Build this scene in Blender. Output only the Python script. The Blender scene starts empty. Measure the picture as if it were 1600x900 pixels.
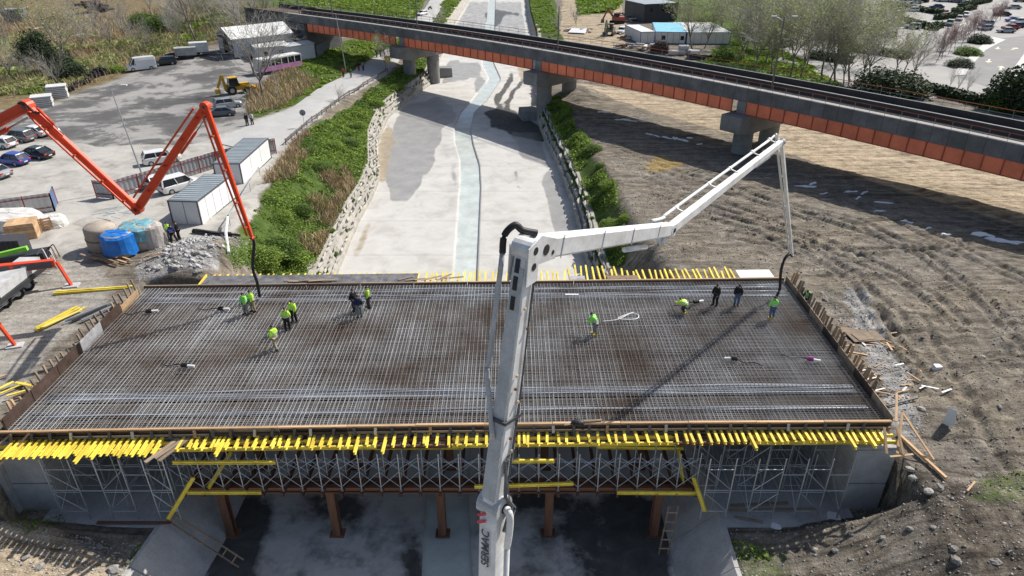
import bpy, math, random
import numpy as np
from mathutils import Vector, Matrix
random.seed(7); rng = np.random.default_rng(11)
SC = bpy.context.scene
COL = SC.collection
# ---------------------------------------------------------------- camera
FPX, PITCH, CAMH = 1067.0, math.radians(28.8), 26.0          # focal length in photo pixels, tilt below level, height over the deck
cam = bpy.data.cameras.new('camera'); camo = bpy.data.objects.new('camera', cam); COL.objects.link(camo)
cam.sensor_width = 36.0; cam.lens = 36.0 * FPX / 1600.0; cam.clip_start = 0.3; cam.clip_end = 6000
camo.location = (0, 0, CAMH); camo.rotation_euler = (math.pi/2 - PITCH, 0, 0); SC.camera = camo
# ---------------------------------------------------------------- sky, sun, exposure
SUNV = Vector((0.78, 0.62, 1.0)).normalized()                # towards the sun: right and beyond
EL = math.asin(SUNV.z); AZ = math.atan2(SUNV.x, SUNV.y)
w = bpy.data.worlds.new('World'); SC.world = w; w.use_nodes = True
nt = w.node_tree; nt.nodes.clear()
sky = nt.nodes.new('ShaderNodeTexSky'); sky.sky_type = 'NISHITA'; sky.sun_disc = False
sky.sun_elevation = EL; sky.sun_rotation = AZ; sky.air_density = 1.0; sky.dust_density = 2.0; sky.ozone_density = 1.0
bg = nt.nodes.new('ShaderNodeBackground'); bg.inputs[1].default_value = 0.10
wo = nt.nodes.new('ShaderNodeOutputWorld')
nt.links.new(sky.outputs[0], bg.inputs[0]); nt.links.new(bg.outputs[0], wo.inputs[0])
sl = bpy.data.lights.new('sun', 'SUN'); sl.energy = 4.9; sl.angle = math.radians(0.53); sl.color = (1.0, 0.955, 0.89)
so = bpy.data.objects.new('sun', sl); COL.objects.link(so); so.location = (60, 60, 90)
so.rotation_euler = SUNV.to_track_quat('Z', 'Y').to_euler()
SC.view_settings.view_transform = 'Standard'; SC.view_settings.look = 'None'
SC.view_settings.exposure = 0.22; SC.view_settings.gamma = 1.0; SC.view_settings.use_curve_mapping = False
SC.render.engine = 'CYCLES'
SC.cycles.max_bounces = 6; SC.cycles.diffuse_bounces = 3; SC.cycles.glossy_bounces = 3; SC.cycles.transparent_max_bounces = 8
SC.cycles.use_denoising = True
# ---------------------------------------------------------------- survey: photo pixel + height -> point on the site
CP, SP = math.cos(PITCH), math.sin(PITCH)
def ray(px, py):
    u = (px-800)/FPX; v = (450-py)/FPX
    return np.array([u, CP+v*SP, -SP+v*CP])
def g(px, py, z):
    d = ray(px, py); t = (z-CAMH)/d[2]
    return Vector((d[0]*t, d[1]*t, z))
def gY(px, py, Y):
    d = ray(px, py); t = Y/d[1]
    return Vector((d[0]*t, Y, CAMH+d[2]*t))
# ---------------------------------------------------------------- materials
MATS = {}
def M(name, col, rough=0.75, var=0.2, scale=1.5, bump=0.0, bscale=25.0, metal=0.0, col2=None, rnd=0.0, spec=0.4, island=0.0, fine=0.12, coat=0.0, site=False, thin=0.0):
    if name in MATS: return MATS[name]
    m = bpy.data.materials.new(name); m.use_nodes = True
    n = m.node_tree.nodes; L = m.node_tree.links
    b = n['Principled BSDF']; b.inputs['Roughness'].default_value = rough; b.inputs['Metallic'].default_value = metal
    b.inputs['Specular IOR Level'].default_value = spec
    if coat: b.inputs['Coat Weight'].default_value = coat
    tc = n.new('ShaderNodeTexCoord')
    nz = n.new('ShaderNodeTexNoise'); nz.inputs['Scale'].default_value = scale; nz.inputs['Detail'].default_value = 6; nz.inputs['Roughness'].default_value = 0.65
    if site: geo = n.new('ShaderNodeNewGeometry'); vec = geo.outputs['Position']
    else: vec = tc.outputs['Object']
    L.new(vec, nz.inputs['Vector'])
    rp = n.new('ShaderNodeValToRGB'); rp.color_ramp.elements[0].position = 0.32; rp.color_ramp.elements[1].position = 0.68
    c2 = col2 or col
    rp.color_ramp.elements[0].color = tuple(min(1, c*(1-var)) for c in col)+(1,)
    rp.color_ramp.elements[1].color = tuple(min(1, c*(1+var)) for c in c2)+(1,)
    L.new(nz.outputs['Fac'], rp.inputs['Fac'])
    out = rp.outputs['Color']
    def mul(out, fac_socket, lo, hi):
        mr = n.new('ShaderNodeMapRange'); mr.inputs['To Min'].default_value = lo; mr.inputs['To Max'].default_value = hi
        L.new(fac_socket, mr.inputs['Value'])
        vm = n.new('ShaderNodeVectorMath'); vm.operation = 'SCALE'
        L.new(out, vm.inputs[0]); L.new(mr.outputs[0], vm.inputs['Scale'])
        return vm.outputs[0]
    if fine:
        n2 = n.new('ShaderNodeTexNoise'); n2.inputs['Scale'].default_value = scale*11; n2.inputs['Detail'].default_value = 3
        L.new(tc.outputs['Object'], n2.inputs['Vector'])
        out = mul(out, n2.outputs['Fac'], 1-2*fine, 1+2*fine)
    if rnd:
        oi = n.new('ShaderNodeObjectInfo'); out = mul(out, oi.outputs['Random'], 1-rnd, 1+rnd)
    if island:
        ge = n.new('ShaderNodeNewGeometry'); out = mul(out, ge.outputs['Random Per Island'], 1-island, 1+island)
    L.new(out, b.inputs['Base Color'])
    if thin:      # thin leaves let some light through
        tl = n.new('ShaderNodeBsdfTranslucent'); L.new(out, tl.inputs['Color']); mx = n.new('ShaderNodeMixShader'); mx.inputs[0].default_value = thin; L.new(b.outputs[0], mx.inputs[1]); L.new(tl.outputs[0], mx.inputs[2]); L.new(mx.outputs[0], n['Material Output'].inputs['Surface'])
    if bump:
        n3 = n.new('ShaderNodeTexNoise'); n3.inputs['Scale'].default_value = bscale; n3.inputs['Detail'].default_value = 5
        L.new(tc.outputs['Object'], n3.inputs['Vector'])
        bp = n.new('ShaderNodeBump'); bp.inputs['Strength'].default_value = bump; bp.inputs['Distance'].default_value = 0.05
        L.new(n3.outputs['Fac'], bp.inputs['Height']); L.new(bp.outputs[0], b.inputs['Normal'])
    MATS[name] = m
    return m
# ---------------------------------------------------------------- object helpers
ORG = {}
def tag(o, label=None, cat=None, group=None, kind=None):
    if label: o['label'] = label
    if cat: o['category'] = cat
    if group: o['group'] = group
    if kind: o['kind'] = kind
    return o
def thing(name, label, cat, loc=(0, 0, 0), rz=0.0, group=None):
    o = bpy.data.objects.new(name, None); COL.objects.link(o); o.empty_display_size = 0.3
    o.location = loc; o.rotation_euler = (0, 0, rz); ORG[o.name] = Vector(loc)
    return tag(o, label, cat, group)
def link(name, me, mat=None, parent=None, world=True):
    """an object on (possibly shared) mesh data; world=True: mesh is in site coordinates, moved under its parent"""
    o = bpy.data.objects.new(name, me); COL.objects.link(o)
    if mat is not None:
        if len(me.materials) == 0: me.materials.append(None)
        o.material_slots[0].link = 'OBJECT'; o.material_slots[0].material = mat
    if parent is not None:
        o.parent = parent
        if world and parent.name in ORG: o.location = -ORG[parent.name]
    return o
class B:
    def __init__(s): s.v = []; s.f = []
    def add(s, vs, fs):
        k = len(s.v); s.v.extend([tuple(p) for p in vs]); s.f.extend([tuple(i+k for i in q) for q in fs])
        return s
    def hexa(s, p):      # 8 points: bottom ring, top ring
        return s.add(p, [(0, 3, 2, 1), (4, 5, 6, 7), (0, 1, 5, 4), (1, 2, 6, 5), (2, 3, 7, 6), (3, 0, 4, 7)])
    def box(s, c, d, rz=0.0, tilt=None):
        m = Matrix.Rotation(rz, 3, 'Z')
        if tilt is not None: m = tilt
        x, y, z = d[0]/2, d[1]/2, d[2]/2
        return s.hexa([Vector(c)+m @ Vector(q) for q in [(-x, -y, -z), (x, -y, -z), (x, y, -z), (-x, y, -z), (-x, -y, z), (x, -y, z), (x, y, z), (-x, y, z)]])
    def beam(s, p, q, wd, ht, wd2=None, ht2=None, up=(0, 0, 1)):
        p = Vector(p); q = Vector(q); d = (q-p).normalized(); u = Vector(up)
        if abs(d.dot(u)) > 0.98: u = Vector((1, 0, 0))
        r = d.cross(u).normalized(); u = r.cross(d)
        w2 = wd if wd2 is None else wd2; h2 = ht if ht2 is None else ht2
        a = [p-r*wd/2-u*ht/2, p+r*wd/2-u*ht/2, p+r*wd/2+u*ht/2, p-r*wd/2+u*ht/2]
        b = [q-r*w2/2-u*h2/2, q+r*w2/2-u*h2/2, q+r*w2/2+u*h2/2, q-r*w2/2+u*h2/2]
        return s.hexa(a+b)
    def tube(s, pts, r, n=6, r2=None, cap=True):
        pts = [Vector(p) for p in pts]; N = len(pts); rings = []
        for i, p in enumerate(pts):
            d = (pts[min(i+1, N-1)]-pts[max(i-1, 0)]).normalized()
            u = Vector((0, 0, 1)) if abs(d.z) < 0.9 else Vector((1, 0, 0))
            a = d.cross(u).normalized(); b = a.cross(d)
            rr = r if r2 is None else r+(r2-r)*i/max(1, N-1)
            rings.append([p+a*rr*math.cos(t*2*math.pi/n)+b*rr*math.sin(t*2*math.pi/n) for t in range(n)])
        return s.loft(rings, cap)
    def loft(s, rings, cap=True, closed=True):
        n = len(rings[0]); vs = [p for r in rings for p in r]; fs = []
        for i in range(len(rings)-1):
            for j in range(n if closed else n-1):
                fs.append((i*n+j, i*n+(j+1) % n, (i+1)*n+(j+1) % n, (i+1)*n+j))
        if cap: fs.append(tuple(range(n-1, -1, -1))); fs.append(tuple((len(rings)-1)*n+j for j in range(n)))
        return s.add(vs, fs)
    def cyl(s, p, q, r, r2=None, n=12): return s.tube([p, q], r, n, r2)
    def prism(s, poly, z0, z1):
        n = len(poly); return s.add([(x, y, z0) for x, y in poly]+[(x, y, z1) for x, y in poly],
            [tuple(range(n-1, -1, -1)), tuple(range(n, 2*n))]+[(i, (i+1) % n, n+(i+1) % n, n+i) for i in range(n)])
    def dome(s, c, rx, ry, rz, n=10, m=5, z0=0.0):
        rings = []
        for j in range(m+1):
            t = j/m*math.pi/2*0.98; rings.append([Vector(c)+Vector((rx*math.cos(t)*math.cos(a*2*math.pi/n), ry*math.cos(t)*math.sin(a*2*math.pi/n), z0+rz*math.sin(t))) for a in range(n)])
        return s.loft(rings)
    def mesh(s, name, smooth=False):
        me = bpy.data.meshes.new(name); me.from_pydata(s.v, [], s.f)
        if smooth: me.polygons.foreach_set('use_smooth', [True]*len(me.polygons))
        me.update(); return me
    def build(s, name, mat, parent=None, world=True, smooth=False): return link(name, s.mesh(name, smooth), mat, parent, world)
def npmesh(name, V, Fq, smooth=False):
    """fast mesh from numpy arrays: V (n,3), Fq (m,k)"""
    me = bpy.data.meshes.new(name); V = np.asarray(V, np.float32); Fq = np.asarray(Fq, np.int32); k = Fq.shape[1]
    me.vertices.add(len(V)); me.vertices.foreach_set('co', V.ravel())
    me.loops.add(Fq.size); me.loops.foreach_set('vertex_index', Fq.ravel())
    me.polygons.add(len(Fq)); me.polygons.foreach_set('loop_start', np.arange(0, Fq.size, k, dtype=np.int32))
    me.update(calc_edges=True)
    if smooth: me.polygons.foreach_set('use_smooth', np.ones(len(Fq), bool))
    return me
UBOX = B().box((0.5, 0, 0), (1, 1, 1)).mesh('unit_bar'); UTUBE = B().tube([(0, 0, 0), (1, 0, 0)], 0.5, 6).mesh('unit_tube', True)
UROD = B().tube([(0, 0, 0), (1, 0, 0)], 0.5, 4).mesh('unit_rod')
def hbeam_mesh():      # H section along x, unit size
    b = B(); b.box((0.5, 0, 0.42), (1, 1, 0.16)); b.box((0.5, 0, -0.42), (1, 1, 0.16)); b.box((0.5, 0, 0), (1, 0.22, 0.68)); return b.mesh('unit_h_beam')
UH = hbeam_mesh()
def bar(name, p, q, wd, ht, mat, parent, me=None, up=(0, 0, 1)):
    """a straight piece from p to q on shared unit-mesh data, as a part of parent"""
    p = Vector(p); q = Vector(q); d = q-p; L = d.length; d.normalize(); u = Vector(up)
    if abs(d.dot(u)) > 0.98: u = Vector((0, 1, 0))
    y = u.cross(d).normalized(); z = d.cross(y)
    o = link(name, me or UBOX, mat, parent, False)
    o.rotation_euler = Matrix((d, y, z)).transposed().to_euler(); o.scale = (L, wd, ht)
    o.location = p-(ORG[parent.name] if parent is not None and parent.name in ORG else Vector((0, 0, 0)))
    return o
def place(o, loc, rz=0, s=1.0, parent=None):
    o.location = Vector(loc)-(ORG[parent.name] if parent is not None else Vector((0, 0, 0)))
    o.rotation_euler = (0, 0, rz); o.scale = (s, s, s) if not hasattr(s, '__len__') else s
    return o
def copy_tree(o, loc, rz=0, s=1.0, label=None, group=None, mats=None):
    r = o.copy(); COL.objects.link(r); r.location = loc; r.rotation_euler = (0, 0, rz); r.scale = (s, s, s) if not hasattr(s, '__len__') else s
    if label: r['label'] = label
    if group: r['group'] = group
    def kids(src, dst):
        for ch in KIDS.get(src.name, []):
            c = ch.copy(); COL.objects.link(c); c.parent = dst
            if mats and ch.material_slots and ch.material_slots[0].material in mats: c.material_slots[0].material = mats[ch.material_slots[0].material]
            KIDS.setdefault(dst.name, []).append(c); kids(ch, c)
    kids(o, r); return r
KIDS = {}
def kid(parent, o): KIDS.setdefault(parent.name, []).append(o); return o
# ---------------------------------------------------------------- noise
def vnoise(X, Y, seed=0):
    xi = np.floor(X).astype(np.int64); yi = np.floor(Y).astype(np.int64); fx = X-xi; fy = Y-yi
    fx = fx*fx*(3-2*fx); fy = fy*fy*(3-2*fy)
    def h(a, b):
        n = (a*374761393+b*668265263+seed*982451653) & 0xFFFFFFFF; n = ((n ^ (n >> 13))*1274126177) & 0xFFFFFFFF
        return ((n ^ (n >> 16)) & 0xFFFF)/65535.0
    return (h(xi, yi)*(1-fx)+h(xi+1, yi)*fx)*(1-fy)+(h(xi, yi+1)*(1-fx)+h(xi+1, yi+1)*fx)*fy
def fbm(X, Y, sc, octs=4, seed=0, gain=0.5):
    a = 1.0; s = 0; t = 0
    for i in range(octs): s = s+a*(vnoise(X/sc, Y/sc, seed+i)-0.5); t += a; a *= gain; sc = sc/2.03
    return s/t*2
def smst(a, b, x): t = np.clip((x-a)/(b-a), 0, 1); return t*t*(3-2*t)
def inpoly(X, Y, poly):
    r = np.zeros(X.shape, bool); n = len(poly); j = n-1
    for i in range(n):
        xi, yi = poly[i][0], poly[i][1]; xj, yj = poly[j][0], poly[j][1]
        c = ((yi > Y) != (yj > Y)) & (X < (xj-xi)*(Y-yi)/((yj-yi) if yj != yi else 1e-9)+xi); r ^= c; j = i
    return r
# ================================================================ terrain
def zf(Y): return np.interp(Y, [0, 35, 60, 125, 160, 900], [-8.7, -8.7, -8.0, -5.9, -5.7, -5.7])      # channel floor
def on_floor(px, py):
    z = -7.0
    for _ in range(12): p = g(px, py, z); z = float(zf(p.y))
    return g(px, py, z)
def edge(pts, y0, x0, y1, x1):
    q = sorted([(p.y, p.x) for p in (on_floor(*a) for a in pts)]); q = [(y0, x0)]+q+[(y1, x1)]
    return np.array([a for a, b in q]), np.array([b for a, b in q])
LY, LX = edge([(321, 887), (355, 842), (540, 400), (560, 350), (580, 315), (594, 282), (591, 225), (607, 185), (637, 160), (674, 132), (684, 105), (709, 40), (734, 0)], -60, -18.5, 900, -60)
RY, RX = edge([(1052, 895), (1040, 815), (1029, 782), (912, 405), (902, 357), (892, 320), (870, 262), (852, 225), (837, 185), (838, 150), (832, 60), (824, 25), (822, 0)], -60, 11, 900, 14)
def XL(Y): return np.interp(Y, LY, LX)
def XR(Y): return np.interp(Y, RY, RX)
def landL(Y): return np.interp(Y, [0, 30, 55, 80, 115, 160, 900], [-1.6, -0.6, -0.8, -1.3, -2.1, -2.2, -2.2])
def landR(Y): return np.interp(Y, [0, 25, 34, 48, 60, 90, 900], [-3.2, -2.6, -1.2, -1.0, -1.9, -2.9, -2.9])
TRACKS = []   # wheel ruts: polylines in plan
BUMPS = []    # (x, y, radius_x, radius_y, height)
def ht(X, Y, fine=True):
    X = np.asarray(X, float); Y = np.asarray(Y, float)
    f = zf(Y); dl = XL(Y)-X; dr = X-XR(Y)
    ll = landL(Y)+5.0*smst(0, 1, (Y-112+0.55*(X+60))/90.0)*smst(45, 75, -X)
    lr = landR(Y)
    hw = 2.5
    wl = np.interp(Y, [48, 60, 110, 140], [7, 9, 10, 8]); wr = np.interp(Y, [48, 80, 120, 160], [5.5, 5.0, 4.0, 6.0])
    zl = f+hw*np.clip(dl/1.4, 0, 1)+(ll-f-hw)*smst(0, 1, (dl-1.7)/(wl-1.7))
    zr = f+hw*np.clip(dr/1.3, 0, 1)+(lr-f-hw)*smst(0, 1, (dr-1.6)/(wr-1.6))
    # in front of and under the new bridge: sloped concrete walls up to a bench at -6
    fl = f+2.7*np.clip((dl-0.45)/2.5, 0, 1); fl = fl+np.interp(dl, [3.6, 7, 10, 15, 26, 60], [0, 0.7, 1.6, 3.0, 4.9, 5.2])
    fr = f+2.7*np.clip((dr-0.45)/2.5, 0, 1); fr = fr+np.interp(dr, [3.4, 6, 9, 13, 19, 40], [0, 0.4, 1.3, 3.2, 4.4, 4.9])
    ul = np.where(X < -30.2, ll, f+2.7*np.clip((dl-0.45)/2.5, 0, 1)-0.05); ur = np.where(X > 22.5, lr, f+2.7*np.clip((dr-0.45)/2.5, 0, 1)-0.05)
    a = smst(27.2, 29.4, Y); b = smst(48.6, 50.2, Y)
    side_l = smst(-31.5, -29.0, X)           # land outside the deck ends blends straight through
    zl2 = (fl*(1-a)+ul*a)*(1-b)+zl*b; zr2 = (fr*(1-a)+ur*a)*(1-b)+zr*b
    z = np.where(dl > 0, zl2, np.where(dr > 0, zr2, f-0.9))
    for bx, by, rx, ry, h in BUMPS:
        z = z+h*np.exp(-((X-bx)/rx)**2-((Y-by)/ry)**2)
    if fine:
        land = np.clip(np.maximum(dl-2.5, dr-2.2)/3, 0, 1); near = 1/(1+(Y/140)**4)
        und = 1-smst(28.6, 29.6, Y)*(1-smst(48, 49, Y))*((X > -30) & (X < 22.5))
        right = smst(1, 5, dr)*smst(28, 46, Y); fr_ = (1-smst(27, 31, Y))
        z = z+land*near*und*(0.10*fbm(X, Y, 3.0, 4, 3)*(0.35+0.65*np.maximum(right, fr_)))
        c, s = 0.60, -0.80
        wx = X+2.5*fbm(X, Y, 14, 2, 21); wy = Y+2.5*fbm(X, Y, 14, 2, 22)
        across = -s*wx+c*wy; along = c*wx+s*wy
        rid = lambda a_: 0.5-np.abs(a_-0.5)*2
        rut = rid(vnoise(across/0.8, along/10.0, 31))+0.7*rid(vnoise(across/1.7, along/18.0, 33))
        arc_ = np.hypot(X-30, Y-44); rut2 = rid(vnoise(arc_/0.9, np.arctan2(Y-44, X-30)*1.5+9, 37))
        gate = smst(0.35, 0.75, vnoise(X/7, Y/7, 35))
        z = z+land*near*right*(0.24*rut*gate+0.18*rut2*(1-gate)+0.17*np.abs(fbm(X, Y, 1.5, 4, 39, 0.6)))
        for tr_ in TRACKS:
            dm = np.full(X.shape, 9.0)
            for (ax_, ay_), (bx_, by_) in zip(tr_[:-1], tr_[1:]):
                ux, uy = bx_-ax_, by_-ay_; tt = np.clip(((X-ax_)*ux+(Y-ay_)*uy)/(ux*ux+uy*uy), 0, 1); dm = np.minimum(dm, np.hypot(X-ax_-tt*ux, Y-ay_-tt*uy))
            dm = dm+0.12*fbm(X, Y, 0.9, 2, 77); z = z-0.22*np.exp(-(dm/0.26)**2)+0.10*np.exp(-((dm-0.52)/0.2)**2)
        lum = np.maximum(fr_*smst(2, 8, dr), smst(24, 30, X)*(1-smst(40, 52, Y)))
        z = z+und*lum*(0.55*fbm(X, Y, 3.4, 4, 41)+0.34*np.abs(fbm(X, Y, 1.3, 4, 43, 0.6)))
        z = z+und*fr_*smst(3, 9, dl)*(0.35*fbm(X, Y, 3.0, 4, 45))
        bank = smst(1.6, 3, dl)*(1-smst(8, 12, dl))*smst(50, 54, Y)
        z = z+bank*near*0.5*fbm(X, Y, 2.6, 3, 47)
    return z
def h1(x, y): return float(ht(np.array([x]), np.array([y]))[0])
def gg(px, py):
    z = -1.5
    for _ in range(14):
        p = g(px, py, z); z = 0.5*z+0.5*float(ht(np.array([p.x]), np.array([p.y]), False)[0])
    p = g(px, py, z); return Vector((p.x, p.y, h1(p.x, p.y)))
for px, py, rx, ry, h in [(325, 400, 3.6, 2.6, 1.5), (290, 415, 3.0, 2.0, 0.7), (905, 150, 3.4, 3.4, 1.7), (1420, 800, 3.5, 2.5, 0.25), (1290, 700, 2.5, 1.5, -0.5), (1480, 850, 3, 2.5, 0.3), (1010, 400, 2.5, 1.6, 0.5)]:
    p = gg(px, py); BUMPS.append((p.x, p.y, rx, ry, h))
_tr = []
for q in [[(1000, 300), (1100, 330), (1250, 370), (1400, 440), (1500, 520)], [(1080, 290), (1200, 320), (1350, 365), (1480, 410)], [(1240, 330), (1330, 350), (1430, 400), (1520, 470), (1610, 560)], [(1180, 402), (1230, 388), (1290, 388), (1350, 402)], [(1050, 400), (1130, 372), (1250, 392), (1330, 440), (1370, 520), (1440, 610)], [(1300, 305), (1400, 347), (1520, 407), (1620, 455)], [(1450, 700), (1530, 640), (1610, 600)], [(1470, 600), (1550, 562), (1610, 545)], [(1440, 500), (1520, 640), (1570, 730)], [(960, 240), (1040, 270), (1140, 300), (1260, 345)], [(1000, 275), (1060, 303), (1180, 345), (1320, 405)], [(1240, 420), (1300, 405), (1420, 395), (1510, 385)], [(1100, 340), (1180, 362), (1300, 425), (1400, 520)]]:
    L_ = [gg(*p) for p in q]; _tr.append([(p.x, p.y) for p in L_])
    if len(q) > 3: _tr.append([(p.x+1.25, p.y+1.35) for p in L_])
TRACKS += _tr
def gpoly(pts): return [tuple(gg(*p)[:2]) for p in pts]
def axis(segs):
    out = [segs[0][0]]
    for a, b, st in segs:
        n = max(1, int(round((b-a)/st))); out += list(np.linspace(a, b, n+1)[1:])
    return np.array(out)
gx = axis([(-1500, -400, 60), (-400, -150, 12), (-150, -60, 2.2), (-60, -36, 0.7), (-36, -30, 0.4), (-30, 22, 0.36), (22, 60, 0.23), (60, 90, 0.9), (90, 200, 3), (200, 500, 14), (500, 1500, 70)])
gy_ = axis([(-300, -20, 14), (-20, 14, 2), (14, 34, 0.24), (34, 70, 0.25), (70, 100, 0.4), (100, 150, 0.9), (150, 260, 2.2), (260, 600, 12), (600, 3000, 90)])
GX, GY = np.meshgrid(gx, gy_); GZ = ht(GX, GY)
ny, nx = GX.shape
idx = np.arange(nx*ny).reshape(ny, nx)
quads = np.stack([idx[:-1, :-1], idx[:-1, 1:], idx[1:, 1:], idx[1:, :-1]], -1).reshape(-1, 4)
gme = npmesh('ground', np.stack([GX, GY, GZ], -1).reshape(-1, 3), quads, True)
WX = GX+1.1*fbm(GX, GY, 3.2, 3, 51); WY = GY+1.1*fbm(GX, GY, 3.2, 3, 52)
ZN = {}
def zone(k, pts, val=1.0, xy=False):
    pl = pts if xy else gpoly(pts); m = inpoly(WX, WY, pl)
    z = ZN.setdefault(k, np.zeros(GX.shape)); z[m] = val
zone('dust', [(-300, 330), (-300, 190), (0, 215), (150, 225), (240, 238), (395, 196), (400, 189), (450, 172), (535, 120), (612, 72), (650, 72), (607, 112), (530, 157), (455, 222), (415, 290), (345, 380), (250, 365), (150, 400), (60, 395), (-60, 420), (-300, 470)])
zone('dust', [(-300, 470), (-60, 420), (60, 395), (150, 400), (190, 440), (60, 590), (-60, 690), (-300, 690)], 0.42)
zone('asph', [(-250, 250), (-250, 150), (60, 165), (110, 150), (215, 112), (330, 78), (400, 72), (425, 120), (400, 160), (388, 198), (300, 225), (150, 228), (40, 212)])
zone('dust', [(150, 225), (240, 238), (395, 196), (388, 185), (280, 200), (200, 190)], 0.7)
zone('dry', [(-250, 150), (-250, -60), (330, -60), (440, 20), (350, 62), (215, 108), (105, 148), (40, 175)], 1)
zone('grass', [(0, 150), (0, 100), (100, 120), (190, 100), (90, 148)], 0.8)
zone('grass', [(190, 85), (215, 40), (300, 30), (420, 10), (330, 60), (240, 85)], 0.8)
zone('dust', [(-200, 40), (-200, -60), (260, -60), (250, 14), (180, 24), (60, 20), (45, 45), (20, 45)], 1)
zone('grass', [(365, 425), (395, 330), (425, 285), (480, 205), (607, 118), (690, 98), (690, 135), (650, 165), (607, 250), (575, 350), (525, 430)], 1)
zone('dry', [(455, 320), (500, 270), (540, 260), (555, 300), (530, 400), (490, 415), (470, 370)], 0.9)
zone('dry', [(415, 290), (455, 225), (480, 205), (490, 225), (460, 280)], 0.7)
zone('grass', [(396, 187), (385, 150), (470, 95), (545, 62), (640, 60), (610, 73), (535, 117), (450, 168)], 1)
zone('dry', [(396, 187), (385, 150), (440, 115), (490, 130), (450, 165)], 0.9)
zone('grass', [(300, 30), (430, 18), (641, 40), (685, -30), (640, -60), (300, -60)], 0.9)
zone('grass', [(672, 45), (705, -40), (752, -40), (712, 45)], 1)
zone('grass', [(900, 415), (865, 262), (838, 195), (842, 150), (880, 160), (915, 215), (955, 290), (975, 335), (985, 400), (965, 430)], 0.75)
zone('grass', [(822, 70), (822, -40), (860, -40), (880, 70)], 0.9)
zone('grass', [(900, -50), (990, -50), (960, 20), (900, 25)], 0.8)
zone('grass', [(1080, 130), (1090, 90), (1160, 55), (1250, 90), (1350, 160), (1240, 140), (1160, 125)], 1)
zone('grass', [(1060, 60), (1000, -50), (1420, -50), (1300, 40), (1180, 75)], 0.7)
zone('sand', [(890, 128), (1000, 145), (1140, 175), (1320, 215), (1700, 300), (1700, 380), (1600, 357), (1375, 287), (1260, 249), (1130, 205), (1000, 170)], 1)
zone('sand', [(875, 60), (880, -30), (960, -30), (985, 60), (960, 110), (900, 90)], 0.7)
zone('mud', [(1440, 850), (1400, 740), (1500, 760), (1650, 790), (1650, 950), (1400, 950)], 0.45)
zone('grey', [(215, 410), (270, 375), (330, 365), (350, 395), (330, 430), (225, 440)], 1)
zone('grey', [(1300, 450), (1350, 460), (1430, 580), (1440, 700), (1400, 690), (1380, 600)], 0.6)
zone('sand', [(-100, 960), (-100, 780), (20, 790), (120, 860), (250, 885), (250, 960)], 0.7)
zone('grass', [(180, 960), (215, 850), (270, 855), (300, 960)], 0.6)
zone('grass', [(1085, 960), (1110, 860), (1220, 850), (1310, 960)], 0.4)
zone('grass', [(1500, 790), (1530, 745), (1650, 720), (1650, 800)], 0.42)
zone('wetsand', [(1010, 255), (1040, 245), (1062, 258), (1020, 270)], 1)
def blur(a, k=2):
    for _ in range(k): a = (a+np.roll(a, 1, 0)+np.roll(a, -1, 0)+np.roll(a, 1, 1)+np.roll(a, -1, 1))/5
    return a
for k_ in ZN: ZN[k_] = blur(ZN[k_], 3)
def attr(me, name, chans):
    a = me.attributes.new(name, 'FLOAT_COLOR', 'POINT'); n = len(me.vertices)
    arr = np.ones((n, 4), np.float32)
    for i, c in enumerate(chans): arr[:, i] = ZN[c].ravel() if c in ZN else 0
    a.data.foreach_set('color', arr.ravel())
attr(gme, 'zone_a', ['grass', 'dry', 'asph']); attr(gme, 'zone_b', ['dust', 'sand', 'mud']); attr(gme, 'zone_c', ['grey', 'wetsand', 'none'])
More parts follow.
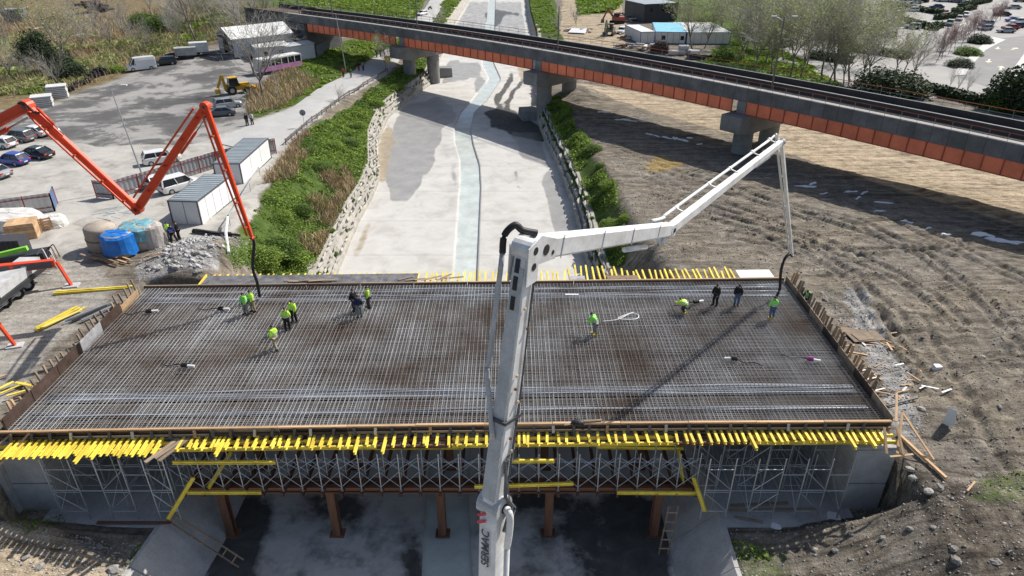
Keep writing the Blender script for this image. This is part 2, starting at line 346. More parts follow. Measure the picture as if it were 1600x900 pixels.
def ground_material():
    m = bpy.data.materials.new('earth'); m.use_nodes = True; n = m.node_tree.nodes; L = m.node_tree.links; b = n['Principled BSDF']
    b.inputs['Roughness'].default_value = 0.95; b.inputs['Specular IOR Level'].default_value = 0.15
    tc = n.new('ShaderNodeTexCoord')
    def noise(sc, det=5, ro=0.6, dist=0.0):
        t = n.new('ShaderNodeTexNoise'); t.inputs['Scale'].default_value = sc; t.inputs['Detail'].default_value = det; t.inputs['Roughness'].default_value = ro; t.inputs['Distortion'].default_value = dist
        L.new(tc.outputs['Object'], t.inputs['Vector']); return t.outputs['Fac']
    def ramp(f, stops):
        r = n.new('ShaderNodeValToRGB'); e = r.color_ramp.elements
        while len(e) < len(stops): e.new(0.5)
        for i, (p, c) in enumerate(stops): e[i].position = p; e[i].color = tuple(c)+(1,)
        L.new(f, r.inputs['Fac']); return r.outputs['Color']
    def mix(f, a, c):
        x = n.new('ShaderNodeMix'); x.data_type = 'RGBA'; L.new(f, x.inputs[0]); L.new(a, x.inputs[6]); L.new(c, x.inputs[7]); return x.outputs[2]
    def chan(name):
        a = n.new('ShaderNodeAttribute'); a.attribute_name = name; s = n.new('ShaderNodeSeparateColor'); L.new(a.outputs['Color'], s.inputs[0]); return s.outputs
    def math_(op, a, c):
        x = n.new('ShaderNodeMath'); x.operation = op; x.use_clamp = True
        for i, q in enumerate((a, c)):
            if isinstance(q, (int, float)): x.inputs[i].default_value = q
            else: L.new(q, x.inputs[i])
        return x.outputs[0]
    def edgy(ch, sc=2.2):       # break the zone border up with noise
        a = math_('MULTIPLY', ch, 1.6); nn = noise(sc, 6, 0.7); c = math_('SUBTRACT', a, math_('MULTIPLY', nn, 0.9)); return math_('MULTIPLY', c, 2.6)
    nl = noise(0.12, 6, 0.62, 0.5); nm = noise(0.9, 7, 0.68, 0.3); ns = noise(7.0, 5, 0.7)
    dirt = ramp(nm, [(0.28, (0.10, 0.086, 0.07)), (0.5, (0.20, 0.178, 0.149)), (0.72, (0.31, 0.28, 0.24))])
    warm = ramp(nm, [(0.3, (0.13, 0.11, 0.083)), (0.7, (0.30, 0.258, 0.20))])
    col = mix(ramp(nl, [(0.42, (0, 0, 0)), (0.62, (1, 1, 1))]), dirt, warm)
    A = chan('zone_a'); Bc = chan('zone_b'); C = chan('zone_c')
    col = mix(edgy(Bc[1]), col, ramp(nm, [(0.3, (0.22, 0.175, 0.12)), (0.5, (0.40, 0.325, 0.23)), (0.7, (0.50, 0.42, 0.31))]))
    col = mix(edgy(Bc[2]), col, ramp(nm, [(0.3, (0.045, 0.037, 0.03)), (0.55, (0.10, 0.083, 0.066)), (0.75, (0.19, 0.16, 0.125))]))
    col = mix(edgy(Bc[0]), col, ramp(noise(0.45, 7, 0.65, 0.6), [(0.3, (0.26, 0.245, 0.22)), (0.5, (0.40, 0.385, 0.35)), (0.7, (0.47, 0.452, 0.415))]))
    col = mix(edgy(A[2]), col, ramp(noise(0.13, 8, 0.66, 0.25), [(0.42, (0.105, 0.103, 0.10)), (0.50, (0.15, 0.147, 0.143)), (0.53, (0.27, 0.262, 0.25)), (0.70, (0.36, 0.348, 0.33))]))
    col = mix(edgy(C[0]), col, ramp(nm, [(0.3, (0.19, 0.185, 0.175)), (0.5, (0.33, 0.32, 0.31)), (0.7, (0.47, 0.46, 0.44))]))
    col = mix(edgy(A[1]), col, ramp(nm, [(0.28, (0.085, 0.07, 0.035)), (0.5, (0.18, 0.14, 0.075)), (0.72, (0.29, 0.23, 0.14))]))
    col = mix(edgy(A[0]), col, ramp(nm, [(0.28, (0.03, 0.05, 0.012)), (0.5, (0.065, 0.105, 0.022)), (0.74, (0.13, 0.17, 0.045))]))
    col = mix(edgy(C[1]), col, ramp(nm, [(0.3, (0.26, 0.19, 0.08)), (0.7, (0.36, 0.27, 0.12))]))
    mp = n.new('ShaderNodeMapping'); mp.inputs['Rotation'].default_value = (0, 0, math.radians(53)); mp.inputs['Scale'].default_value = (0.10, 1.5, 0.4); L.new(tc.outputs['Object'], mp.inputs['Vector']); ts = n.new('ShaderNodeTexNoise'); ts.inputs['Scale'].default_value = 1.0; ts.inputs['Detail'].default_value = 7; ts.inputs['Roughness'].default_value = 0.7; ts.inputs['Distortion'].default_value = 0.8; L.new(mp.outputs[0], ts.inputs['Vector'])
    raw = math_('SUBTRACT', 1.0, math_('MAXIMUM', math_('MAXIMUM', A[0], A[2]), math_('MAXIMUM', Bc[0], A[1]))); st_ = ramp(ts.outputs['Fac'], [(0.36, (0.36, 0.35, 0.34)), (0.45, (0.72, 0.72, 0.72)), (0.52, (0.95, 0.95, 0.94)), (0.64, (1.2, 1.19, 1.17))]); vs = n.new('ShaderNodeVectorMath'); vs.operation = 'MULTIPLY'; L.new(col, vs.inputs[0]); L.new(st_, vs.inputs[1]); col = mix(raw, col, vs.outputs[0])
    sp = n.new('ShaderNodeMapRange'); sp.inputs['From Min'].default_value = 0.25; sp.inputs['From Max'].default_value = 0.75; sp.inputs['To Min'].default_value = 0.45; sp.inputs['To Max'].default_value = 1.55; L.new(ns, sp.inputs['Value'])
    vm = n.new('ShaderNodeVectorMath'); vm.operation = 'SCALE'; L.new(col, vm.inputs[0]); L.new(sp.outputs[0], vm.inputs['Scale'])
    L.new(mix(math_('MULTIPLY', math_('MAXIMUM', A[2], Bc[0]), 0.85), vm.outputs[0], col), b.inputs['Base Color'])
    bp = n.new('ShaderNodeBump'); bp.inputs['Strength'].default_value = 0.75; bp.inputs['Distance'].default_value = 0.22
    hh = math_('ADD', math_('MULTIPLY', noise(2.4, 7, 0.72), 0.7), math_('MULTIPLY', noise(11, 4, 0.6), 0.3))
    sealed = math_('MAXIMUM', A[2], Bc[0]); hh = math_('MULTIPLY', hh, math_('SUBTRACT', 1.0, math_('MULTIPLY', sealed, 0.8)))
    L.new(hh, bp.inputs['Height']); L.new(bp.outputs[0], b.inputs['Normal'])
    return m
tag(link('ground', gme, ground_material()), kind='structure')
# ---------------------------------------------------------------- channel floor with the low-flow trench
def floor_material():
    m = bpy.data.materials.new('channel_concrete'); m.use_nodes = True; n = m.node_tree.nodes; L = m.node_tree.links; b = n['Principled BSDF']
    tc = n.new('ShaderNodeTexCoord'); at = n.new('ShaderNodeAttribute'); at.attribute_name = 'wet'
    sep = n.new('ShaderNodeSeparateColor'); L.new(at.outputs['Color'], sep.inputs[0])
    def noise(sc, det, dist=0):
        t = n.new('ShaderNodeTexNoise'); t.inputs['Scale'].default_value = sc; t.inputs['Detail'].default_value = det; t.inputs['Roughness'].default_value = 0.65; t.inputs['Distortion'].default_value = dist
        L.new(tc.outputs['Object'], t.inputs['Vector']); return t
    def ramp(f, stops):
        r = n.new('ShaderNodeValToRGB'); e = r.color_ramp.elements
        while len(e) < len(stops): e.new(0.5)
        for i, (p, c) in enumerate(stops): e[i].position = p; e[i].color = tuple(c)+(1,)
        L.new(f, r.inputs['Fac']); return r.outputs['Color']
    def mix(f, a, c):
        x = n.new('ShaderNodeMix'); x.data_type = 'RGBA'; L.new(f, x.inputs[0]); L.new(a, x.inputs[6]); L.new(c, x.inputs[7]); return x.outputs[2]
    dry = ramp(noise(0.35, 7, 0.4).outputs['Fac'], [(0.3, (0.39, 0.375, 0.345)), (0.5, (0.50, 0.487, 0.455)), (0.7, (0.56, 0.546, 0.515))])
    wetc = ramp(noise(0.5, 6, 0.3).outputs['Fac'], [(0.3, (0.25, 0.247, 0.24)), (0.7, (0.36, 0.353, 0.335))])
    brown = ramp(noise(0.8, 6, 0.5).outputs['Fac'], [(0.3, (0.27, 0.22, 0.15)), (0.7, (0.42, 0.36, 0.27))])
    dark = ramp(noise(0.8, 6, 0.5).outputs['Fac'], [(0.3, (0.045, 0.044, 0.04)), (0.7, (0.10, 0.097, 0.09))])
    def edgy(s, sc):
        a = n.new('ShaderNodeMath'); a.operation = 'MULTIPLY_ADD'; L.new(s, a.inputs[0]); a.inputs[1].default_value = 1.7
        nn = noise(sc, 9, 0.12); k = n.new('ShaderNodeMath'); k.operation = 'MULTIPLY'; L.new(nn.outputs['Fac'], k.inputs[0]); k.inputs[1].default_value = -1.0
        L.new(k.outputs[0], a.inputs[2]); z = n.new('ShaderNodeMath'); z.operation = 'MULTIPLY'; z.use_clamp = True; L.new(a.outputs[0], z.inputs[0]); z.inputs[1].default_value = 3.5; return z.outputs[0]
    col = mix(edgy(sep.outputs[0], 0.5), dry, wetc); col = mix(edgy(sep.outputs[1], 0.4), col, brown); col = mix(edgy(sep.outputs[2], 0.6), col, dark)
    L.new(col, b.inputs['Base Color'])
    rr = n.new('ShaderNodeMapRange'); rr.inputs['To Min'].default_value = 0.85; rr.inputs['To Max'].default_value = 0.45; L.new(edgy(sep.outputs[0], 0.5), rr.inputs['Value']); L.new(rr.outputs[0], b.inputs['Roughness'])
    bp = n.new('ShaderNodeBump'); bp.inputs['Strength'].default_value = 0.25; bp.inputs['Distance'].default_value = 0.03; L.new(noise(6, 6).outputs['Fac'], bp.inputs['Height']); L.new(bp.outputs[0], b.inputs['Normal'])
    return m
TLY, TLX = edge([(658, 900), (664, 775), (710, 412), (719, 287), (719, 250), (711, 222), (710, 200), (720, 175), (738, 155), (764, 122), (753, 100)], -60, -6.2, 900, -20)
TRY, TRX = edge([(738, 900), (733, 775), (746, 412), (751, 292), (749, 257), (739, 225), (735, 200), (741, 175), (760, 157), (783, 124), (771, 98)], -60, -3.0, 900, -17.5)
fy = axis([(-60, 16, 4), (16, 60, 0.5), (60, 150, 0.8), (150, 300, 3), (300, 900, 30)])
rows = []; NC = 46
for y in fy:
    a, b_, c, d = XL(y)-0.3, np.interp(y, TLY, TLX), np.interp(y, TRY, TRX), XR(y)+0.3; z = float(zf(y))
    xs = list(np.linspace(a, b_, NC))+list(np.linspace(c, d, NC))
    rows.append([(x, y, z) for x in xs[:NC]]+[(b_+0.05, y, z-0.55), (c-0.05, y, z-0.55)]+[(x, y, z) for x in xs[NC:]])
R = np.array(rows); nr, ncol = R.shape[:2]; idx = np.arange(nr*ncol).reshape(nr, ncol)
fme = npmesh('channel_floor', R.reshape(-1, 3), np.stack([idx[:-1, :-1], idx[:-1, 1:], idx[1:, 1:], idx[1:, :-1]], -1).reshape(-1, 4))
FX, FY = R[:, :, 0], R[:, :, 1]; wx = FX+0.8*fbm(FX, FY, 3, 3, 61); wy = FY+1.5*fbm(FX, FY, 4, 3, 62)
wet = np.zeros((nr, ncol, 4), np.float32); wet[..., 3] = 1
def stain(ch, pts, val=1.0): wet[inpoly(wx, wy, [tuple(on_floor(*p)[:2]) for p in pts]), ch] = val
stain(0, [(598, 225), (625, 205), (690, 205), (672, 262), (640, 310), (612, 312), (605, 280)]); stain(0, [(628, 168), (690, 150), (715, 180), (680, 215), (610, 215)], 0.75)
stain(0, [(690, 130), (700, 95), (752, 100), (745, 120), (720, 125)], 0.9); stain(0, [(740, 130), (750, 120), (764, 135), (748, 146)], 0.8)
stain(1, [(592, 285), (594, 215), (610, 190), (616, 225), (604, 285)], 0.9); stain(1, [(540, 410), (570, 345), (582, 350), (560, 410)], 0.5)
stain(1, [(828, 60), (800, 60), (812, 130), (838, 125)], 0.45)
stain(0, [(862, 262), (900, 400), (880, 400), (845, 280)], 0.9); stain(0, [(800, 205), (845, 210), (860, 260), (820, 250)], 0.8)
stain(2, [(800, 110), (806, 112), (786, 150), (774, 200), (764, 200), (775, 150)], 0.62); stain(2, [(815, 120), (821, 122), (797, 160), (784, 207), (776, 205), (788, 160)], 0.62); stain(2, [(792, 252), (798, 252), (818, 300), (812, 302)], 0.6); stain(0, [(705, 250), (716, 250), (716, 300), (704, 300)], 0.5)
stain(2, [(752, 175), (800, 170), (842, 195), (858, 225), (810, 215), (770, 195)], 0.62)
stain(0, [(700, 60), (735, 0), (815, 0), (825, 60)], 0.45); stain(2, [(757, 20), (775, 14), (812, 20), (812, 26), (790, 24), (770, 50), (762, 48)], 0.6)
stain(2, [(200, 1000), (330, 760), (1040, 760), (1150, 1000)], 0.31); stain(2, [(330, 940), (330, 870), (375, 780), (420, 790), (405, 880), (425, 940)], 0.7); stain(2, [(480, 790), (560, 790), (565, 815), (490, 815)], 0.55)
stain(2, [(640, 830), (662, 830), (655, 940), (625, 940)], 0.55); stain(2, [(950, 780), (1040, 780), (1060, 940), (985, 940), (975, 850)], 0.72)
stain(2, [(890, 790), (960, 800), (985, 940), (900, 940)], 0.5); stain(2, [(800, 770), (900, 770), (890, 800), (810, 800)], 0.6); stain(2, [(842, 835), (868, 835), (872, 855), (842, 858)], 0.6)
for k_ in range(3): wet[..., k_] = blur(wet[..., k_], 4)
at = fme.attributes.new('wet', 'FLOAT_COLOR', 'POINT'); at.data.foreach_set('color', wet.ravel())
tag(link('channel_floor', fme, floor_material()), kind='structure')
def water_material():
    m = M('stream_water', (0.50, 0.54, 0.51), 0.18, 0.16, 0.5, 0.12, 2.0, spec=0.5, fine=0.03); return m
b = B(); ys = [y for y in fy]
for i in range(len(ys)-1):
    q = []
    for y in (ys[i], ys[i+1]): q.append((np.interp(y, TLY, TLX)+0.015, y, float(zf(y))-0.16)); q.append((np.interp(y, TRY, TRX)-0.015, y, float(zf(y))-0.16))
    b.add([q[0], q[1], q[3], q[2]], [(0, 1, 2, 3)])
tag(b.build('water', water_material()), kind='structure')
# ---------------------------------------------------------------- road on the left bank, its kerb-less edge runs along the fence
def strip(name, left, right, mat, dz=0.03, sub=4):
    def dense(pts):
        out = []
        for i in range(len(pts)-1):
            for k in range(sub): out.append(pts[i]+(pts[i+1]-pts[i])*(k/sub))
        return out+[pts[-1]]
    a = dense([gg(*p) for p in left]); c = dense([gg(*p) for p in right]); b = B(); n = 5
    for i in range(len(a)):
        for k in range(n+1):
            p = a[i]+(c[i]-a[i])*(k/n); b.v.append((p.x, p.y, float(ht(np.array([p.x]), np.array([p.y]), False)[0])+dz+(0.05 if 0 < k < n else -0.02)))
    for i in range(len(a)-1):
        for k in range(n): j = i*(n+1)+k; b.f.append((j, j+1, j+n+2, j+n+1))
    return tag(b.build(name, mat, smooth=True), kind='structure')
ROADM = M('worn_road', (0.41, 0.405, 0.39), 0.9, 0.1, 0.3, 0.15, 30, fine=0.05)
strip('road', [(330, 222), (400, 190), (450, 172), (500, 136), (540, 118), (600, 84), (622, 66), (641, 38), (660, 19), (685, -20)], [(420, 243), (452, 221), (480, 195), (530, 157), (574, 129), (607, 111), (648, 74), (675, 40), (686, 19), (706, -20)], ROADM)
JOINT = M('joint_filler', (0.30, 0.29, 0.265), 0.9, 0.25, 2.0)
for k, y in enumerate([52, 60.5, 69, 78, 87.5, 97, 107, 118, 130, 143]):
    for x0, x1 in ((float(XL(y))+0.05, float(np.interp(y, TLY, TLX))-0.03), (float(np.interp(y, TRY, TRX))+0.03, float(XR(y))-0.05)):
        b = B(); z = float(zf(y))+0.006; n = 6
        for i in range(n):
            a, c = x0+(x1-x0)*i/n, x0+(x1-x0)*(i+1)/n; b.add([(a, y-0.035, z), (c, y-0.035, z), (c, y+0.035, z), (a, y+0.035, z)], [(0, 1, 2, 3)])
        tag(b.build('floor_joint', JOINT), kind='structure')
# ================================================================ the new bridge: formwork, reinforcement, shoring
def D(u, v, z):        # deck patch: u 0..1 left to right, v 0..1 front to back
    return Vector((-29.1+u*51.1, (30.1+1.6*u-0.65*u*u)*(1-v)+(47.3+1.35*u)*v, z))
def du(x): return (x+29.1)/51.1
YEL = M('yellow_beam_paint', (0.74, 0.54, 0.055), 0.6, 0.2, 1.2, rnd=0.2, fine=0.14, col2=(0.86, 0.66, 0.09), site=True); YEND = M('beam_end_green', (0.25, 0.30, 0.04), 0.6)
PINE = M('pine_timber', (0.50, 0.33, 0.185), 0.8, 0.25, 2.0, 0.2, 40, rnd=0.2); OLDWOOD = M('weathered_timber', (0.27, 0.205, 0.145), 0.85, 0.3, 2.0, 0.2, 40, rnd=0.25)
DARKWOOD = M('film_faced_ply', (0.075, 0.05, 0.04), 0.5, 0.35, 1.2, rnd=0.2); GREYPLY = M('cement_smeared_ply', (0.34, 0.34, 0.35), 0.7, 0.3, 1.5)
STEELB = M('dark_bracket_steel', (0.10, 0.10, 0.11), 0.5, 0.2, 3, metal=0.5, rnd=0.2); GALV = M('galvanised_tube', (0.50, 0.52, 0.54), 0.42, 0.15, 4, metal=0.65, rnd=0.12)
RUST = M('rusty_steel', (0.155, 0.075, 0.045), 0.8, 0.35, 1.2, 0.2, 20, rnd=0.15); CONC = M('fresh_concrete', (0.40, 0.395, 0.385), 0.85, 0.18, 0.8, 0.15, 18)
BAR = M('reinforcing_steel', (0.205, 0.15, 0.115), 0.7, 0.2, 0.2, rnd=0.14, col2=(0.41, 0.415, 0.41), site=True, fine=0.1, spec=0.2)
def soffit_material():
    m = bpy.data.materials.new('soffit_boarding'); m.use_nodes = True; n = m.node_tree.nodes; L = m.node_tree.links; b = n['Principled BSDF']; b.inputs['Roughness'].default_value = 0.85
    tc = n.new('ShaderNodeTexCoord')
    def noise(sc, det=6, dist=0.4):
        t = n.new('ShaderNodeTexNoise'); t.inputs['Scale'].default_value = sc; t.inputs['Detail'].default_value = det; t.inputs['Roughness'].default_value = 0.7; t.inputs['Distortion'].default_value = dist; L.new(tc.outputs['Object'], t.inputs['Vector']); return t.outputs['Fac']
    def ramp(f, st):
        r = n.new('ShaderNodeValToRGB'); e = r.color_ramp.elements
        while len(e) < len(st): e.new(0.5)
        for i, (p, c) in enumerate(st): e[i].position = p; e[i].color = tuple(c)+(1,)
        L.new(f, r.inputs['Fac']); return r.outputs['Color']
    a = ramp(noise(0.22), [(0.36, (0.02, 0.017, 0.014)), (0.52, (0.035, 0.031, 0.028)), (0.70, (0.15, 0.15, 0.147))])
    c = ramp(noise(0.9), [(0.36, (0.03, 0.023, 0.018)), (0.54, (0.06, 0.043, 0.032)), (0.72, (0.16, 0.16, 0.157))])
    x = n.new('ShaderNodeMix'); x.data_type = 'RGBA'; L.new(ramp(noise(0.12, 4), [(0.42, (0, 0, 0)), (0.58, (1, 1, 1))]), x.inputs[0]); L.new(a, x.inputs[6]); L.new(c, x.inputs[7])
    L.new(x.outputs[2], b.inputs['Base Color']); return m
SOFF = soffit_material()
fw = thing('deck_formwork', 'long timber and ply formwork deck of the unfinished bridge, ringed with yellow beams', 'formwork', D(0.5, 0, -1.0))
# soffit boarding: one sheet per bay, joints left open
nb = 24
for i in range(nb):
    for k, (v0, v1) in enumerate([(0.0, 0.34), (0.34, 0.67), (0.67, 1.0)]):
        u0, u1 = i/nb+0.0003, (i+1)/nb-0.0003; b = B()
        b.hexa([D(u0, v0+0.0005, -0.62), D(u1, v0+0.0005, -0.62), D(u1, v1-0.0005, -0.62), D(u0, v1-0.0005, -0.62), D(u0, v0+0.0005, -0.36), D(u1, v0+0.0005, -0.36), D(u1, v1-0.0005, -0.36), D(u0, v1-0.0005, -0.36)])
        b.build('soffit_board', SOFF, fw)
# front upstand: pine rail, ply face, steel brackets
for i in range(13):
    u0, u1 = i/13, (i+1)/13-0.0006; dz = random.uniform(-0.015, 0.02)
    bar('front_rail', D(u0, 0, 0.2+dz)+Vector((0, -0.12, 0)), D(u1, 0, 0.2+dz)+Vector((0, -0.12, 0)), 0.16, 0.10, PINE, fw)
    bar('front_face_board', D(u0, 0, -0.2)+Vector((0, -0.06, 0)), D(u1, 0, -0.2)+Vector((0, -0.06, 0)), 0.045, 0.5, random.choice([DARKWOOD, OLDWOOD, DARKWOOD]), fw)
    bar('front_waler', D(u0, 0, -0.22)+Vector((0, -0.2, 0)), D(u1, 0, -0.22)+Vector((0, -0.2, 0)), 0.12, 0.12, random.choice([OLDWOOD, DARKWOOD]), fw)
for i in range(44):
    p = D((i+0.6+random.uniform(-.15, .15))/45, 0, 0.12); m = STEELB if i % 3 else random.choice([PINE, GALV, OLDWOOD])
    bar('bracket', p+Vector((0, -0.24, 0.02)), p+Vector((random.uniform(-.05, .05), -0.36, -0.40)), 0.16, 0.09, m, fw)
# yellow beams across, sticking out in front; irregular spacing and reach
x = -28.3
while x < 21.4:
    lft = x < -19.3; rgt = x > 11.0
    reach = random.gauss(1.22, 0.06)+(0.42 if lft else 0)+(0.5 if random.random() < 0.05 else 0)
    if not (-19.9 < x < -18.9):
        p = D(du(x), 0, -0.38); sk = random.uniform(-0.08, 0.08) if not lft else 0
        bar('yellow_beam', p+Vector((sk, -reach, random.uniform(-.02, .02))), p+Vector((0, -0.10, 0)), 0.15, 0.20, YEL, fw, UH)
    st = 0.36 if lft else (0.40 if rgt else random.choice([0.26, 0.52, 0.58, 0.62, 0.5]))
    x += st+random.uniform(-0.03, 0.03)
for k, (dx, rch) in enumerate([(-19.6, 2.2), (-19.2, 1.9), (-18.9, 2.1)]):     # a few loose boards lying out over the gap
    p = D(du(dx), 0, -0.36); bar('loose_board', p+Vector((-0.5, -rch, -0.03)), p+Vector((0.5, -0.3, 0.03*k)), 0.22, 0.05, OLDWOOD, fw)
# main yellow ledgers along the bridge, at several depths
for yy, z in [(-0.45, -0.60), (-1.0, -0.60), (2.6, -1.1), (5, -1.1)]:
    for i in range(12):
        p = D(i/12, 0, z)+Vector((0, yy, 0)); q = D((i+1)/12, 0, z)+Vector((0.12, yy, 0)); bar('ledger_beam', p, q, 0.10, 0.22, YEL if i not in (5, 9) else RUST, fw, UH)
# back edge: timber rail and shorter yellow beams standing proud behind
for i in range(12):
    bar('back_rail', D(i/12, 1, 0.12)+Vector((0, 0.1, 0)), D((i+1)/12-0.0006, 1, 0.12)+Vector((0, 0.1, 0)), 0.12, 0.10, PINE if i > 4 else OLDWOOD, fw)
    bar('back_face_board', D(i/12, 1, -0.2), D((i+1)/12-0.0006, 1, -0.2), 0.045, 0.62, DARKWOOD, fw)
x = -25.0
while x < 18.6:
    u = du(x); p = D(u, 1, -0.06); rch = random.gauss(1.75, 0.15)+(0.7 if 4.3 < x < 9.5 and random.random() < 0.4 else 0.0)
    if x < -7.6: p.z = -0.08; rch = 1.85
    bar('yellow_beam', p+Vector((random.uniform(-.05, .05), 0.14, 0)), p+Vector((random.uniform(-.12, .12), rch+0.25, 0.04)), 0.13, 0.2, YEL, fw, UH)
    x += (0.62 if x < -7.6 else random.choice([0.42, 0.5, 0.46]))
for u0, u1, m in [(0.085, 0.42, M('cement_spotted_ply', (0.13, 0.13, 0.135), 0.7, 0.5, 1.5)), (0.93, 0.985, GREYPLY), (0.66, 0.685, GREYPLY), (0.72, 0.77, OLDWOOD)]:       # ply walkway laid over the rear beams
    n = max(1, int((u1-u0)*51/2.5))
    for i in range(n):
        a, c = u0+(u1-u0)*i/n, u0+(u1-u0)*(i+1)/n-0.0005; wd = 1.75 if u0 < 0.5 else (1.5 if u0 > 0.9 else 0.8)
        b = B(); z = 0.06 if u0 < 0.5 else 0.14
        b.hexa([D(a, 1, z)+Vector((0, 0.18, 0)), D(c, 1, z)+Vector((0, 0.18, 0)), D(c, 1, z)+Vector((0, wd, 0)), D(a, 1, z)+Vector((0, wd, 0)), D(a, 1, z+.04)+Vector((0, 0.18, 0)), D(c, 1, z+.04)+Vector((0, 0.18, 0)), D(c, 1, z+.04)+Vector((0, wd, 0)), D(a, 1, z+.04)+Vector((0, wd, 0))])
        b.build('walkway_board', m if not (u0 > 0.9) else M('white_sheet', (0.72, 0.72, 0.70), 0.6, 0.06), fw)
for k in range(7):
    p = D(0.40+0.012*k, 1, 0.14); bar('loose_board', p+Vector((random.uniform(-.6, .3), random.uniform(0.2, 0.6), 0.03*k)), p+Vector((random.uniform(0.4, 1.2), random.uniform(0.6, 1.3), 0.03*k)), 0.18, 0.035, OLDWOOD, fw)
for k in range(6):
    p = D(0.235+0.008*k, 1, 0.14); bar('loose_board', p+Vector((-1.2, random.uniform(0.25, 0.7), 0.02*k)), p+Vector((1.1, random.uniform(0.25, 0.8), 0.02*k)), 0.16, 0.03, OLDWOOD, fw)
# end boards: left (mixed ply sheets) and right, with raking timber posts outside
for i, m in enumerate([DARKWOOD, DARKWOOD, DARKWOOD, GREYPLY, DARKWOOD, PINE]):
    v0, v1 = 0.03+i*0.155, 0.03+(i+1)*0.155-0.004; b = B(); o = Vector((-0.06, 0, 0)); t = Vector((-0.11, 0, 0))
    hh = 0.62 if i < 5 else 0.3
    b.hexa([D(0, v0, -0.6)+o, D(0, v1, -0.6)+o, D(0, v1, -0.6)+t, D(0, v0, -0.6)+t, D(0, v0, hh)+o, D(0, v1, hh)+o, D(0, v1, hh)+t, D(0, v0, hh)+t]); b.build('end_board', m, fw)
for i in range(7):
    v0, v1 = i/7, (i+1)/7-0.003; b = B(); o = Vector((0.06, 0, 0)); t = Vector((0.11, 0, 0))
    b.hexa([D(1, v0, -0.6)+o, D(1, v0, -0.6)+t, D(1, v1, -0.6)+t, D(1, v1, -0.6)+o, D(1, v0, 0.42)+o, D(1, v0, 0.42)+t, D(1, v1, 0.42)+t, D(1, v1, 0.42)+o]); b.build('end_board', DARKWOOD if i % 2 else OLDWOOD, fw)
for i in range(26):
    v = 0.05+i*0.0365+random.uniform(-.006, .006)
    if v > 0.99: break
    p = D(0, v, -0.5)+Vector((-0.25, 0, 0)); bar('post', p, p+Vector((random.uniform(-.35, -.12), random.uniform(-.12, .12), random.uniform(1.0, 1.65))), 0.10, 0.14, random.choice([PINE, OLDWOOD, OLDWOOD]), fw)
for i in range(40):
    v = 0.16+i*0.0215+random.uniform(-.004, .004)
    if v > 0.995 or 0.80 < v < 0.83: continue
    p = D(1, v, -0.6)+Vector((0.26, 0, 0)); bar('post', p, p+Vector((random.uniform(0.12, .4), random.uniform(-.06, .1), random.uniform(1.35, 1.8))), 0.16, 0.06, random.choice([OLDWOOD, OLDWOOD, PINE]), fw)
for v0, v1, z in [(0.15, 0.5, 0.1), (0.5, 0.99, 0.15), (0.15, 0.6, -0.35)]: bar('end_waler', D(1, v0, z)+Vector((0.17, 0, 0)), D(1, v1, z)+Vector((0.17, 0, 0)), 0.08, 0.14, OLDWOOD, fw)
for a, c in [((21.7, 29.2, -0.7), (22.9, 31.6, 0.3)), ((22.9, 31.6, 0.3), (24.2, 29.6, -1.5)), ((21.2, 29.0, -0.75), (22.6, 29.2, -0.75)), ((22.3, 31.0, 0.1), (23.6, 33.6, 0.15)), ((22.0, 29.1, -0.7), (22.0, 30.4, 0.25)), ((21.1, 29.2, -.7), (21.3, 30.4, 0.2))]:
    bar('corner_brace', a, c, 0.14, 0.06, PINE, fw)
for a, c in [((-29.9, 28.7, -0.9), (-28.2, 30.3, 0.2)), ((-29.0, 28.2, -1.4), (-27.4, 30.2, 0.1)), ((-30.5, 29.6, -1.0), (-26.5, 29.8, -0.9))]: bar('corner_brace', a, c, 0.14, 0.06, PINE, fw)
# loose timbers still resting on the front rail
for k, (xx, m) in enumerate([(3.9, OLDWOOD), (4.3, PINE), (4.6, OLDWOOD)]): bar('loose_board', D(du(xx), 0, 0.27+0.04*k)+Vector((-0.9, -0.35+0.1*k, 0)), D(du(xx), 0, 0.27+0.04*k)+Vector((0.6, 0.0, 0.0)), 0.14, 0.035, m, fw)
# ---------------------------------------------------------------- reinforcement
rb = thing('reinforcing_mat', 'steel reinforcing mat covering the whole bridge deck', 'rebar mat', D(0.5, 0.5, -0.5))
nlong = 96; ntr = 196
for i in range(ntr):
    u = 0.004+0.992*(i+random.uniform(-.1, .1))/(ntr-1); u = min(0.998, max(0.002, u)); u2 = min(0.998, max(0.002, u+random.gauss(0, 0.0003)))
    bar('cross_bar', D(u, 0.004, 0.0+random.uniform(-.012, .012)), D(u2, 0.996, random.uniform(-.012, .012)), 0.031, 0.031, BAR, rb, UROD)
for i in range(nlong):
    v = 0.006+0.988*(i+random.uniform(-.1, .1))/(nlong-1)
    bar('long_bar', D(0.001, v, -0.034+random.uniform(-.012, .01)), D(0.999, v+random.gauss(0, 0.0006), -0.034), 0.040, 0.040, BAR, rb, UROD)
V = []; Fq = []
def rod4(p, q, r):
    d = (q-p).normalized(); a = d.cross(Vector((0, 0, 1))).normalized()*r; c = Vector((0, 0, r)); k = len(V)
    for e in (p, q): V.extend([tuple(e+a), tuple(e+c), tuple(e-a), tuple(e-c)])
    Fq.extend([(k+j, k+(j+1) % 4, k+4+(j+1) % 4, k+4+j) for j in range(4)])
for z, nt_, nl_ in ((-0.11, 110, 70), (-0.27, 170, 100)):
    for i in range(nt_): u = 0.003+0.994*(i+random.uniform(.1, .9))/nt_; rod4(D(u, 0.004, z), D(min(.998, max(.002, u+random.gauss(0, .002))), 0.996, z), 0.014)
    for i in range(nl_): v = 0.006+0.988*(i+random.uniform(.1, .9))/nl_; rod4(D(0.002, v, z-0.02), D(0.998, v, z-0.02), 0.014)
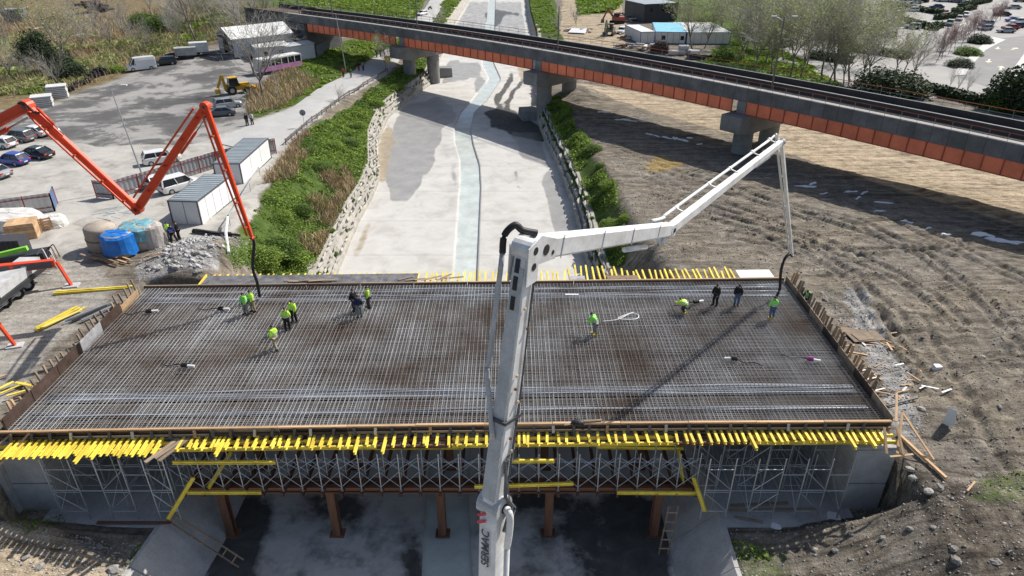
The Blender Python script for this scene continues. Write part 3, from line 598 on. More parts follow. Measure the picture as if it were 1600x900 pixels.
for i in range(2600):      # chairs and links between the layers
    p = D(random.uniform(.01, .99), random.uniform(.01, .99), -0.35); rod4(p, p+Vector((random.uniform(-.25, .25), random.uniform(-.05, .05), 0.33)), 0.011)
o = link('lower_layers', npmesh('lower_layers', V, Fq), BAR, rb); o['kind'] = 'stuff'
# ducts: bundles of grey plastic pipe lying in the mat near each long edge
DUCT = M('grey_duct_pipe', (0.17, 0.19, 0.225), 0.4, 0.2, 0.6, rnd=0.12); DUCTL = M('pale_duct_pipe', (0.30, 0.325, 0.36), 0.4, 0.2, 0.6, rnd=0.1)
def duct(name, label, v0, n, z, sp):
    t = thing(name, label, 'pipe bundle', D(0.5, v0, z))
    for k in range(n):
        b = B(); pts = [D(0.012+0.976*i/24, v0+sp*k/17.5+0.004*math.sin(i*0.5+k), z+0.03*math.sin(i*0.9+k*2)) for i in range(25)]
        b.tube(pts, 0.075, 8); b.build('pipe', DUCT if k % 2 else DUCTL, t, smooth=True)
duct('duct_bundle', 'bundle of grey conduit pipes along the near edge of the deck', 0.175, 5, -0.115, 0.165)
duct('duct_bundle', 'bundle of grey conduit pipes along the far edge of the deck', 0.865, 5, -0.115, 0.2)
duct('duct_bundle', 'pair of thin conduit pipes closest to the front rail', 0.085, 2, -0.115, 0.16)
duct('duct_bundle', 'three conduit pipes right beside the back edge rail', 0.945, 3, -0.115, 0.16)
# ---------------------------------------------------------------- abutments
for nm, lab, x0, x1 in [('abutment_wall', 'bare concrete abutment wall under the left end of the deck', -29.9, -27.4), ('abutment_wall', 'bare concrete abutment wall under the right end of the deck', 19.95, 22.35)]:
    t = thing(nm, lab, 'abutment', (x0, 30, -6)); b = B(); b.box(((x0+x1)/2, 39.2, -3.9), (x1-x0, 18.0, 5.5)); b.build('wall', CONC, t)
    for k in range(2): b = B(); b.box(((x0+x1)/2, 30.15, -5.2+2.6*k+0.03), (x1-x0-0.06, 0.1, 2.5)); b.build('lift', CONC, t)
    if x0 < 0: b = B(); b.hexa([Vector(q) for q in [(-33.5, 29.0, -6), (-29.9, 29.8, -6), (-29.9, 30.4, -6), (-33.5, 29.6, -6), (-33.5, 29.0, -1.6), (-29.9, 29.8, -1.15), (-29.9, 30.4, -1.15), (-33.5, 29.6, -1.6)]]); b.build('wing_wall', CONC, t)
# benches and sloped concrete walls at the bridge
for lab, x0, x1 in [('flat concrete bench under the left side scaffold', -28.2, None), ('flat concrete bench under the right side scaffold', 20.6, None)]:
    b = B()
    for y0, y1 in zip(np.linspace(28.7, 48.6, 9)[:-1], np.linspace(28.7, 48.6, 9)[1:]):
        e0 = float(XL(y0))-2.7 if x0 < 0 else float(XR(y0))+2.7; e1 = float(XL(y1))-2.7 if x0 < 0 else float(XR(y1))+2.7
        zz = -5.95; b.add([(x0, y0, zz), (e0, y0, zz), (e1, y1, zz), (x0, y1, zz)], [(0, 1, 2, 3)])
    k = len(b.v); e0 = float(XL(28.7))-2.7 if x0 < 0 else float(XR(28.7))+2.7
    b.add([(x0, 28.7, -5.95), (e0, 28.7, -5.95), (e0, 28.7, -6.5), (x0, 28.7, -6.5)], [(0, 1, 2, 3)])
    tag(b.build('concrete_bench', CONC), kind='structure')
for lab, sgn in [('smooth sloped concrete bank lining at the left foot of the scaffold', -1), ('smooth sloped concrete bank lining at the right foot of the scaffold', 1)]:
    t = thing('bank_lining', lab, 'retaining wall', (-20 if sgn < 0 else 12, 30, -8)); ysx = np.linspace(14, 49.5, 10); E = XL if sgn < 0 else XR
    for y0, y1 in zip(ysx[:-1], ysx[1:]):
        b = B(); P = []
        for y in (y0+0.02, y1-0.02):
            e = float(E(y)); f = float(zf(y))
            P += [(e, y, f-0.3), (e, y, f+0.06), (e+sgn*2.7, y, f+2.74), (e+sgn*2.95, y, f+2.74), (e+sgn*2.95, y, f+2.0)]
        b.add(P, [(0, 1, 6, 5), (1, 2, 7, 6), (2, 3, 8, 7), (3, 4, 9, 8), (0, 4, 3, 2, 1), (5, 6, 7, 8, 9)]); b.build('slab', CONC, t)
# ---------------------------------------------------------------- steel trestle in the channel
tr = thing('steel_trestle', 'rusty steel pile trestle standing in the channel under the deck', 'trestle', (-4.4, 30.5, -8.7))
for yy in (30.6, 36.5, 42.5):
    for xx in (-17.8, -11.1, -4.4, 2.3, 9.0):
        bar('pile', (xx, yy, float(zf(yy))), (xx, yy, -4.78), 0.5, 0.5, RUST, tr, UH, up=(0, 1, 0))
        b = B(); b.box((xx, yy, float(zf(yy))+0.05), (0.9, 0.7, 0.1)); b.build('base_plate', RUST, tr)
    for dy in (-0.25, 0.3):
        bar('cap_beam', (-19.6, yy+dy, -4.55), (11.0, yy+dy, -4.55), 0.3, 0.45, RUST, tr, UH)
for i in range(27): xx = -19.4+i*1.165; bar('stringer', (xx, 29.45, -4.2), (xx, 47.0, -4.2), 0.18, 0.24, RUST, tr, UH)
# ---------------------------------------------------------------- shoring scaffolds
def leg(t, x, y, z0, z1, r=0.075):
    bar('standard', (x, y, z0), (x, y, z1), r, r, GALV, t, UTUBE)
sc = thing('shoring_scaffold', 'dense central rows of galvanised shoring frames standing on the steel trestle', 'scaffold', (-4.3, 30, -4.1))
rowsY = [29.75, 31.0, 33.4, 34.7, 38.0]
for j, yy in enumerate(rowsY):
    for i in range(27):
        xx = -19.4+i*1.165; leg(sc, xx, yy, -4.08, -1.22)
        if j < 3:
            b = B(); 
            if i < 26:
                xn = xx+1.165
                for za, zb in ((-3.75, -2.55), (-2.55, -3.75)) if j < 2 else (): bar('cross_brace', (xx, yy-0.06, za), (xn, yy-0.06, zb), 0.036, 0.036, GALV, sc, UROD)
                if j == 0:
                    for za, zb in ((-2.35, -1.45), (-1.45, -2.35)): bar('upper_brace', (xx, yy-0.06, za), (xn, yy-0.06, zb), 0.032, 0.032, GALV, sc, UROD)
        if j == 0:
            bar('frame_tie', (xx, yy, -1.9), (xx, yy+1.25, -1.9), 0.045, 0.045, GALV, sc, UROD); bar('frame_tie', (xx, yy, -3.4), (xx, yy+1.25, -3.4), 0.045, 0.045, GALV, sc, UROD)
            link('foot', UBOX, GALV, sc, False).location = Vector((xx-0.09, yy, -4.1))-ORG[sc.name]; sc_o = COL.objects[-1]; sc_o.scale = (0.18, 0.18, 0.05)
for yy in (30.4, 34.0):
    bar('ledger', (-19.4, yy, -2.45), (10.9, yy, -2.45), 0.05, 0.05, GALV, sc, UROD)
# yellow timber ledgers lashed to the central frames
for k, (a, c) in enumerate([((-19.2, 29.5, -4.0), (-14.8, 29.5, -4.0)), ((6.2, 29.5, -4.0), (11.0, 29.5, -4.05)), ((-19.0, 32.2, -3.0), (-3.0, 32.2, -2.95)), ((-3.0, 32.4, -2.9), (4.8, 32.4, -2.9)), ((5.2, 32.2, -2.9), (10.6, 32.2, -3.0)), ((-18.0, 35.5, -2.6), (9, 35.5, -2.6)), ((-2.2, 29.52, -3.55), (3.6, 29.52, -3.3)), ((-0.6, 29.3, -1.35), (2.4, 29.2, -1.25)), ((-19.4, 29.4, -1.55), (-13.5, 29.35, -1.5))]):
    bar('yellow_ledger', a, c, 0.12, 0.22, YEL, sc, UH)
for k, (a, c) in enumerate([((-18.6, 29.6, -2.9), (-20.2, 28.6, -5.2)), ((10.6, 29.6, -2.9), (11.4, 29.0, -5.0)), ((10.1, 31.6, -2.6), (10.5, 30.4, -5.0)), ((-17.0, 31.4, -2.6), (-18.2, 30.0, -4.2))]): bar('yellow_raker', a, c, 0.12, 0.22, YEL, sc, UH)
def side_scaffold(lab, xs, n, group=None):
    t = thing('side_scaffold', lab, 'scaffold', (sum(xs)/len(xs), 31, -5.95))
    ys = [29.3, 31.4, 33.8, 36.2]
    for j, yy in enumerate(ys):
        for i, xx in enumerate(xs):
            leg(t, xx, yy, -5.94, -1.2, 0.09)
            if i < len(xs)-1:
                xn = xs[i+1]
                for z in ((-5.3, -3.75, -3.6, -2.0) if i % 2 == 0 else (-3.65, -2.4)): bar('ledger', (xx, yy, z), (xn, yy, z), 0.06, 0.06, GALV, t, UTUBE)
                if i % 2 == 0:
                    s = 1 if (i//2) % 2 == 0 else -1
                    for za, zb in ((-5.25, -3.8), (-3.55, -2.05)): bar('diagonal', (xx if s > 0 else xn, yy-0.05, zb), (xn if s > 0 else xx, yy-0.05, za), 0.055, 0.055, GALV, t, UTUBE)
                    xm = (xx+xn)/2; leg(t, xm, yy+0.5, -5.9, -1.3, 0.05)
            if j < len(ys)-1:
                for z in (-5.3, -3.6, -2.0): bar('transom', (xx, yy, z), (xx, ys[j+1], z), 0.055, 0.055, GALV, t, UTUBE)
                if (i+j) % 2 == 0: bar('diagonal', (xx, yy, -5.3), (xx, ys[j+1], -3.6), 0.05, 0.05, GALV, t, UTUBE); bar('diagonal', (xx, ys[j+1], -3.5), (xx, yy, -2.0), 0.05, 0.05, GALV, t, UTUBE)
    for yy in ys[1:]:
        for i in range(2): bar('head_beam', (xs[0]-0.3, yy-0.1+0.2*i, -1.18), (xs[-1]+0.3, yy-0.1+0.2*i, -1.18), 0.08, 0.16, GALV if i else STEELB, t, UH)
side_scaffold('tall galvanised tube scaffold on the bench at the left end of the bridge', [-26.9, -25.3, -23.9, -22.4, -21.1, -19.9], 5)
side_scaffold('tall galvanised tube scaffold on the bench at the right end of the bridge', [11.3, 12.8, 14.1, 15.6, 16.9, 18.3, 19.5], 6)
# timbers and ladders left around the foot of the scaffolds
def ladder(lab, p, q, wdir, n):
    p = Vector(p); q = Vector(q); wv = Vector(wdir)*0.28; t = thing('timber_ladder', lab, 'ladder', p)
    for s in (-1, 1): bar('rail', p+wv*s, q+wv*s, 0.09, 0.05, OLDWOOD, t)
    for i in range(n): m = p+(q-p)*((i+0.7)/(n+0.4)); bar('rung', m-wv*1.25, m+wv*1.25, 0.07, 0.04, PINE, t)
ladder('rough timber ladder lying on the sloped lining at the left of the channel', (-20.7, 29.4, -5.75), (-16.4, 28.2, -8.55), (0.2, 0.9, 0.1), 7)
ladder('rough timber ladder standing against the right-hand lining beside the channel', (9.3, 28.9, -8.6), (9.7, 29.6, -5.2), (1, 0, 0), 5)
for k, (a, c) in enumerate([((13.2, 29.9, -5.88), (18.6, 30.0, -5.86)), ((13.4, 30.3, -5.88), (17.0, 30.5, -5.86)), ((13.4, 29.4, -5.88), (15.0, 29.0, -5.9)), ((-24.7, 28.9, -5.8), (-20.3, 28.9, -5.85))]):
    t = thing('timber_plank', ['long plank on the right concrete bench in front of the scaffold', 'shorter plank laid behind the long one on the right concrete bench', 'short plank jutting askew from the right bench towards the lining', 'rusty-brown plank at the front edge of the left bench'][k], 'plank', a); bar('board', a, c, 0.2, 0.05, OLDWOOD if k < 3 else RUST, t)
# ================================================================ railway viaduct
ZG = 2.7
gb = [(470, 47.5), (520, 55), (560, 62), (614, 70), (684, 83), (800, 101.5), (819, 105), (915, 124), (1020, 148), (1132, 173), (1230, 196), (1320, 216), (1600, 282)]
rp_ = np.array([g(x, y, ZG)[:2] for x, y in gb]); cf = np.polyfit(rp_[:, 0], rp_[:, 1], 3)
xs_ = np.linspace(-46, 52, 400); ys_ = np.polyval(cf, xs_)
m1 = (ys_[-1]-ys_[-2])/(xs_[1]-xs_[0]); m0 = (ys_[1]-ys_[0])/(xs_[1]-xs_[0])
ex = np.linspace(52.3, 110, 120); xs_ = np.concatenate([np.linspace(-190, -46.3, 200), xs_, ex]); ys_ = np.concatenate([ys_[0]+m0*(np.linspace(-190, -46.3, 200)+46), ys_, ys_[-1]+m1*(ex-52)])
arc = np.concatenate([[0], np.cumsum(np.hypot(np.diff(xs_), np.diff(ys_)))])
def RP(s, n, z):
    x = np.interp(s, arc, xs_); y = np.interp(s, arc, ys_); e = 1.0
    tx = np.interp(s+e, arc, xs_)-np.interp(s-e, arc, xs_); ty = np.interp(s+e, arc, ys_)-np.interp(s-e, arc, ys_); L = math.hypot(tx, ty)
    return Vector((x-ty/L*n, y+tx/L*n, z))
def s_at(x): return float(np.interp(x, xs_, arc))
ORANGE = M('orange_girder_paint', (0.88, 0.235, 0.12), 0.6, 0.16, 0.5, rnd=0.10, fine=0.06); ORDARK = M('girder_stiffener', (0.42, 0.10, 0.05), 0.6, 0.2, 0.8)
FASC = M('stained_fascia_concrete', (0.15, 0.15, 0.152), 0.85, 0.3, 0.5, 0.15, 12, rnd=0.14); PIERC = M('pier_concrete', (0.23, 0.23, 0.225), 0.85, 0.22, 0.5, 0.15, 14)
DARKWALL = M('dark_parapet', (0.062, 0.06, 0.058), 0.8, 0.25, 0.6); WALK = M('walkway_slab', (0.30, 0.29, 0.275), 0.85, 0.15, 1.0); BALL = M('rusty_ballast', (0.115, 0.08, 0.062), 0.95, 0.35, 2.5, 0.6, 12)
RAIL = M('rail_steel', (0.24, 0.17, 0.14), 0.4, 0.2, 2, metal=0.6); RAILTOP = M('worn_rail_head', (0.55, 0.54, 0.52), 0.25, 0.1, 2, metal=0.8); REDRAIL = M('red_handrail', (0.42, 0.12, 0.07), 0.6, 0.2, 1.5); GREYRAIL = M('grey_handrail_post', (0.30, 0.31, 0.31), 0.6, 0.2, 2)
LIGHTEDGE = M('pale_coping', (0.26, 0.26, 0.257), 0.8, 0.15, 1)
S0, S1 = s_at(-52), s_at(78); SW = 10.2
rw = thing('railway_viaduct', 'curved railway viaduct with orange steel girders crossing over the channel', 'railway bridge', RP(s_at(6), 5, ZG))
def rbox(name, s0, s1, n0, n1, z0, z1, mat, seg=None, smooth=False):
    k = max(1, int(math.ceil((s1-s0)/(seg or (s1-s0))))); rings = []
    for i in range(k+1):
        s = s0+(s1-s0)*i/k; rings.append([RP(s, n0, z0), RP(s, n1, z0), RP(s, n1, z1), RP(s, n0, z1)])
    b = B(); b.loft(rings); return b.build(name, mat, rw)
# girder plates between stiffeners, near and far side
s = S0+8; gap_s = [s_at(x) for x in (-21.9, 4.4, 30.2)]
while s < S1:
    if min(abs(s+0.95-q) for q in gap_s) > 0.9:
        rbox('girder_plate', s+0.05, s+1.87, 0.10, 0.16, ZG+0.06, ZG+1.72, ORANGE)
        st = rbox('stiffener', s+1.84, s+1.93, 0.0, 0.16, ZG+0.06, ZG+1.72, ORDARK)
    s += 1.9
rbox('bottom_flange', S0+6, S1, -0.06, 0.42, ZG, ZG+0.06, ORDARK, 3); rbox('far_girder', S0+6, S1, SW-0.4, SW-0.3, ZG, ZG+1.62, ORDARK, 3)
for q in gap_s: rbox('bearing_block', q-0.65, q+0.65, -0.06, 0.7, ZG+0.02, ZG+1.60, PIERC)
rbox('deck_slab', S0, S1, 0.02, SW, ZG+1.62, ZG+2.3, FASC, 3)
s = S0
while s < S1:
    rbox('fascia_panel', s+0.012, s+1.74, -0.10, 0.0, ZG+1.74+random.uniform(-.01, .01), ZG+3.35, FASC); s += 1.76
rbox('gutter', S0, S1, 0.01, 0.42, ZG+2.3, ZG+2.5, DARKWALL, 3); rbox('walkway', S0, S1, 0.45, 1.35, ZG+2.9, ZG+3.3, WALK, 3); rbox('near_track_bed', S0, S1, 1.6, 4.9, ZG+2.3, ZG+2.62, BALL, 2); rbox('far_track_bed', S0, S1, 5.3, SW-1.2, ZG+2.3, ZG+2.62, BALL, 2)
rbox('middle_wall', S0, S1, 4.95, 5.2, ZG+2.3, ZG+3.5, DARKWALL, 3); rbox('wall_coping', S0, S1, 4.93, 5.22, ZG+3.5, ZG+3.56, LIGHTEDGE, 3)
rbox('far_wall', S0, S1, SW-1.0, SW-0.72, ZG+2.3, ZG+3.45, DARKWALL, 3); rbox('wall_coping', S0, S1, SW-1.02, SW-0.7, ZG+3.45, ZG+3.5, LIGHTEDGE, 3); rbox('far_walkway', S0, S1, SW-0.68, SW, ZG+2.3, ZG+3.2, DARKWALL, 3)
for n in (2.35, 3.8, 6.0, 7.45):
    r_ = rbox('rail', S0, S1, n-0.07, n+0.07, ZG+2.62, ZG+2.80, RAIL, 2); rbox('rail_head', S0, S1, n-0.04, n+0.04, ZG+2.80, ZG+2.82, RAILTOP, 2)
s = S0+1
while s < S1:       # sleepers
    s += 1.2
    if s < s_at(62) and s > s_at(-45): rbox('sleeper', s, s+0.26, 1.9, 4.3, ZG+2.62, ZG+2.67, OLDWOOD)
s = S0
while s < S1:
    bar('railing_post', RP(s, -0.08, ZG+3.35), RP(s, -0.08, ZG+4.3), 0.05, 0.05, GREYRAIL, rw, UROD)
    s += 1.76
for z, m, r in ((4.3, REDRAIL, 0.06), (3.85, GREYRAIL, 0.04), (3.4, LIGHTEDGE, 0.05)):
    b = B(); b.tube([RP(q, -0.08, ZG+z) for q in np.arange(S0, S1, 2.5)], r*0.7, 5); b.build('handrail', m, rw)
s = S0
while s < S1:
    bar('railing_post', RP(s, SW-0.06, ZG+3.2), RP(s, SW-0.06, ZG+4.25), 0.05, 0.05, GREYRAIL, rw, UROD); s += 2.4
for z, m, r in ((4.25, M('orange_handrail', (0.6, 0.2, 0.08), 0.6), 0.06), (3.75, GREYRAIL, 0.04)):
    b = B(); b.tube([RP(q, SW-0.06, ZG+z) for q in np.arange(S0, S1, 2.5)], r*0.7, 5); b.build('handrail', m, rw)
# embankment retaining wall where the viaduct meets the left ground
b = B(); rings = [[RP(s, -0.1, -2.6), RP(s, SW, -2.6), RP(s, SW, ZG+1.5), RP(s, -0.1, ZG+1.5)] for s in np.linspace(s_at(-64), S0+7, 20)]; b.loft(rings); b.build('approach_wall', FASC, rw)
rbox('approach_deck', s_at(-64), S0, 0, SW, ZG+1.5, ZG+2.6, FASC, 6); rbox('approach_track', s_at(-64), S0, 1.5, SW-1.5, ZG+2.6, ZG+2.7, BALL, 6); rbox('approach_parapet', s_at(-64), S0, 0, 0.3, ZG+2.6, ZG+3.5, DARKWALL, 6); rbox('approach_parapet', s_at(-64), S0, SW-.3, SW, ZG+2.6, ZG+3.5, DARKWALL, 6)
# piers: hammerhead cap and two round columns
for lab, q in zip(['left', 'middle', 'right'], gap_s):
    b = B(); hwid = 1.55
    rings = []
    for n, z0 in ((-2.0, 1.0), (-1.9, 0.55), (0.4, 0.15), (SW-0.6, 0.15), (SW+0.6, 0.8)):
        rings.append([RP(q-hwid, n, z0), RP(q+hwid, n, z0), RP(q+hwid, n, ZG-0.03), RP(q-hwid, n, ZG-0.03)])
    b.loft(rings); b.build('pier_cap', PIERC, rw)
    for n in (1.6, SW-2.0):
        p = RP(q, n, 0); zb = float(ht(np.array([p.x]), np.array([p.y]))[0])-1.5
        b = B(); b.cyl((p.x, p.y, zb), (p.x, p.y, 0.2), 1.3, n=20); b.build('pier_column', PIERC, rw, smooth=False)
# overhead line masts
def mast(px, py, top, lab, arms=False, n=4.4):
    x0 = (px-800)/FPX*110; best = min(np.linspace(S0, S1, 900), key=lambda q: (pxof(RP(q, n, ZG+3))[0]-px)**2)
    p = RP(best, n, ZG+2.3); t = thing('overhead_line_mast', lab, 'mast', p); b = B(); b.cyl((0, 0, 0), (0, 0, top), 0.13, 0.08, 8); b.build('pole', M('mast_steel', (0.15, 0.14, 0.13), 0.6, 0.2, 2), t, False)
    if arms:
        for sgn in (-1, 1):
            b = B(); b.tube([(0, 0, top-0.6), (sgn*0.6, 0, top-0.2), (sgn*1.1, 0, top)], 0.04, 5); a = b.build('arm', GALV, t, False); b = B(); b.box((sgn*1.3, 0, top+0.02), (0.7, 0.3, 0.14)); b.build('lamp', M('lamp_head', (0.6, 0.62, 0.63), 0.5), t, False)
    else:
        b = B(); b.tube([(0, 0, top-1.0), (1.1, -1.0, top-0.7)], 0.035, 5); b.build('arm', GALV, t, False)
def pxof(p):
    X, Y, Z = p[0], p[1], p[2]-CAMH; d = Y*CP-Z*SP; return (800+FPX*X/d, 450-FPX*(Y*SP+Z*CP)/d)
mast(652, 44, 7.5, 'thin dark overhead line mast on the viaduct above the riverside road'); mast(871, 72, 7.5, 'thin dark overhead line mast on the viaduct above the right channel bank'); mast(1206, 150, 9.5, 'tall mast with twin lamp arms on the viaduct near the bare trees', True); mast(520, 35, 7.5, 'overhead line mast near the left end of the viaduct'); mast(436, 20, 7.5, 'leftmost overhead line mast beyond the white shed roof')
# ================================================================ old stone bank walls
STONE = [M('pale_bank_stone_%d' % i, c, 0.9, 0.22, 1.5, 0.3, 14, rnd=0.16) for i, c in enumerate([(0.41, 0.395, 0.355), (0.45, 0.435, 0.395), (0.34, 0.325, 0.295)])]
def stone_mesh(seed):
    r = random.Random(seed); b = B(); n = 8; rings = []
    for z, k in ((-0.5, 0.97), (-0.2, 1.0), (0.25, 1.0), (0.5, 0.9)):
        rings.append([Vector((math.cos(a*2*math.pi/n)*0.5*k*r.uniform(0.85, 1.18)*1.05, math.sin(a*2*math.pi/n)*0.5*k*r.uniform(0.85, 1.18), z*r.uniform(0.85, 1.1))) for a in range(n)])
    b.loft(rings); return b.mesh('bank_stone')
STM = [stone_mesh(i) for i in range(6)]
def stone_wall(lab, E, sgn, y0, y1):
    t = thing('stone_bank_wall', lab, 'stone wall', (float(E(y0)), y0, float(zf(y0)))); b = B(); ys = np.arange(y0, 330, 2.0)
    P = []; 
    for y in ys:
        e = float(E(y)); f = float(zf(y)); P += [(e-sgn*0.05, y, f-0.4), (e+sgn*0.08, y, f+0.35), (e+sgn*1.36, y, f+2.5), (e+sgn*2.2, y, f+2.55)]
    F_ = [(i*4+j, i*4+j+1, i*4+j+5, i*4+j+4) for i in range(len(ys)-1) for j in range(3)]
    b.add(P, F_); b.build('mortar_backing', M('bank_mortar', (0.36, 0.34, 0.295), 0.92, 0.3, 0.9, 0.5, 8), t)
    y = y0; cnt = 0
    while y < y1 and cnt < 296:
        st = 1.05+0.012*(y-y0); L_ = st*random.uniform(0.85, 1.1)
        for k in range(3):
            if random.random() < 0.12: continue
            fr = (k+0.5)/3; f = float(zf(y)); e = float(E(y)); o = link('stone', random.choice(STM), random.choice(STONE), t, False)
            o.location = Vector((e+sgn*(0.20+1.3*fr), y+random.uniform(-.2, .2), f+0.3+2.1*fr))-ORG[t.name]; o.rotation_euler = (random.uniform(-.2, .2), -sgn*0.55, random.uniform(-.3, .3)); o.scale = (random.uniform(.18, .34), L_*random.uniform(.95, 1.25), random.uniform(0.95, 1.2)); cnt += 1
        y += L_
stone_wall('pale rough stone wall lining the left bank of the channel', XL, -1, 50.2, 190); stone_wall('pale rough stone wall lining the right bank of the channel', XR, 1, 50.2, 190)
# concrete blocks at the pier feet in the channel
for lab, px, py, d in [('big concrete block on the channel floor under the left viaduct pier', 690, 120, (4.6, 2.0, 2.1)), ('sloping concrete block on the channel floor by the middle pier', 828, 184, (3.6, 3.4, 1.6))]:
    p = on_floor(px, py); t = thing('concrete_block', lab, 'block', p, 0.25); b = B(); x, y, z = d; b.hexa([(-x/2, -y/2, -0.1), (x/2, -y/2, -0.1), (x/2, y/2, -0.1), (-x/2, y/2, -0.1), (-x/2+.1, -y/2+0.2, z), (x/2-.1, -y/2+0.2, z*0.9), (x/2-.2, y/2, z), (-x/2+.2, y/2, z)]); b.build('block', PIERC, t, False)
# ================================================================ concrete pump booms
def smooth_pts(q, k=5):
    out = []
    for i in range(len(q)-1):
        p0 = q[max(0, i-1)]; p1 = q[i]; p2 = q[i+1]; p3 = q[min(len(q)-1, i+2)]
        for j in range(k):
            t = j/k; out.append(0.5*((2*p1)+(p2-p0)*t+(2*p0-5*p1+4*p2-p3)*t*t+(3*p1-p0-3*p2+p3)*t**3))
    return out+[q[-1]]
def boom_part(name, p, q, w0, h0, w1, h1, mat, parent, nrm, round_=0.0):
    """box section from p to q; nrm = boom plane normal (width direction)"""
    p = Vector(p); q = Vector(q); d = (q-p).normalized(); r = Vector(nrm).normalized(); u = r.cross(d).normalized(); b = B(); rings = []
    L = (q-p).length
    for t, k in ((-0.02, 0.55), (0.025, 0.95), (0.06, 1.0), (0.5, 1.0), (0.94, 1.0), (0.975, 0.95), (1.02, 0.55)):
        c = p+d*L*t; w = (w0+(w1-w0)*t)*(0.8 if k < 0.6 else 1); h = (h0+(h1-h0)*t)*k
        e = 0.12*h; rings.append([c-r*w/2-u*(h/2-e), c-r*(w/2-e)-u*h/2, c+r*(w/2-e)-u*h/2, c+r*w/2-u*(h/2-e), c+r*w/2+u*(h/2-e), c+r*(w/2-e)+u*h/2, c-r*(w/2-e)+u*h/2, c-r*w/2+u*(h/2-e)])
    b.loft(rings); return b.build(name, mat, parent)
WHITE = M('scuffed_white_paint', (0.64, 0.62, 0.585), 0.5, 0.06, 1.3, rnd=0.03, col2=(0.80, 0.81, 0.81), fine=0.07); WGREY = M('cement_and_shade_grey', (0.47, 0.475, 0.475), 0.65, 0.2, 1.2, 0.1, 20); BLACK = M('black_rubber', (0.02, 0.02, 0.022), 0.55, 0.3, 3); STEEL = M('bright_steel', (0.5, 0.5, 0.5), 0.3, 0.15, 4, metal=0.8); PIPEW = M('white_delivery_pipe', (0.66, 0.66, 0.64), 0.5, 0.12, 1.5); HOLE = M('dark_opening', (0.03, 0.03, 0.032), 0.7); RED = M('red_print', (0.55, 0.03, 0.06), 0.5); INK = M('dark_blue_print', (0.02, 0.03, 0.08), 0.5); RUSTP = M('rust_streaked_paint', (0.50, 0.38, 0.27), 0.7, 0.3, 2.0)  # WGREY: cement grey on gear, painted-in shade on the belly plate
HOSE_T = Vector((20.25, 45.5, 0.25))
PA = Vector((-8, 5, 0)); PB = Vector((21.55, 46.9, 0)); PD = (PB-PA).normalized(); PN = Vector((-PD.y, PD.x, 0))
def on_plane(px, py):
    d = Vector(ray(px, py)); o = Vector((0, 0, CAMH)); t = PN.dot(PA-o)/PN.dot(d); return o+d*t
E0 = on_plane(764, 1120); E1 = on_plane(772, 786); E2 = on_plane(822, 388); E3 = on_plane(1046, 358); E4 = on_plane(1221, 222); E5 = on_plane(1238, 400)
wb = thing('white_concrete_pump_boom', 'long white folding concrete pump boom reaching over the deck in the foreground', 'pump boom', E1)
# camera-facing side is -PN
boom_part('boom_section', E0, E1+Vector((0, 0, -0.2)), 0.72, 0.95, 0.66, 0.84, WHITE, wb, PN)
s2 = boom_part('boom_section', E1, E2, 0.54, 0.80, 0.44, 0.52, WHITE, wb, PN)
s3 = boom_part('boom_section', E2+(E3-E2)*0.02, E3, 0.48, 0.68, 0.40, 0.54, WHITE, wb, PN)
s4 = boom_part('boom_section', E3, E4, 0.34, 0.46, 0.28, 0.36, WHITE, wb, PN)
s5 = boom_part('boom_section', E4, E5, 0.20, 0.26, 0.16, 0.16, WHITE, wb, PN)
def ax(p, q):
    d = (q-p).normalized(); return d, d.cross(PN).normalized()
def side(p, q, t, off_u, off_n): d, u = ax(p, q); return p+(q-p)*t+u*off_u+PN*off_n
# slotted belly plate on section 2; its grey paints in that face's shade
d2, u2 = ax(E1, E2)
b = B(); b.beam(E1+d2*0.35+u2*0.39, E2-d2*0.5+u2*0.27, 0.48, 0.03, 0.37, 0.03, up=tuple(u2)); b.build('shade_grey_plate', WGREY, wb)
for t in (0.945, 0.885, 0.815): 
    c = side(E1, E2, t, 0.282+0.12*(1-t), 0.03); b = B(); b.beam(c-d2*0.20, c+d2*0.20, 0.14, 0.03, up=tuple(u2)); b.build('slot', HOLE, wb)
for p, q, t, off in ((E2, E3, 0.012, 0.0),): pass
# knuckle plates with round holes at the joints
def knuckle(c, r, wdt, name='knuckle', mat=WHITE, holes=2):
    b = B(); b.cyl(c-PN*wdt/2, c+PN*wdt/2, r, n=16); k = b.build(name, mat, wb)
    b = B(); b.cyl(c-PN*(wdt/2+0.03), c+PN*(wdt/2+0.03), r*0.38, n=12); b.build('pivot_pin', HOLE, wb)
knuckle(E1, 0.42, 0.80, mat=WGREY); knuckle(E2, 0.31, 0.60); knuckle(E3, 0.25, 0.44); knuckle(E4, 0.20, 0.36); knuckle(E5, 0.09, 0.2)
dd, uu = ax(E2, E3)
for sd in (-1, 1):      # cheek plates of the upper elbow
    P_ = [E2-d2*1.0+u2*0.26, E2-d2*0.9-u2*0.27, E2+dd*0.25-uu*0.40, E2+dd*1.15-uu*0.30, E2+dd*1.1+uu*0.28, E2+dd*0.2+uu*0.42, E2+u2*0.36+d2*0.1]; b = B(); n_ = len(P_); o_ = PN*0.29*sd; q_ = PN*0.325*sd
    b.add([p+o_ for p in P_]+[p+q_ for p in P_], [tuple(range(n_)), tuple(range(2*n_-1, n_-1, -1))]+[(i, (i+1) % n_, n_+(i+1) % n_, n_+i) for i in range(n_)]); b.build('cheek_plate', WHITE, wb)
    for c_, r_ in ((E2+dd*0.55, 0.16), (E2-d2*0.45, 0.11), (E2+dd*0.95-uu*0.1, 0.07)): b = B(); b.cyl(c_+q_*1.0, c_+q_*1.03, r_, n=14); b.build('plate_hole', HOLE, wb)
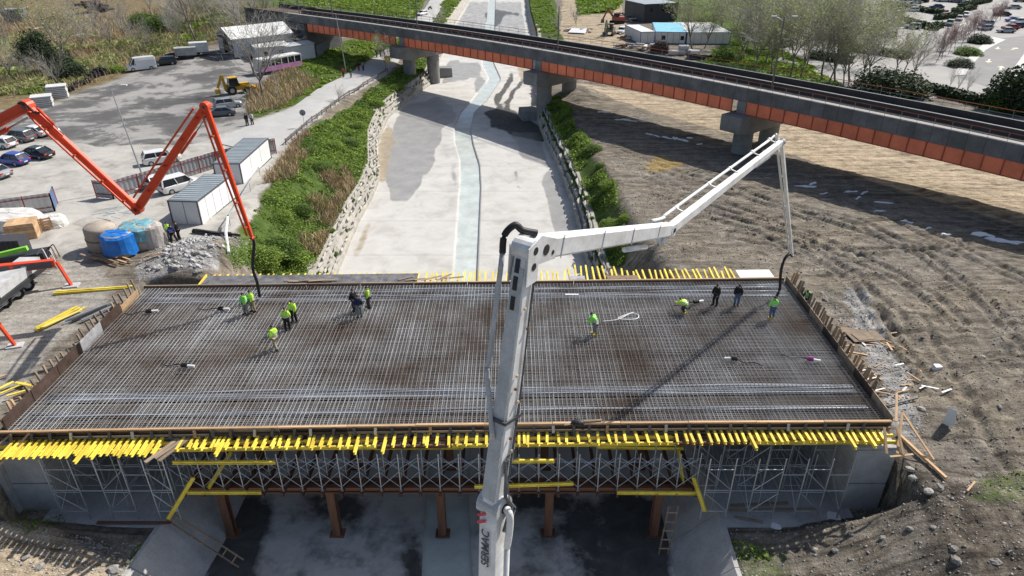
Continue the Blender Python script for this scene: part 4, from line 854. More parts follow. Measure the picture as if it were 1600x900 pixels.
for k_, (t_, u_) in enumerate([(0.93, -0.1), (0.80, 0.12), (0.72, -0.15), (0.55, 0.1), (0.50, 0.1), (0.44, -0.12), (0.30, 0.05), (0.24, -0.1)]):      # rusty lugs on the side plate
    c_ = side(E1, E2, t_, u_, -(0.285-0.05*t_+0.02)); b = B(); b.cyl(c_, c_-PN*0.06, 0.05, n=8); b.build('lug', RUSTP if k_ % 2 else RUST, wb)
for k_ in range(2):
    b = B(); b.tube(smooth_pts([side(E1, E2, t_, -0.18-0.05*k_+0.03*math.sin(9*t_+k_), -0.31+0.04*t_) for t_ in (0.04, 0.2, 0.35, 0.5, 0.65, 0.8, 0.93)], 3), 0.02, 5); b.build('hydraulic_hose', STEELB, wb)
for k_ in range(6): c_ = side(E1, E2, 0.16+0.012*k_, 0.02, -0.29); b = B(); b.beam(c_-u2*0.12, c_+u2*0.12, 0.02, 0.03); b.build('vent_slat', HOLE, wb)
for t_ in (0.15, 0.4, 0.62, 0.85): b = B(); c_ = side(E2, E3, t_, 0, 0); h_ = 0.36-0.07*t_; b.beam(c_-PN*(0.25-0.04*t_)-uu*h_, c_-PN*(0.25-0.04*t_)+uu*h_, 0.02, 0.035); b.build('weld_seam', WGREY, wb)
c = E2+dd*0.45+uu*0.0; b = B(); b.cyl(c-PN*0.26, c+PN*0.26, 0.17, n=14); b.build('lightening_hole', HOLE, wb)
# hydraulic rams and links
def ram(p, q, r=0.10):
    b = B(); m = p+(q-p)*0.6; b.cyl(p, m, r, n=10); o = b.build('ram_cylinder', WHITE, wb, smooth=True); b = B(); b.cyl(m, q, r*0.55, n=8); b.build('ram_rod', STEEL, wb, smooth=True)
ram(side(E1, E2, 0.62, -0.42, 0), E2+uu*-0.35+dd*0.25, 0.085); ram(side(E2, E3, 0.62, -0.55, 0), side(E2, E3, 0.93, -0.62, 0), 0.10)
for a, c in ((side(E2, E3, 0.93, -0.62, 0), E3-PN.cross(dd)*0.0), (side(E2, E3, 0.93, -0.62, 0), side(E2, E3, 0.90, -0.2, 0)), (side(E2, E3, 0.93, -0.62, 0), side(E3, E4, 0.05, -0.15, 0))):
    b = B(); b.beam(a, c, 0.14, 0.10); b.build('link_arm', WHITE, wb)
ram(side(E1, E2, 0.30, -0.50, -0.0), side(E1, E2, 0.14, -0.75, 0), 0.10); ram(side(E3, E4, 0.72, -0.32, 0), side(E3, E4, 0.97, -0.38, 0), 0.06)
# delivery pipe running beside the sections, with clamps
def pipe(pts, r=0.085, mat=PIPEW, name='delivery_pipe'):
    b = B(); b.tube(smooth_pts(pts, 5) if len(pts) > 2 else pts, r, 10); return b.build(name, mat, wb, smooth=True)
def pl(p, q, t, n, u=0.0): return side(p, q, t, u, n)
NP = 0.62   # pipe offset along the far normal (photo: left of section 2, above section 4)
pipe([pl(E0, E1, 0.0, -0.55), pl(E0, E1, 0.86, -0.55)], 0.10); pipe([pl(E0, E1, 0.86, -0.55), pl(E0, E1, 0.93, -0.62), pl(E0, E1, 0.98, -0.62), pl(E0, E1, 1.0, -0.52), E1-PN*0.45], 0.12, WHITE, 'pipe_elbow')
pipe([pl(E1, E2, 0.30, 0.05, 0.45), pl(E1, E2, 0.52, 0.55, 0.35), pl(E1, E2, 0.60, NP, 0.25), pl(E1, E2, 0.97, NP, 0.20)], 0.08, WGREY)
pipe([pl(E1, E2, 0.97, NP, 0.2), E2+PN*0.62+u2*0.2+d2*0.25, E2+PN*0.45+d2*0.55, E2+PN*0.28+dd*0.25+Vector((0, 0, 0.45)), E2+dd*0.55+Vector((0, 0, 0.42))], 0.10, BLACK, 'rubber_elbow')
pipe([pl(E2, E3, 0.9, 0.42, 0.28), pl(E3, E4, 0.02, 0.42, 0.30), pl(E3, E4, 0.1, 0.45, 0.34), pl(E3, E4, 0.95, 0.40, 0.30)], 0.07); pipe([pl(E2, E3, 0.05, 0.3, -0.1), pl(E2, E3, 0.9, 0.42, 0.0), pl(E2, E3, 0.97, 0.45, 0.2)], 0.07)
for t in (0.1, 0.34, 0.52, 0.74, 0.93):
    b = B(); c = pl(E3, E4, t, 0.43, 0.32); d4, u4 = ax(E3, E4); b.cyl(c-d4*0.10, c+d4*0.10, 0.10, n=10); b.beam(c, pl(E3, E4, t, 0.0, 0.2), 0.06, 0.05); b.build('pipe_clamp', WHITE, wb)
pipe([pl(E3, E4, 0.95, 0.40, 0.3), E4+PN*0.35+Vector((0, 0, 0.3)), pl(E4, E5, 0.06, 0.28), pl(E4, E5, 1.0, 0.22)], 0.065, PIPEW)
for t in (0.25, 0.5, 0.8): b = B(); c = pl(E4, E5, t, 0.12); d5, u5 = ax(E4, E5); b.beam(c-PN*0.16, c+PN*0.16, 0.10, 0.06); b.build('pipe_clamp', WGREY, wb)
# hoses bundled at the lower elbow, strap, red stripes, lettering
for k in range(7):
    o = Vector((random.uniform(-.05, .05), random.uniform(-.05, .05), random.uniform(-.08, .08))); a = 0.42+0.03*k
    pts = [side(E1, E2, 0.22, 0.1+0.03*k, -0.34)+o, side(E1, E2, 0.05, 0.05, -0.38-0.02*k)+o, E1-PN*a+u2*-0.25+o, E1-PN*a+u2*-0.15-d2*0.35+o, pl(E0, E1, 0.90, -0.38-0.02*k, 0.1)+o]
    b = B(); q = []
    for i in range(len(pts)-1):
        for j in range(4): q.append(pts[i]+(pts[i+1]-pts[i])*(j/4))
    b.tube(q, 0.022, 5); b.build('hydraulic_hose', M('hose_grey', (0.16, 0.17, 0.18), 0.5, 0.3), wb)
c = side(E1, E2, 0.37, 0, 0); b = B()
for k in range(2): cc = c+d2*(0.06*k); b.beam(cc-PN*0.31+u2*0.40, cc+PN*0.31+u2*0.40, 0.05, 0.05); b.beam(cc-PN*0.29-u2*0.40, cc-PN*0.29+u2*0.40, 0.05, 0.04)
b.build('strap', STEELB, wb)
d1, u1 = ax(E0, E1)
TOPU = 0.475
for k in range(2):
    c = E1-d1*(0.25+0.30*k)+u1*0.43+PN*0.14; b = B(); b.beam(c+PN*0.18-d1*0.10, c-PN*0.12+d1*0.12, 0.10, 0.02, up=tuple(u1)); b.build('warning_stripe', RED, wb)
# which side faces the camera for the lettering: the wide side plate (-PN) of section 1
def letters(text, origin, right, up, size, mat, parent, name):
    cu = bpy.data.curves.new('lettering', 'FONT'); cu.body = text; cu.size = size; cu.extrude = 0.004; cu.offset = 0.008
    tmp = bpy.data.objects.new('tmp_letters', cu); COL.objects.link(tmp); dg = bpy.context.evaluated_depsgraph_get(); me = bpy.data.meshes.new_from_object(tmp.evaluated_get(dg)); bpy.data.objects.remove(tmp)
    r = right.normalized(); n = r.cross(up).normalized(); u = n.cross(r)
    me.transform(Matrix((r, u, n)).transposed().to_4x4()); me.transform(Matrix.Translation(origin)); me.materials.clear()
    return link(name, me, mat, parent)
TT = [t_/200 for t_ in range(201)]; t0 = min(TT, key=lambda q_: abs(pxof(E0+(E1-E0)*q_)[1]-868))
letters('SERMAC', pl(E0, E1, t0, -0.18, 0.49), d1, PN, 0.42, INK, wb, 'lettering')
# tip hose hanging to the deck
q = [E5, E5+Vector((-0.35, -0.2, 0.25)), E5+Vector((-0.75, -0.5, 0.0)), E5+Vector((-0.95, -0.75, -0.9)), HOSE_T+Vector((0.25, 0.3, 0.55)), HOSE_T]
b = B(); b.tube(smooth_pts(q), 0.11, 8); b.build('end_hose', BLACK, wb, smooth=True)
bar('base_mast', E0, (E0.x-1.0, E0.y-1.4, h1(E0.x-1.0, E0.y-1.4)), 0.9, 0.9, WHITE, wb)
# ---------------------------------------------------------------- red boom on the left
REDP = M('red_orange_boom_paint', (0.70, 0.062, 0.014), 0.4, 0.12, 0.8, rnd=0.04, fine=0.05, coat=0.2); REDD = M('red_boom_dark_gear', (0.50, 0.07, 0.02), 0.5, 0.15, 1.5)  # REDD: darker red for the pipe clamps and base mast
RT = g(405, 462, 0.3); RA = Vector((-50, 50, 0)); RD = (RT-RA); RD.z = 0; RD.normalize(); RN = Vector((-RD.y, RD.x, 0))
def on_rplane(px, py):
    d = Vector(ray(px, py)); o = Vector((0, 0, CAMH)); t = RN.dot(Vector((RT.x, RT.y, 0))-o)/RN.dot(d); return o+d*t
R0 = on_rplane(-150, 268); R1 = on_rplane(42, 166); R2 = on_rplane(215, 326); R3 = on_rplane(321, 166); R4 = on_rplane(394, 372)
rbm = thing('red_concrete_pump_boom', 'red-orange folding concrete pump boom bent in a zigzag over the left yard', 'pump boom', R2)
def rpart(name, *a): return boom_part(name, *a[:-1], a[-1], rbm, RN)
rpart('boom_section', R0, R1, 0.55, 0.95, 0.5, 0.74, REDP); rpart('boom_section', R1, R2, 0.40, 0.60, 0.36, 0.48, REDP); rpart('boom_section', R2, R3, 0.36, 0.62, 0.32, 0.45, REDP); rpart('boom_section', R3, R4, 0.30, 0.40, 0.22, 0.24, REDP)
def rk(c, r, wd):
    b = B(); b.cyl(c-RN*wd/2, c+RN*wd/2, r, n=14); b.build('knuckle', REDP, rbm); b = B(); b.cyl(c-RN*(wd/2+.03), c+RN*(wd/2+.03), r*0.35, n=10); b.build('pivot_pin', STEELB, rbm)
rk(R1, 0.44, 0.64); rk(R2, 0.38, 0.56); rk(R3, 0.31, 0.5); rk(R4, 0.12, 0.3)
def rs(p, q, t, u, n): d = (q-p).normalized(); uu_ = d.cross(RN).normalized(); return p+(q-p)*t+uu_*u+RN*n
REDPIPE = M('orange_delivery_pipe', (0.66, 0.085, 0.025), 0.45, 0.15, 1)
def rpipe(pts, r=0.075, m=REDPIPE, nm='delivery_pipe'): b = B(); b.tube(smooth_pts(pts, 4), r, 8); b.build(nm, m, rbm, smooth=True)
sgn = 1
rpipe([rs(R0, R1, 0.1, -0.3, -0.55), rs(R0, R1, 0.9, -0.3, -0.5), R1+Vector((0.5, -0.5, -0.35)), rs(R1, R2, 0.12, -0.1, -0.5), rs(R1, R2, 0.95, -0.1, -0.45), R2-RN*0.5, rs(R2, R3, 0.06, 0.25, -0.42)])
rpipe([rs(R2, R3, 0.08, 0.55, -0.3), rs(R2, R3, 0.5, 0.55, -0.3), rs(R2, R3, 0.95, 0.45, -0.3)], 0.07); rpipe([rs(R3, R4, 0.03, -0.25, -0.3), rs(R3, R4, 0.5, -0.28, -0.25), rs(R3, R4, 0.97, -0.22, -0.2)], 0.07)
for p, q in ((R1, R2), (R2, R3), (R3, R4)):
    for t in (0.2, 0.45, 0.7, 0.9): b = B(); a = rs(p, q, t, 0.0, -0.3); b.beam(a-RN*0.16, a+RN*0.1, 0.14, 0.10); b.build('pipe_clamp', REDD, rbm)
def rram(p, q, r=0.11): b = B(); m = p+(q-p)*0.62; b.cyl(p, m, r, n=10); b.build('ram_cylinder', REDP, rbm, smooth=True); b = B(); b.cyl(m, q, r*0.5, n=8); b.build('ram_rod', STEEL, rbm, smooth=True)
rram(rs(R0, R1, 0.55, -0.75, 0), rs(R0, R1, 0.96, -0.65, 0), 0.16); rram(rs(R1, R2, 0.06, 0.50, 0), rs(R1, R2, 0.30, 0.40, 0), 0.10); rram(rs(R1, R2, 0.72, -0.42, 0), rs(R1, R2, 0.98, -0.55, 0), 0.11); rram(rs(R2, R3, 0.60, -0.38, 0), rs(R2, R3, 0.93, -0.42, 0), 0.09)
b = B(); b.tube(smooth_pts([R1+Vector((-0.3, -0.35, 0.3)), R1+Vector((0.3, -0.4, 0.15)), R1+Vector((0.6, -0.4, -0.3)), R1+Vector((1.0, -0.4, -0.35))]), 0.07, 6); b.build('hydraulic_hose', BLACK, rbm)
b = B(); b.tube(smooth_pts([R4, R4+Vector((0.05, 0, -0.5)), RT+Vector((-0.05, 0.0, 2.4)), RT+Vector((0.05, 0, 1.2)), RT+Vector((0.0, 0.05, -0.1))]), 0.12, 8); b.build('end_hose', BLACK, rbm, smooth=True)
bar('base_mast', R0, (R0.x, R0.y, h1(R0.x, R0.y)), 0.9, 0.9, REDD, rbm)
# ================================================================ people
SKIN = M('skin', (0.42, 0.26, 0.19), 0.6, 0.08, 4); HAIR = M('dark_hair', (0.02, 0.016, 0.014), 0.7, 0.2, 8)
HIVIS = M('hi_vis_lime', (0.55, 0.92, 0.07), 0.6, 0.08, 5); HIVISG = M('hi_vis_green', (0.30, 0.88, 0.14), 0.6, 0.08, 5); SILV = M('reflective_tape', (0.62, 0.64, 0.62), 0.35, 0.05)
CLOTH = {k: M('cloth_'+k, c, 0.85, 0.2, 6) for k, c in dict(black=(0.018, 0.018, 0.02), navy=(0.02, 0.03, 0.085), grey=(0.20, 0.21, 0.22), jeans=(0.09, 0.14, 0.24), khaki=(0.33, 0.29, 0.20), dark=(0.05, 0.05, 0.06), red=(0.42, 0.03, 0.025), blue=(0.03, 0.08, 0.42), green=(0.06, 0.12, 0.05), white=(0.6, 0.6, 0.58)).items()}
BOOTY = M('yellow_rubber_boot', (0.55, 0.42, 0.04), 0.45, 0.15, 6); BOOTK = M('dark_boot', (0.03, 0.027, 0.025), 0.6, 0.2, 6)
def skin_obj(name, joints, edges, mat, parent):
    """one continuous surface grown over a skeleton: joints {name: (pos, radius)}"""
    keys = list(joints); ix = {k: i for i, k in enumerate(keys)}
    me = bpy.data.meshes.new(name); me.from_pydata([joints[k][0] for k in keys], [(ix[a], ix[b]) for a, b in edges], [])
    o = link(name, me, mat, parent, False); md = o.modifiers.new('skin', 'SKIN'); md.use_smooth_shade = True
    for i, k in enumerate(keys):
        r = joints[k][1]; r = (r, r) if not isinstance(r, tuple) else r
        me.skin_vertices[0].data[i].radius = r; me.skin_vertices[0].data[i].use_root = (i == 0)
    sb = o.modifiers.new('sub', 'SUBSURF'); sb.levels = 1; sb.render_levels = 1
    return o
def person(label, p, rz, top='black', vest=None, legs='dark', boots=BOOTK, pose='stand', hat=None, hgt=1.84, group=None, seed=0):
    r = random.Random(seed*17+3); k = hgt/1.75; t = thing('person', label, 'person', p, rz, group); t.scale = (k, k, k)
    bend = {'stand': 0.06, 'walk': 0.10, 'bend': 1.05, 'crouch': 1.15, 'lean': 0.45}[pose]; drop = 0.32 if pose == 'crouch' else (0.06 if pose == 'bend' else 0)
    st = {'walk': 0.26, 'stand': 0.05}.get(pose, 0.12); pel = Vector((0, -0.12 if bend > 0.9 else 0, 0.96-drop))
    def up(v): v = Vector(v)-Vector((0, 0, 0.96)); return pel+Matrix.Rotation(-bend, 3, 'X') @ v
    J = {'pelvis': (pel, (0.145, 0.115)), 'waist': (up((0, 0, 1.12)), (0.14, 0.11)), 'chest': (up((0, 0, 1.33)), (0.165, 0.12)), 'neckb': (up((0, 0, 1.47)), 0.085), 'neck': (up((0, 0.01, 1.53)), 0.055), 'head': (up((0, 0.03, 1.62)), (0.078, 0.09)), 'crown': (up((0, 0.02, 1.72)), 0.062), 'nose': (up((0, 0.13, 1.615)), 0.014)}
    Ed = [('pelvis', 'waist'), ('waist', 'chest'), ('chest', 'neckb'), ('neckb', 'neck'), ('neck', 'head'), ('head', 'crown'), ('head', 'nose')]
    fw_ = {'stand': 0.12, 'walk': 0.2, 'bend': 0.9, 'crouch': 0.9, 'lean': 0.5}[pose]
    for s, n in ((-1, 'l'), (1, 'r')):
        sh = up((s*0.185, 0, 1.42)); a = fw_*(s if pose == 'walk' else 1)+r.uniform(-.1, .1)
        el = sh+Vector((s*0.06, 0.28*math.sin(a), -0.28*math.cos(a))); wr = el+Vector((-s*0.03, 0.25*math.sin(a+0.5), -0.25*math.cos(a+0.5)))
        hd = (wr-el).normalized(); pm = wr+hd*0.07
        J.update({'sh'+n: (sh, 0.068), 'el'+n: (el, 0.05), 'wr'+n: (wr, 0.034), 'pm'+n: (pm, (0.042, 0.02))}); Ed += [('chest', 'sh'+n), ('sh'+n, 'el'+n), ('el'+n, 'wr'+n), ('wr'+n, 'pm'+n)]
        for f in range(4): J['f%d%s' % (f, n)] = (pm+hd*(0.075+0.012*(1.5-abs(f-1.5)))+Vector((0.0, (f-1.5)*0.024, 0))+Vector((-s*0.02, 0.01, 0)), 0.0095); Ed.append(('pm'+n, 'f%d%s' % (f, n)))
        J['th'+n] = (wr+hd*0.06+Vector((-s*0.03, 0.05, 0)), 0.011); Ed.append(('wr'+n, 'th'+n))
        hip = pel+Vector((s*0.095, 0, -0.07)); ft = Vector((s*0.12, s*st, 0.075)); kn = (hip+ft)/2+Vector((s*0.02, 0.05+drop*1.0, 0.02)); 
        J.update({'hp'+n: (hip, 0.092), 'kn'+n: (kn, 0.062), 'an'+n: (ft, 0.042), 'to'+n: (ft+Vector((s*0.02, 0.16, -0.035)), 0.036)}); Ed += [('pelvis', 'hp'+n), ('hp'+n, 'kn'+n), ('kn'+n, 'an'+n), ('an'+n, 'to'+n)]
    skin_obj('body', J, Ed, SKIN, t)
    def sub(keys, grow): return {q: (J[q][0], tuple(x+grow for x in J[q][1]) if isinstance(J[q][1], tuple) else J[q][1]+grow) for q in keys}
    skin_obj('trousers', sub(['pelvis', 'hpl', 'hpr', 'knl', 'knr', 'anl', 'anr'], 0.04), [('pelvis', 'hpl'), ('pelvis', 'hpr'), ('hpl', 'knl'), ('hpr', 'knr'), ('knl', 'anl'), ('knr', 'anr')], CLOTH[legs], t)
    topm = CLOTH.get(top) or {'hivis': HIVIS, 'hivisg': HIVISG}[top]
    skin_obj('jacket', sub(['pelvis', 'waist', 'chest', 'neckb', 'shl', 'shr', 'ell', 'elr', 'wrl', 'wrr'], 0.05), [('pelvis', 'waist'), ('waist', 'chest'), ('chest', 'neckb'), ('chest', 'shl'), ('chest', 'shr'), ('shl', 'ell'), ('shr', 'elr'), ('ell', 'wrl'), ('elr', 'wrr')], topm, t)
    if vest:
        v_ = skin_obj('vest', sub(['pelvis', 'waist', 'chest', 'neckb', 'shl', 'shr'], 0.10), [('pelvis', 'waist'), ('waist', 'chest'), ('chest', 'neckb'), ('chest', 'shl'), ('chest', 'shr')], {'hivis': HIVIS, 'hivisg': HIVISG, 'blue': CLOTH['blue']}[vest], t)
    if vest or top.startswith('hivis'):
        b = B(); rot = Matrix.Rotation(-bend, 3, 'X')
        for z in (1.10, 1.24):
            c = up((0, 0, z)); ring = lambda e, g_: [c+rot @ Vector(((0.25+g_)*math.cos(a*math.pi/7), (0.215+g_)*math.sin(a*math.pi/7), e)) for a in range(14)]
            b.loft([ring(-0.022, 0.0), ring(0.022, 0.0)], cap=False)
        b.build('reflective_band', SILV, t, False)
    for s, n in ((-1, 'l'), (1, 'r')):
        a = J['an'+n][0]; sh_ = J['kn'+n][0]; b = B(); hh = 0.28 if boots is BOOTY else 0.1; dv = (sh_-a).normalized()
        b.tube([a-Vector((0, 0, 0.075)), a, a+dv*hh], 0.068, 8); b.box((a.x+s*0.008, a.y+0.09, 0.045), (0.095, 0.24, 0.09)); b.build('boot', boots, t, False)
    c = up((0, 0.015, 1.665)); b = B(); rot = Matrix.Rotation(-bend, 3, 'X'); bb = B(); bb.dome((0, 0, 0), 0.092, 0.108, 0.10, 10, 4)
    if hat: bb.box((0, 0.11, 0.0), (0.15, 0.09, 0.015))
    bb.v = [tuple(c+rot @ Vector(q)) for q in bb.v]; bb.build('helmet' if hat else 'hair', hat or HAIR, t, False)
    b = B()
    for s in (-1, 1): e = up((s*0.032, 0.108, 1.64)); b.box(tuple(e), (0.022, 0.012, 0.012))
    b.build('eyes', HAIR, t, False)
    return t
def dk(px, py): p = g(px, py, 0.02); return p
WHAT = M('white_helmet', (0.7, 0.7, 0.68), 0.4); BHAT = M('blue_helmet', (0.03, 0.14, 0.6), 0.4)
pid = 0
for label, px, py, rz, kw in [
    ('worker in a lime vest beside the hanging red pump hose', 386, 491, 2.6, dict(top='hivisg', legs='grey')),
    ('worker in a lime vest standing just behind the one at the red pump hose', 397, 487, 2.4, dict(top='hivis', legs='khaki')),
    ('stocky worker in a full lime jacket and black trousers, back turned', 450, 516, 0.2, dict(top='hivis', legs='black')),
    ('worker in lime jacket facing the stocky one on the left of the deck', 461, 503, 2.8, dict(top='hivis', legs='black')),
    ('worker in lime vest and khaki trousers walking nearest the camera on the left', 432, 545, 0.9, dict(top='hivis', legs='khaki', pose='walk')),
    ('man in a black jacket in the group of three left of centre', 555, 486, 1.0, dict(top='black', legs='dark')),
    ('man in navy jacket and grey trousers, back turned, in the group of three', 562, 496, 0.1, dict(top='navy', legs='grey')),
    ('worker in lime vest at the right of the group of three', 577, 481, 1.9, dict(top='hivis', legs='dark')),
    ('worker in lime vest leaning forward alone right of the white boom', 930, 523, 1.3, dict(top='hivisg', legs='grey', boots=BOOTY, pose='lean')),
    ('worker in lime top bent double tying steel near the far ducts', 1070, 489, 0.6, dict(top='hivis', legs='dark', boots=BOOTY, pose='crouch')),
    ('man dressed all in black standing near the far right ducts', 1117, 477, 2.2, dict(top='black', legs='black')),
    ('man in dark jacket and blue jeans standing right of the man in black', 1150, 477, 2.9, dict(top='black', legs='jeans', vest=None)),
    ('worker in lime vest, jeans and yellow boots guiding the white pump hose', 1205, 498, 0.0, dict(top='hivisg', legs='jeans', boots=BOOTY))]:
    pid += 1; person(label, dk(px, py), rz, seed=pid, **kw)
def gp(px, py): p = gg(px, py); return p
for label, px, py, rz, kw in [
    ('worker in lime vest stooping outside the right end formwork', 1259, 484, 2.2, dict(top='dark', vest='hivisg', legs='black', pose='lean')),
    ('man in lime jacket and jeans standing by the grey site cabin', 267, 375, 2.6, dict(top='hivis', legs='jeans')),
    ('man in a blue vest in front of the grey site cabin', 273, 379, 3.0, dict(top='navy', vest='blue', legs='black', pose='walk')),
    ('man in dark clothes right of the one in the blue vest', 281, 374, 2.2, dict(top='black', legs='black')),
    ('pedestrian in a red jacket walking on the riverside road', 537, 121, 0.4, dict(top='red', legs='black', pose='walk')),
    ('pedestrian in dark green jacket on the road beside the red one', 549, 122, 0.4, dict(top='green', legs='grey', pose='walk')),
    ('pedestrian in dark clothes at the edge of the viaduct shadow', 561, 111, 0.4, dict(top='black', legs='red', pose='walk')),
    ('pedestrian in grey jacket entering the viaduct shadow', 568, 111, 0.4, dict(top='grey', legs='dark', pose='walk')),
    ('left one of the two pedestrians under the viaduct', 589, 89, 0.4, dict(top='black', legs='black', pose='walk')),
    ('right one of the two pedestrians under the viaduct', 595, 89, 0.4, dict(top='black', legs='dark', pose='walk')),
    ('person in a black coat at the yard edge by the road', 387, 196, 2.8, dict(top='black', legs='black')),
    ('person in a pale jacket at the yard edge by the road', 395, 195, 2.8, dict(top='white', legs='dark'))]:
    pid += 1; person(label, gp(px, py), rz, seed=pid, **kw)
# ================================================================ vehicles
GLASS = M('car_glass', (0.02, 0.025, 0.03), 0.08, 0.1, 1, spec=0.6, fine=0); TYRE = M('tyre_rubber', (0.022, 0.022, 0.023), 0.85, 0.2, 6); RIM = M('alloy_rim', (0.42, 0.43, 0.44), 0.35, 0.1, 5, metal=0.6); LAMPR = M('tail_lamp', (0.45, 0.01, 0.02), 0.25); LAMPW = M('head_lamp', (0.6, 0.62, 0.64), 0.15); PLATE = M('number_plate', (0.7, 0.7, 0.7), 0.5); TRIM = M('black_trim', (0.02, 0.02, 0.02), 0.6)
def paint(name, c): return M('car_paint_'+name, c, 0.28, 0.03, 1, spec=0.5, fine=0, coat=0.5)
PAINT = {k: paint(k, c) for k, c in dict(white=(0.72, 0.72, 0.71), silver=(0.36, 0.37, 0.38), grey=(0.12, 0.125, 0.135), black=(0.015, 0.016, 0.018), blue=(0.025, 0.06, 0.32), red=(0.35, 0.02, 0.02), navy=(0.02, 0.035, 0.10), green=(0.10, 0.17, 0.15), beige=(0.4, 0.37, 0.31)).items()}
CARS = {}
def car_meshes(kind):
    if kind in CARS: return CARS[kind]
    L, W, H, zt, cab, roof, nose = dict(hatch=(4.05, 1.76, 1.48, 0.92, (-1.95, 1.02), (-1.45, 0.35), 0.80), sedan=(4.6, 1.8, 1.45, 0.93, (-1.75, 1.12), (-1.0, 0.42), 0.80), suv=(4.4, 1.84, 1.64, 1.02, (-2.1, 1.05), (-1.75, 0.45), 0.92), mpv=(4.5, 1.84, 1.80, 1.0, (-2.16, 1.25), (-2.02, 0.55), 0.90), van=(5.4, 2.02, 2.45, 1.15, (0.55, 2.05), (0.45, 1.25), 1.0))[kind]
    h = L/2; w = W/2; m = {}
    b = B(); rings = []
    for x, z, k, zb in [(-h, zt*0.72, 0.80, 0.42), (-h+0.07, zt*0.93, 0.93, 0.30), (-h+0.35, zt*1.0, 0.985, 0.22), (-h*0.4, zt*1.01, 1.0, 0.20), (h*0.2, zt*1.0, 1.0, 0.20), (h-1.15, nose*1.12, 0.99, 0.20), (h-0.4, nose*1.0, 0.95, 0.22), (h-0.1, nose*0.86, 0.85, 0.26), (h, nose*0.66, 0.72, 0.36)]:
        q = w*k; rings.append([(x, -q*0.92, zb), (x, -q, zb+0.16), (x, -q*1.005, z*0.66), (x, -q*0.97, z-0.10), (x, -q*0.86, z), (x, 0, z+0.03), (x, q*0.86, z), (x, q*0.97, z-0.10), (x, q*1.005, z*0.66), (x, q, zb+0.16), (x, q*0.92, zb)])
    b.loft(rings)
    if kind == 'van':
        rr = []
        for x, zt_, k in [(-h+0.02, H*0.97, 0.94), (-h+0.15, H, 0.97), (0.4, H, 0.97), (1.05, H*0.985, 0.93)]: q = w*k; rr.append([(x, -q, 0.9), (x, -q*0.99, zt_*0.8), (x, -q*0.9, zt_), (x, q*0.9, zt_), (x, q*0.99, zt_*0.8), (x, q, 0.9)])
        b.loft(rr)
    m['body'] = b.mesh('car_body', False)
    c0, c1 = cab; r0, r1 = roof; zb = zt-0.02; q = w*0.90; p = w*0.74; hz = H-0.06
    b = B(); lo = [(c0, -q, zb), (c1, -q*0.95, zb), (c1+0.05, 0, zb), (c1, q*0.95, zb), (c0, q, zb), (c0-0.03, 0, zb)]; hi = [(r0, -p, hz), (r1, -p, hz), (r1+0.06, 0, hz+0.01), (r1, p, hz), (r0, p, hz), (r0-0.04, 0, hz+0.01)]
    b.loft([lo, hi]); m['glass'] = b.mesh('car_glass')
    b = B(); e = 0.02
    b.loft([[(r0-0.06, -p-e, hz-0.02), (r1+0.04, -p-e, hz-0.02), (r1+0.10, 0, hz-0.01), (r1+0.04, p+e, hz-0.02), (r0-0.06, p+e, hz-0.02), (r0-0.12, 0, hz-0.01)], [(r0, -p*0.9, H), (r1-0.05, -p*0.9, H), (r1, 0, H+0.02), (r1-0.05, p*0.9, H), (r0, p*0.9, H), (r0-0.05, 0, H+0.02)]]); m['roof'] = b.mesh('car_roof')
    b = B()
    for s in (-1, 1):
        for (xa, xb), wd in (((c0, r0), 0.16), ((c1, r1), 0.09), (((c0+c1)/2-0.05, (r0+r1)/2), 0.08)): b.beam((xa, s*(q+0.005), zb), (xb, s*(p+0.012), hz), 0.05, wd, up=(1, 0, 0))
    m['pillars'] = []
    for s in (-1, 1):
        for (xa, xb), wd in (((c0, r0), 0.16), ((c1, r1), 0.09), (((c0+c1)/2-0.05, (r0+r1)/2), 0.08)): b = B(); b.beam((xa, s*(q+0.005), zb), (xb, s*(p+0.012), hz), 0.05, wd, up=(1, 0, 0)); m['pillars'].append(b.mesh('car_pillar'))
    b = B(); R = 0.32 if kind != 'van' else 0.36; b.cyl((0, -0.11, 0), (0, 0.11, 0), R, n=16); m['tyre'] = b.mesh('tyre'); b = B(); b.cyl((0, -0.115, 0), (0, 0.115, 0), R*0.62, n=12); m['rim'] = b.mesh('rim')
    b = B(); b.box((0, 0, 0), (0.10, 0.36, 0.16)); m['lamp'] = b.mesh('lamp'); b = B(); b.box((0, 0, 0), (0.02, 0.5, 0.12)); m['plate'] = b.mesh('plate'); b = B(); b.box((0, 0, 0), (0.14, 0.2, 0.13)); m['mirror'] = b.mesh('mirror')
    b = B(); b.box((h-0.03, 0, 0.36), (0.10, W*0.72, 0.16)); b.box((-h+0.03, 0, 0.34), (0.10, W*0.74, 0.14)); m['bumper_trim'] = b.mesh('bumper_trim')
    m['dim'] = (L, W, H, zt, R, c1); CARS[kind] = m; return m
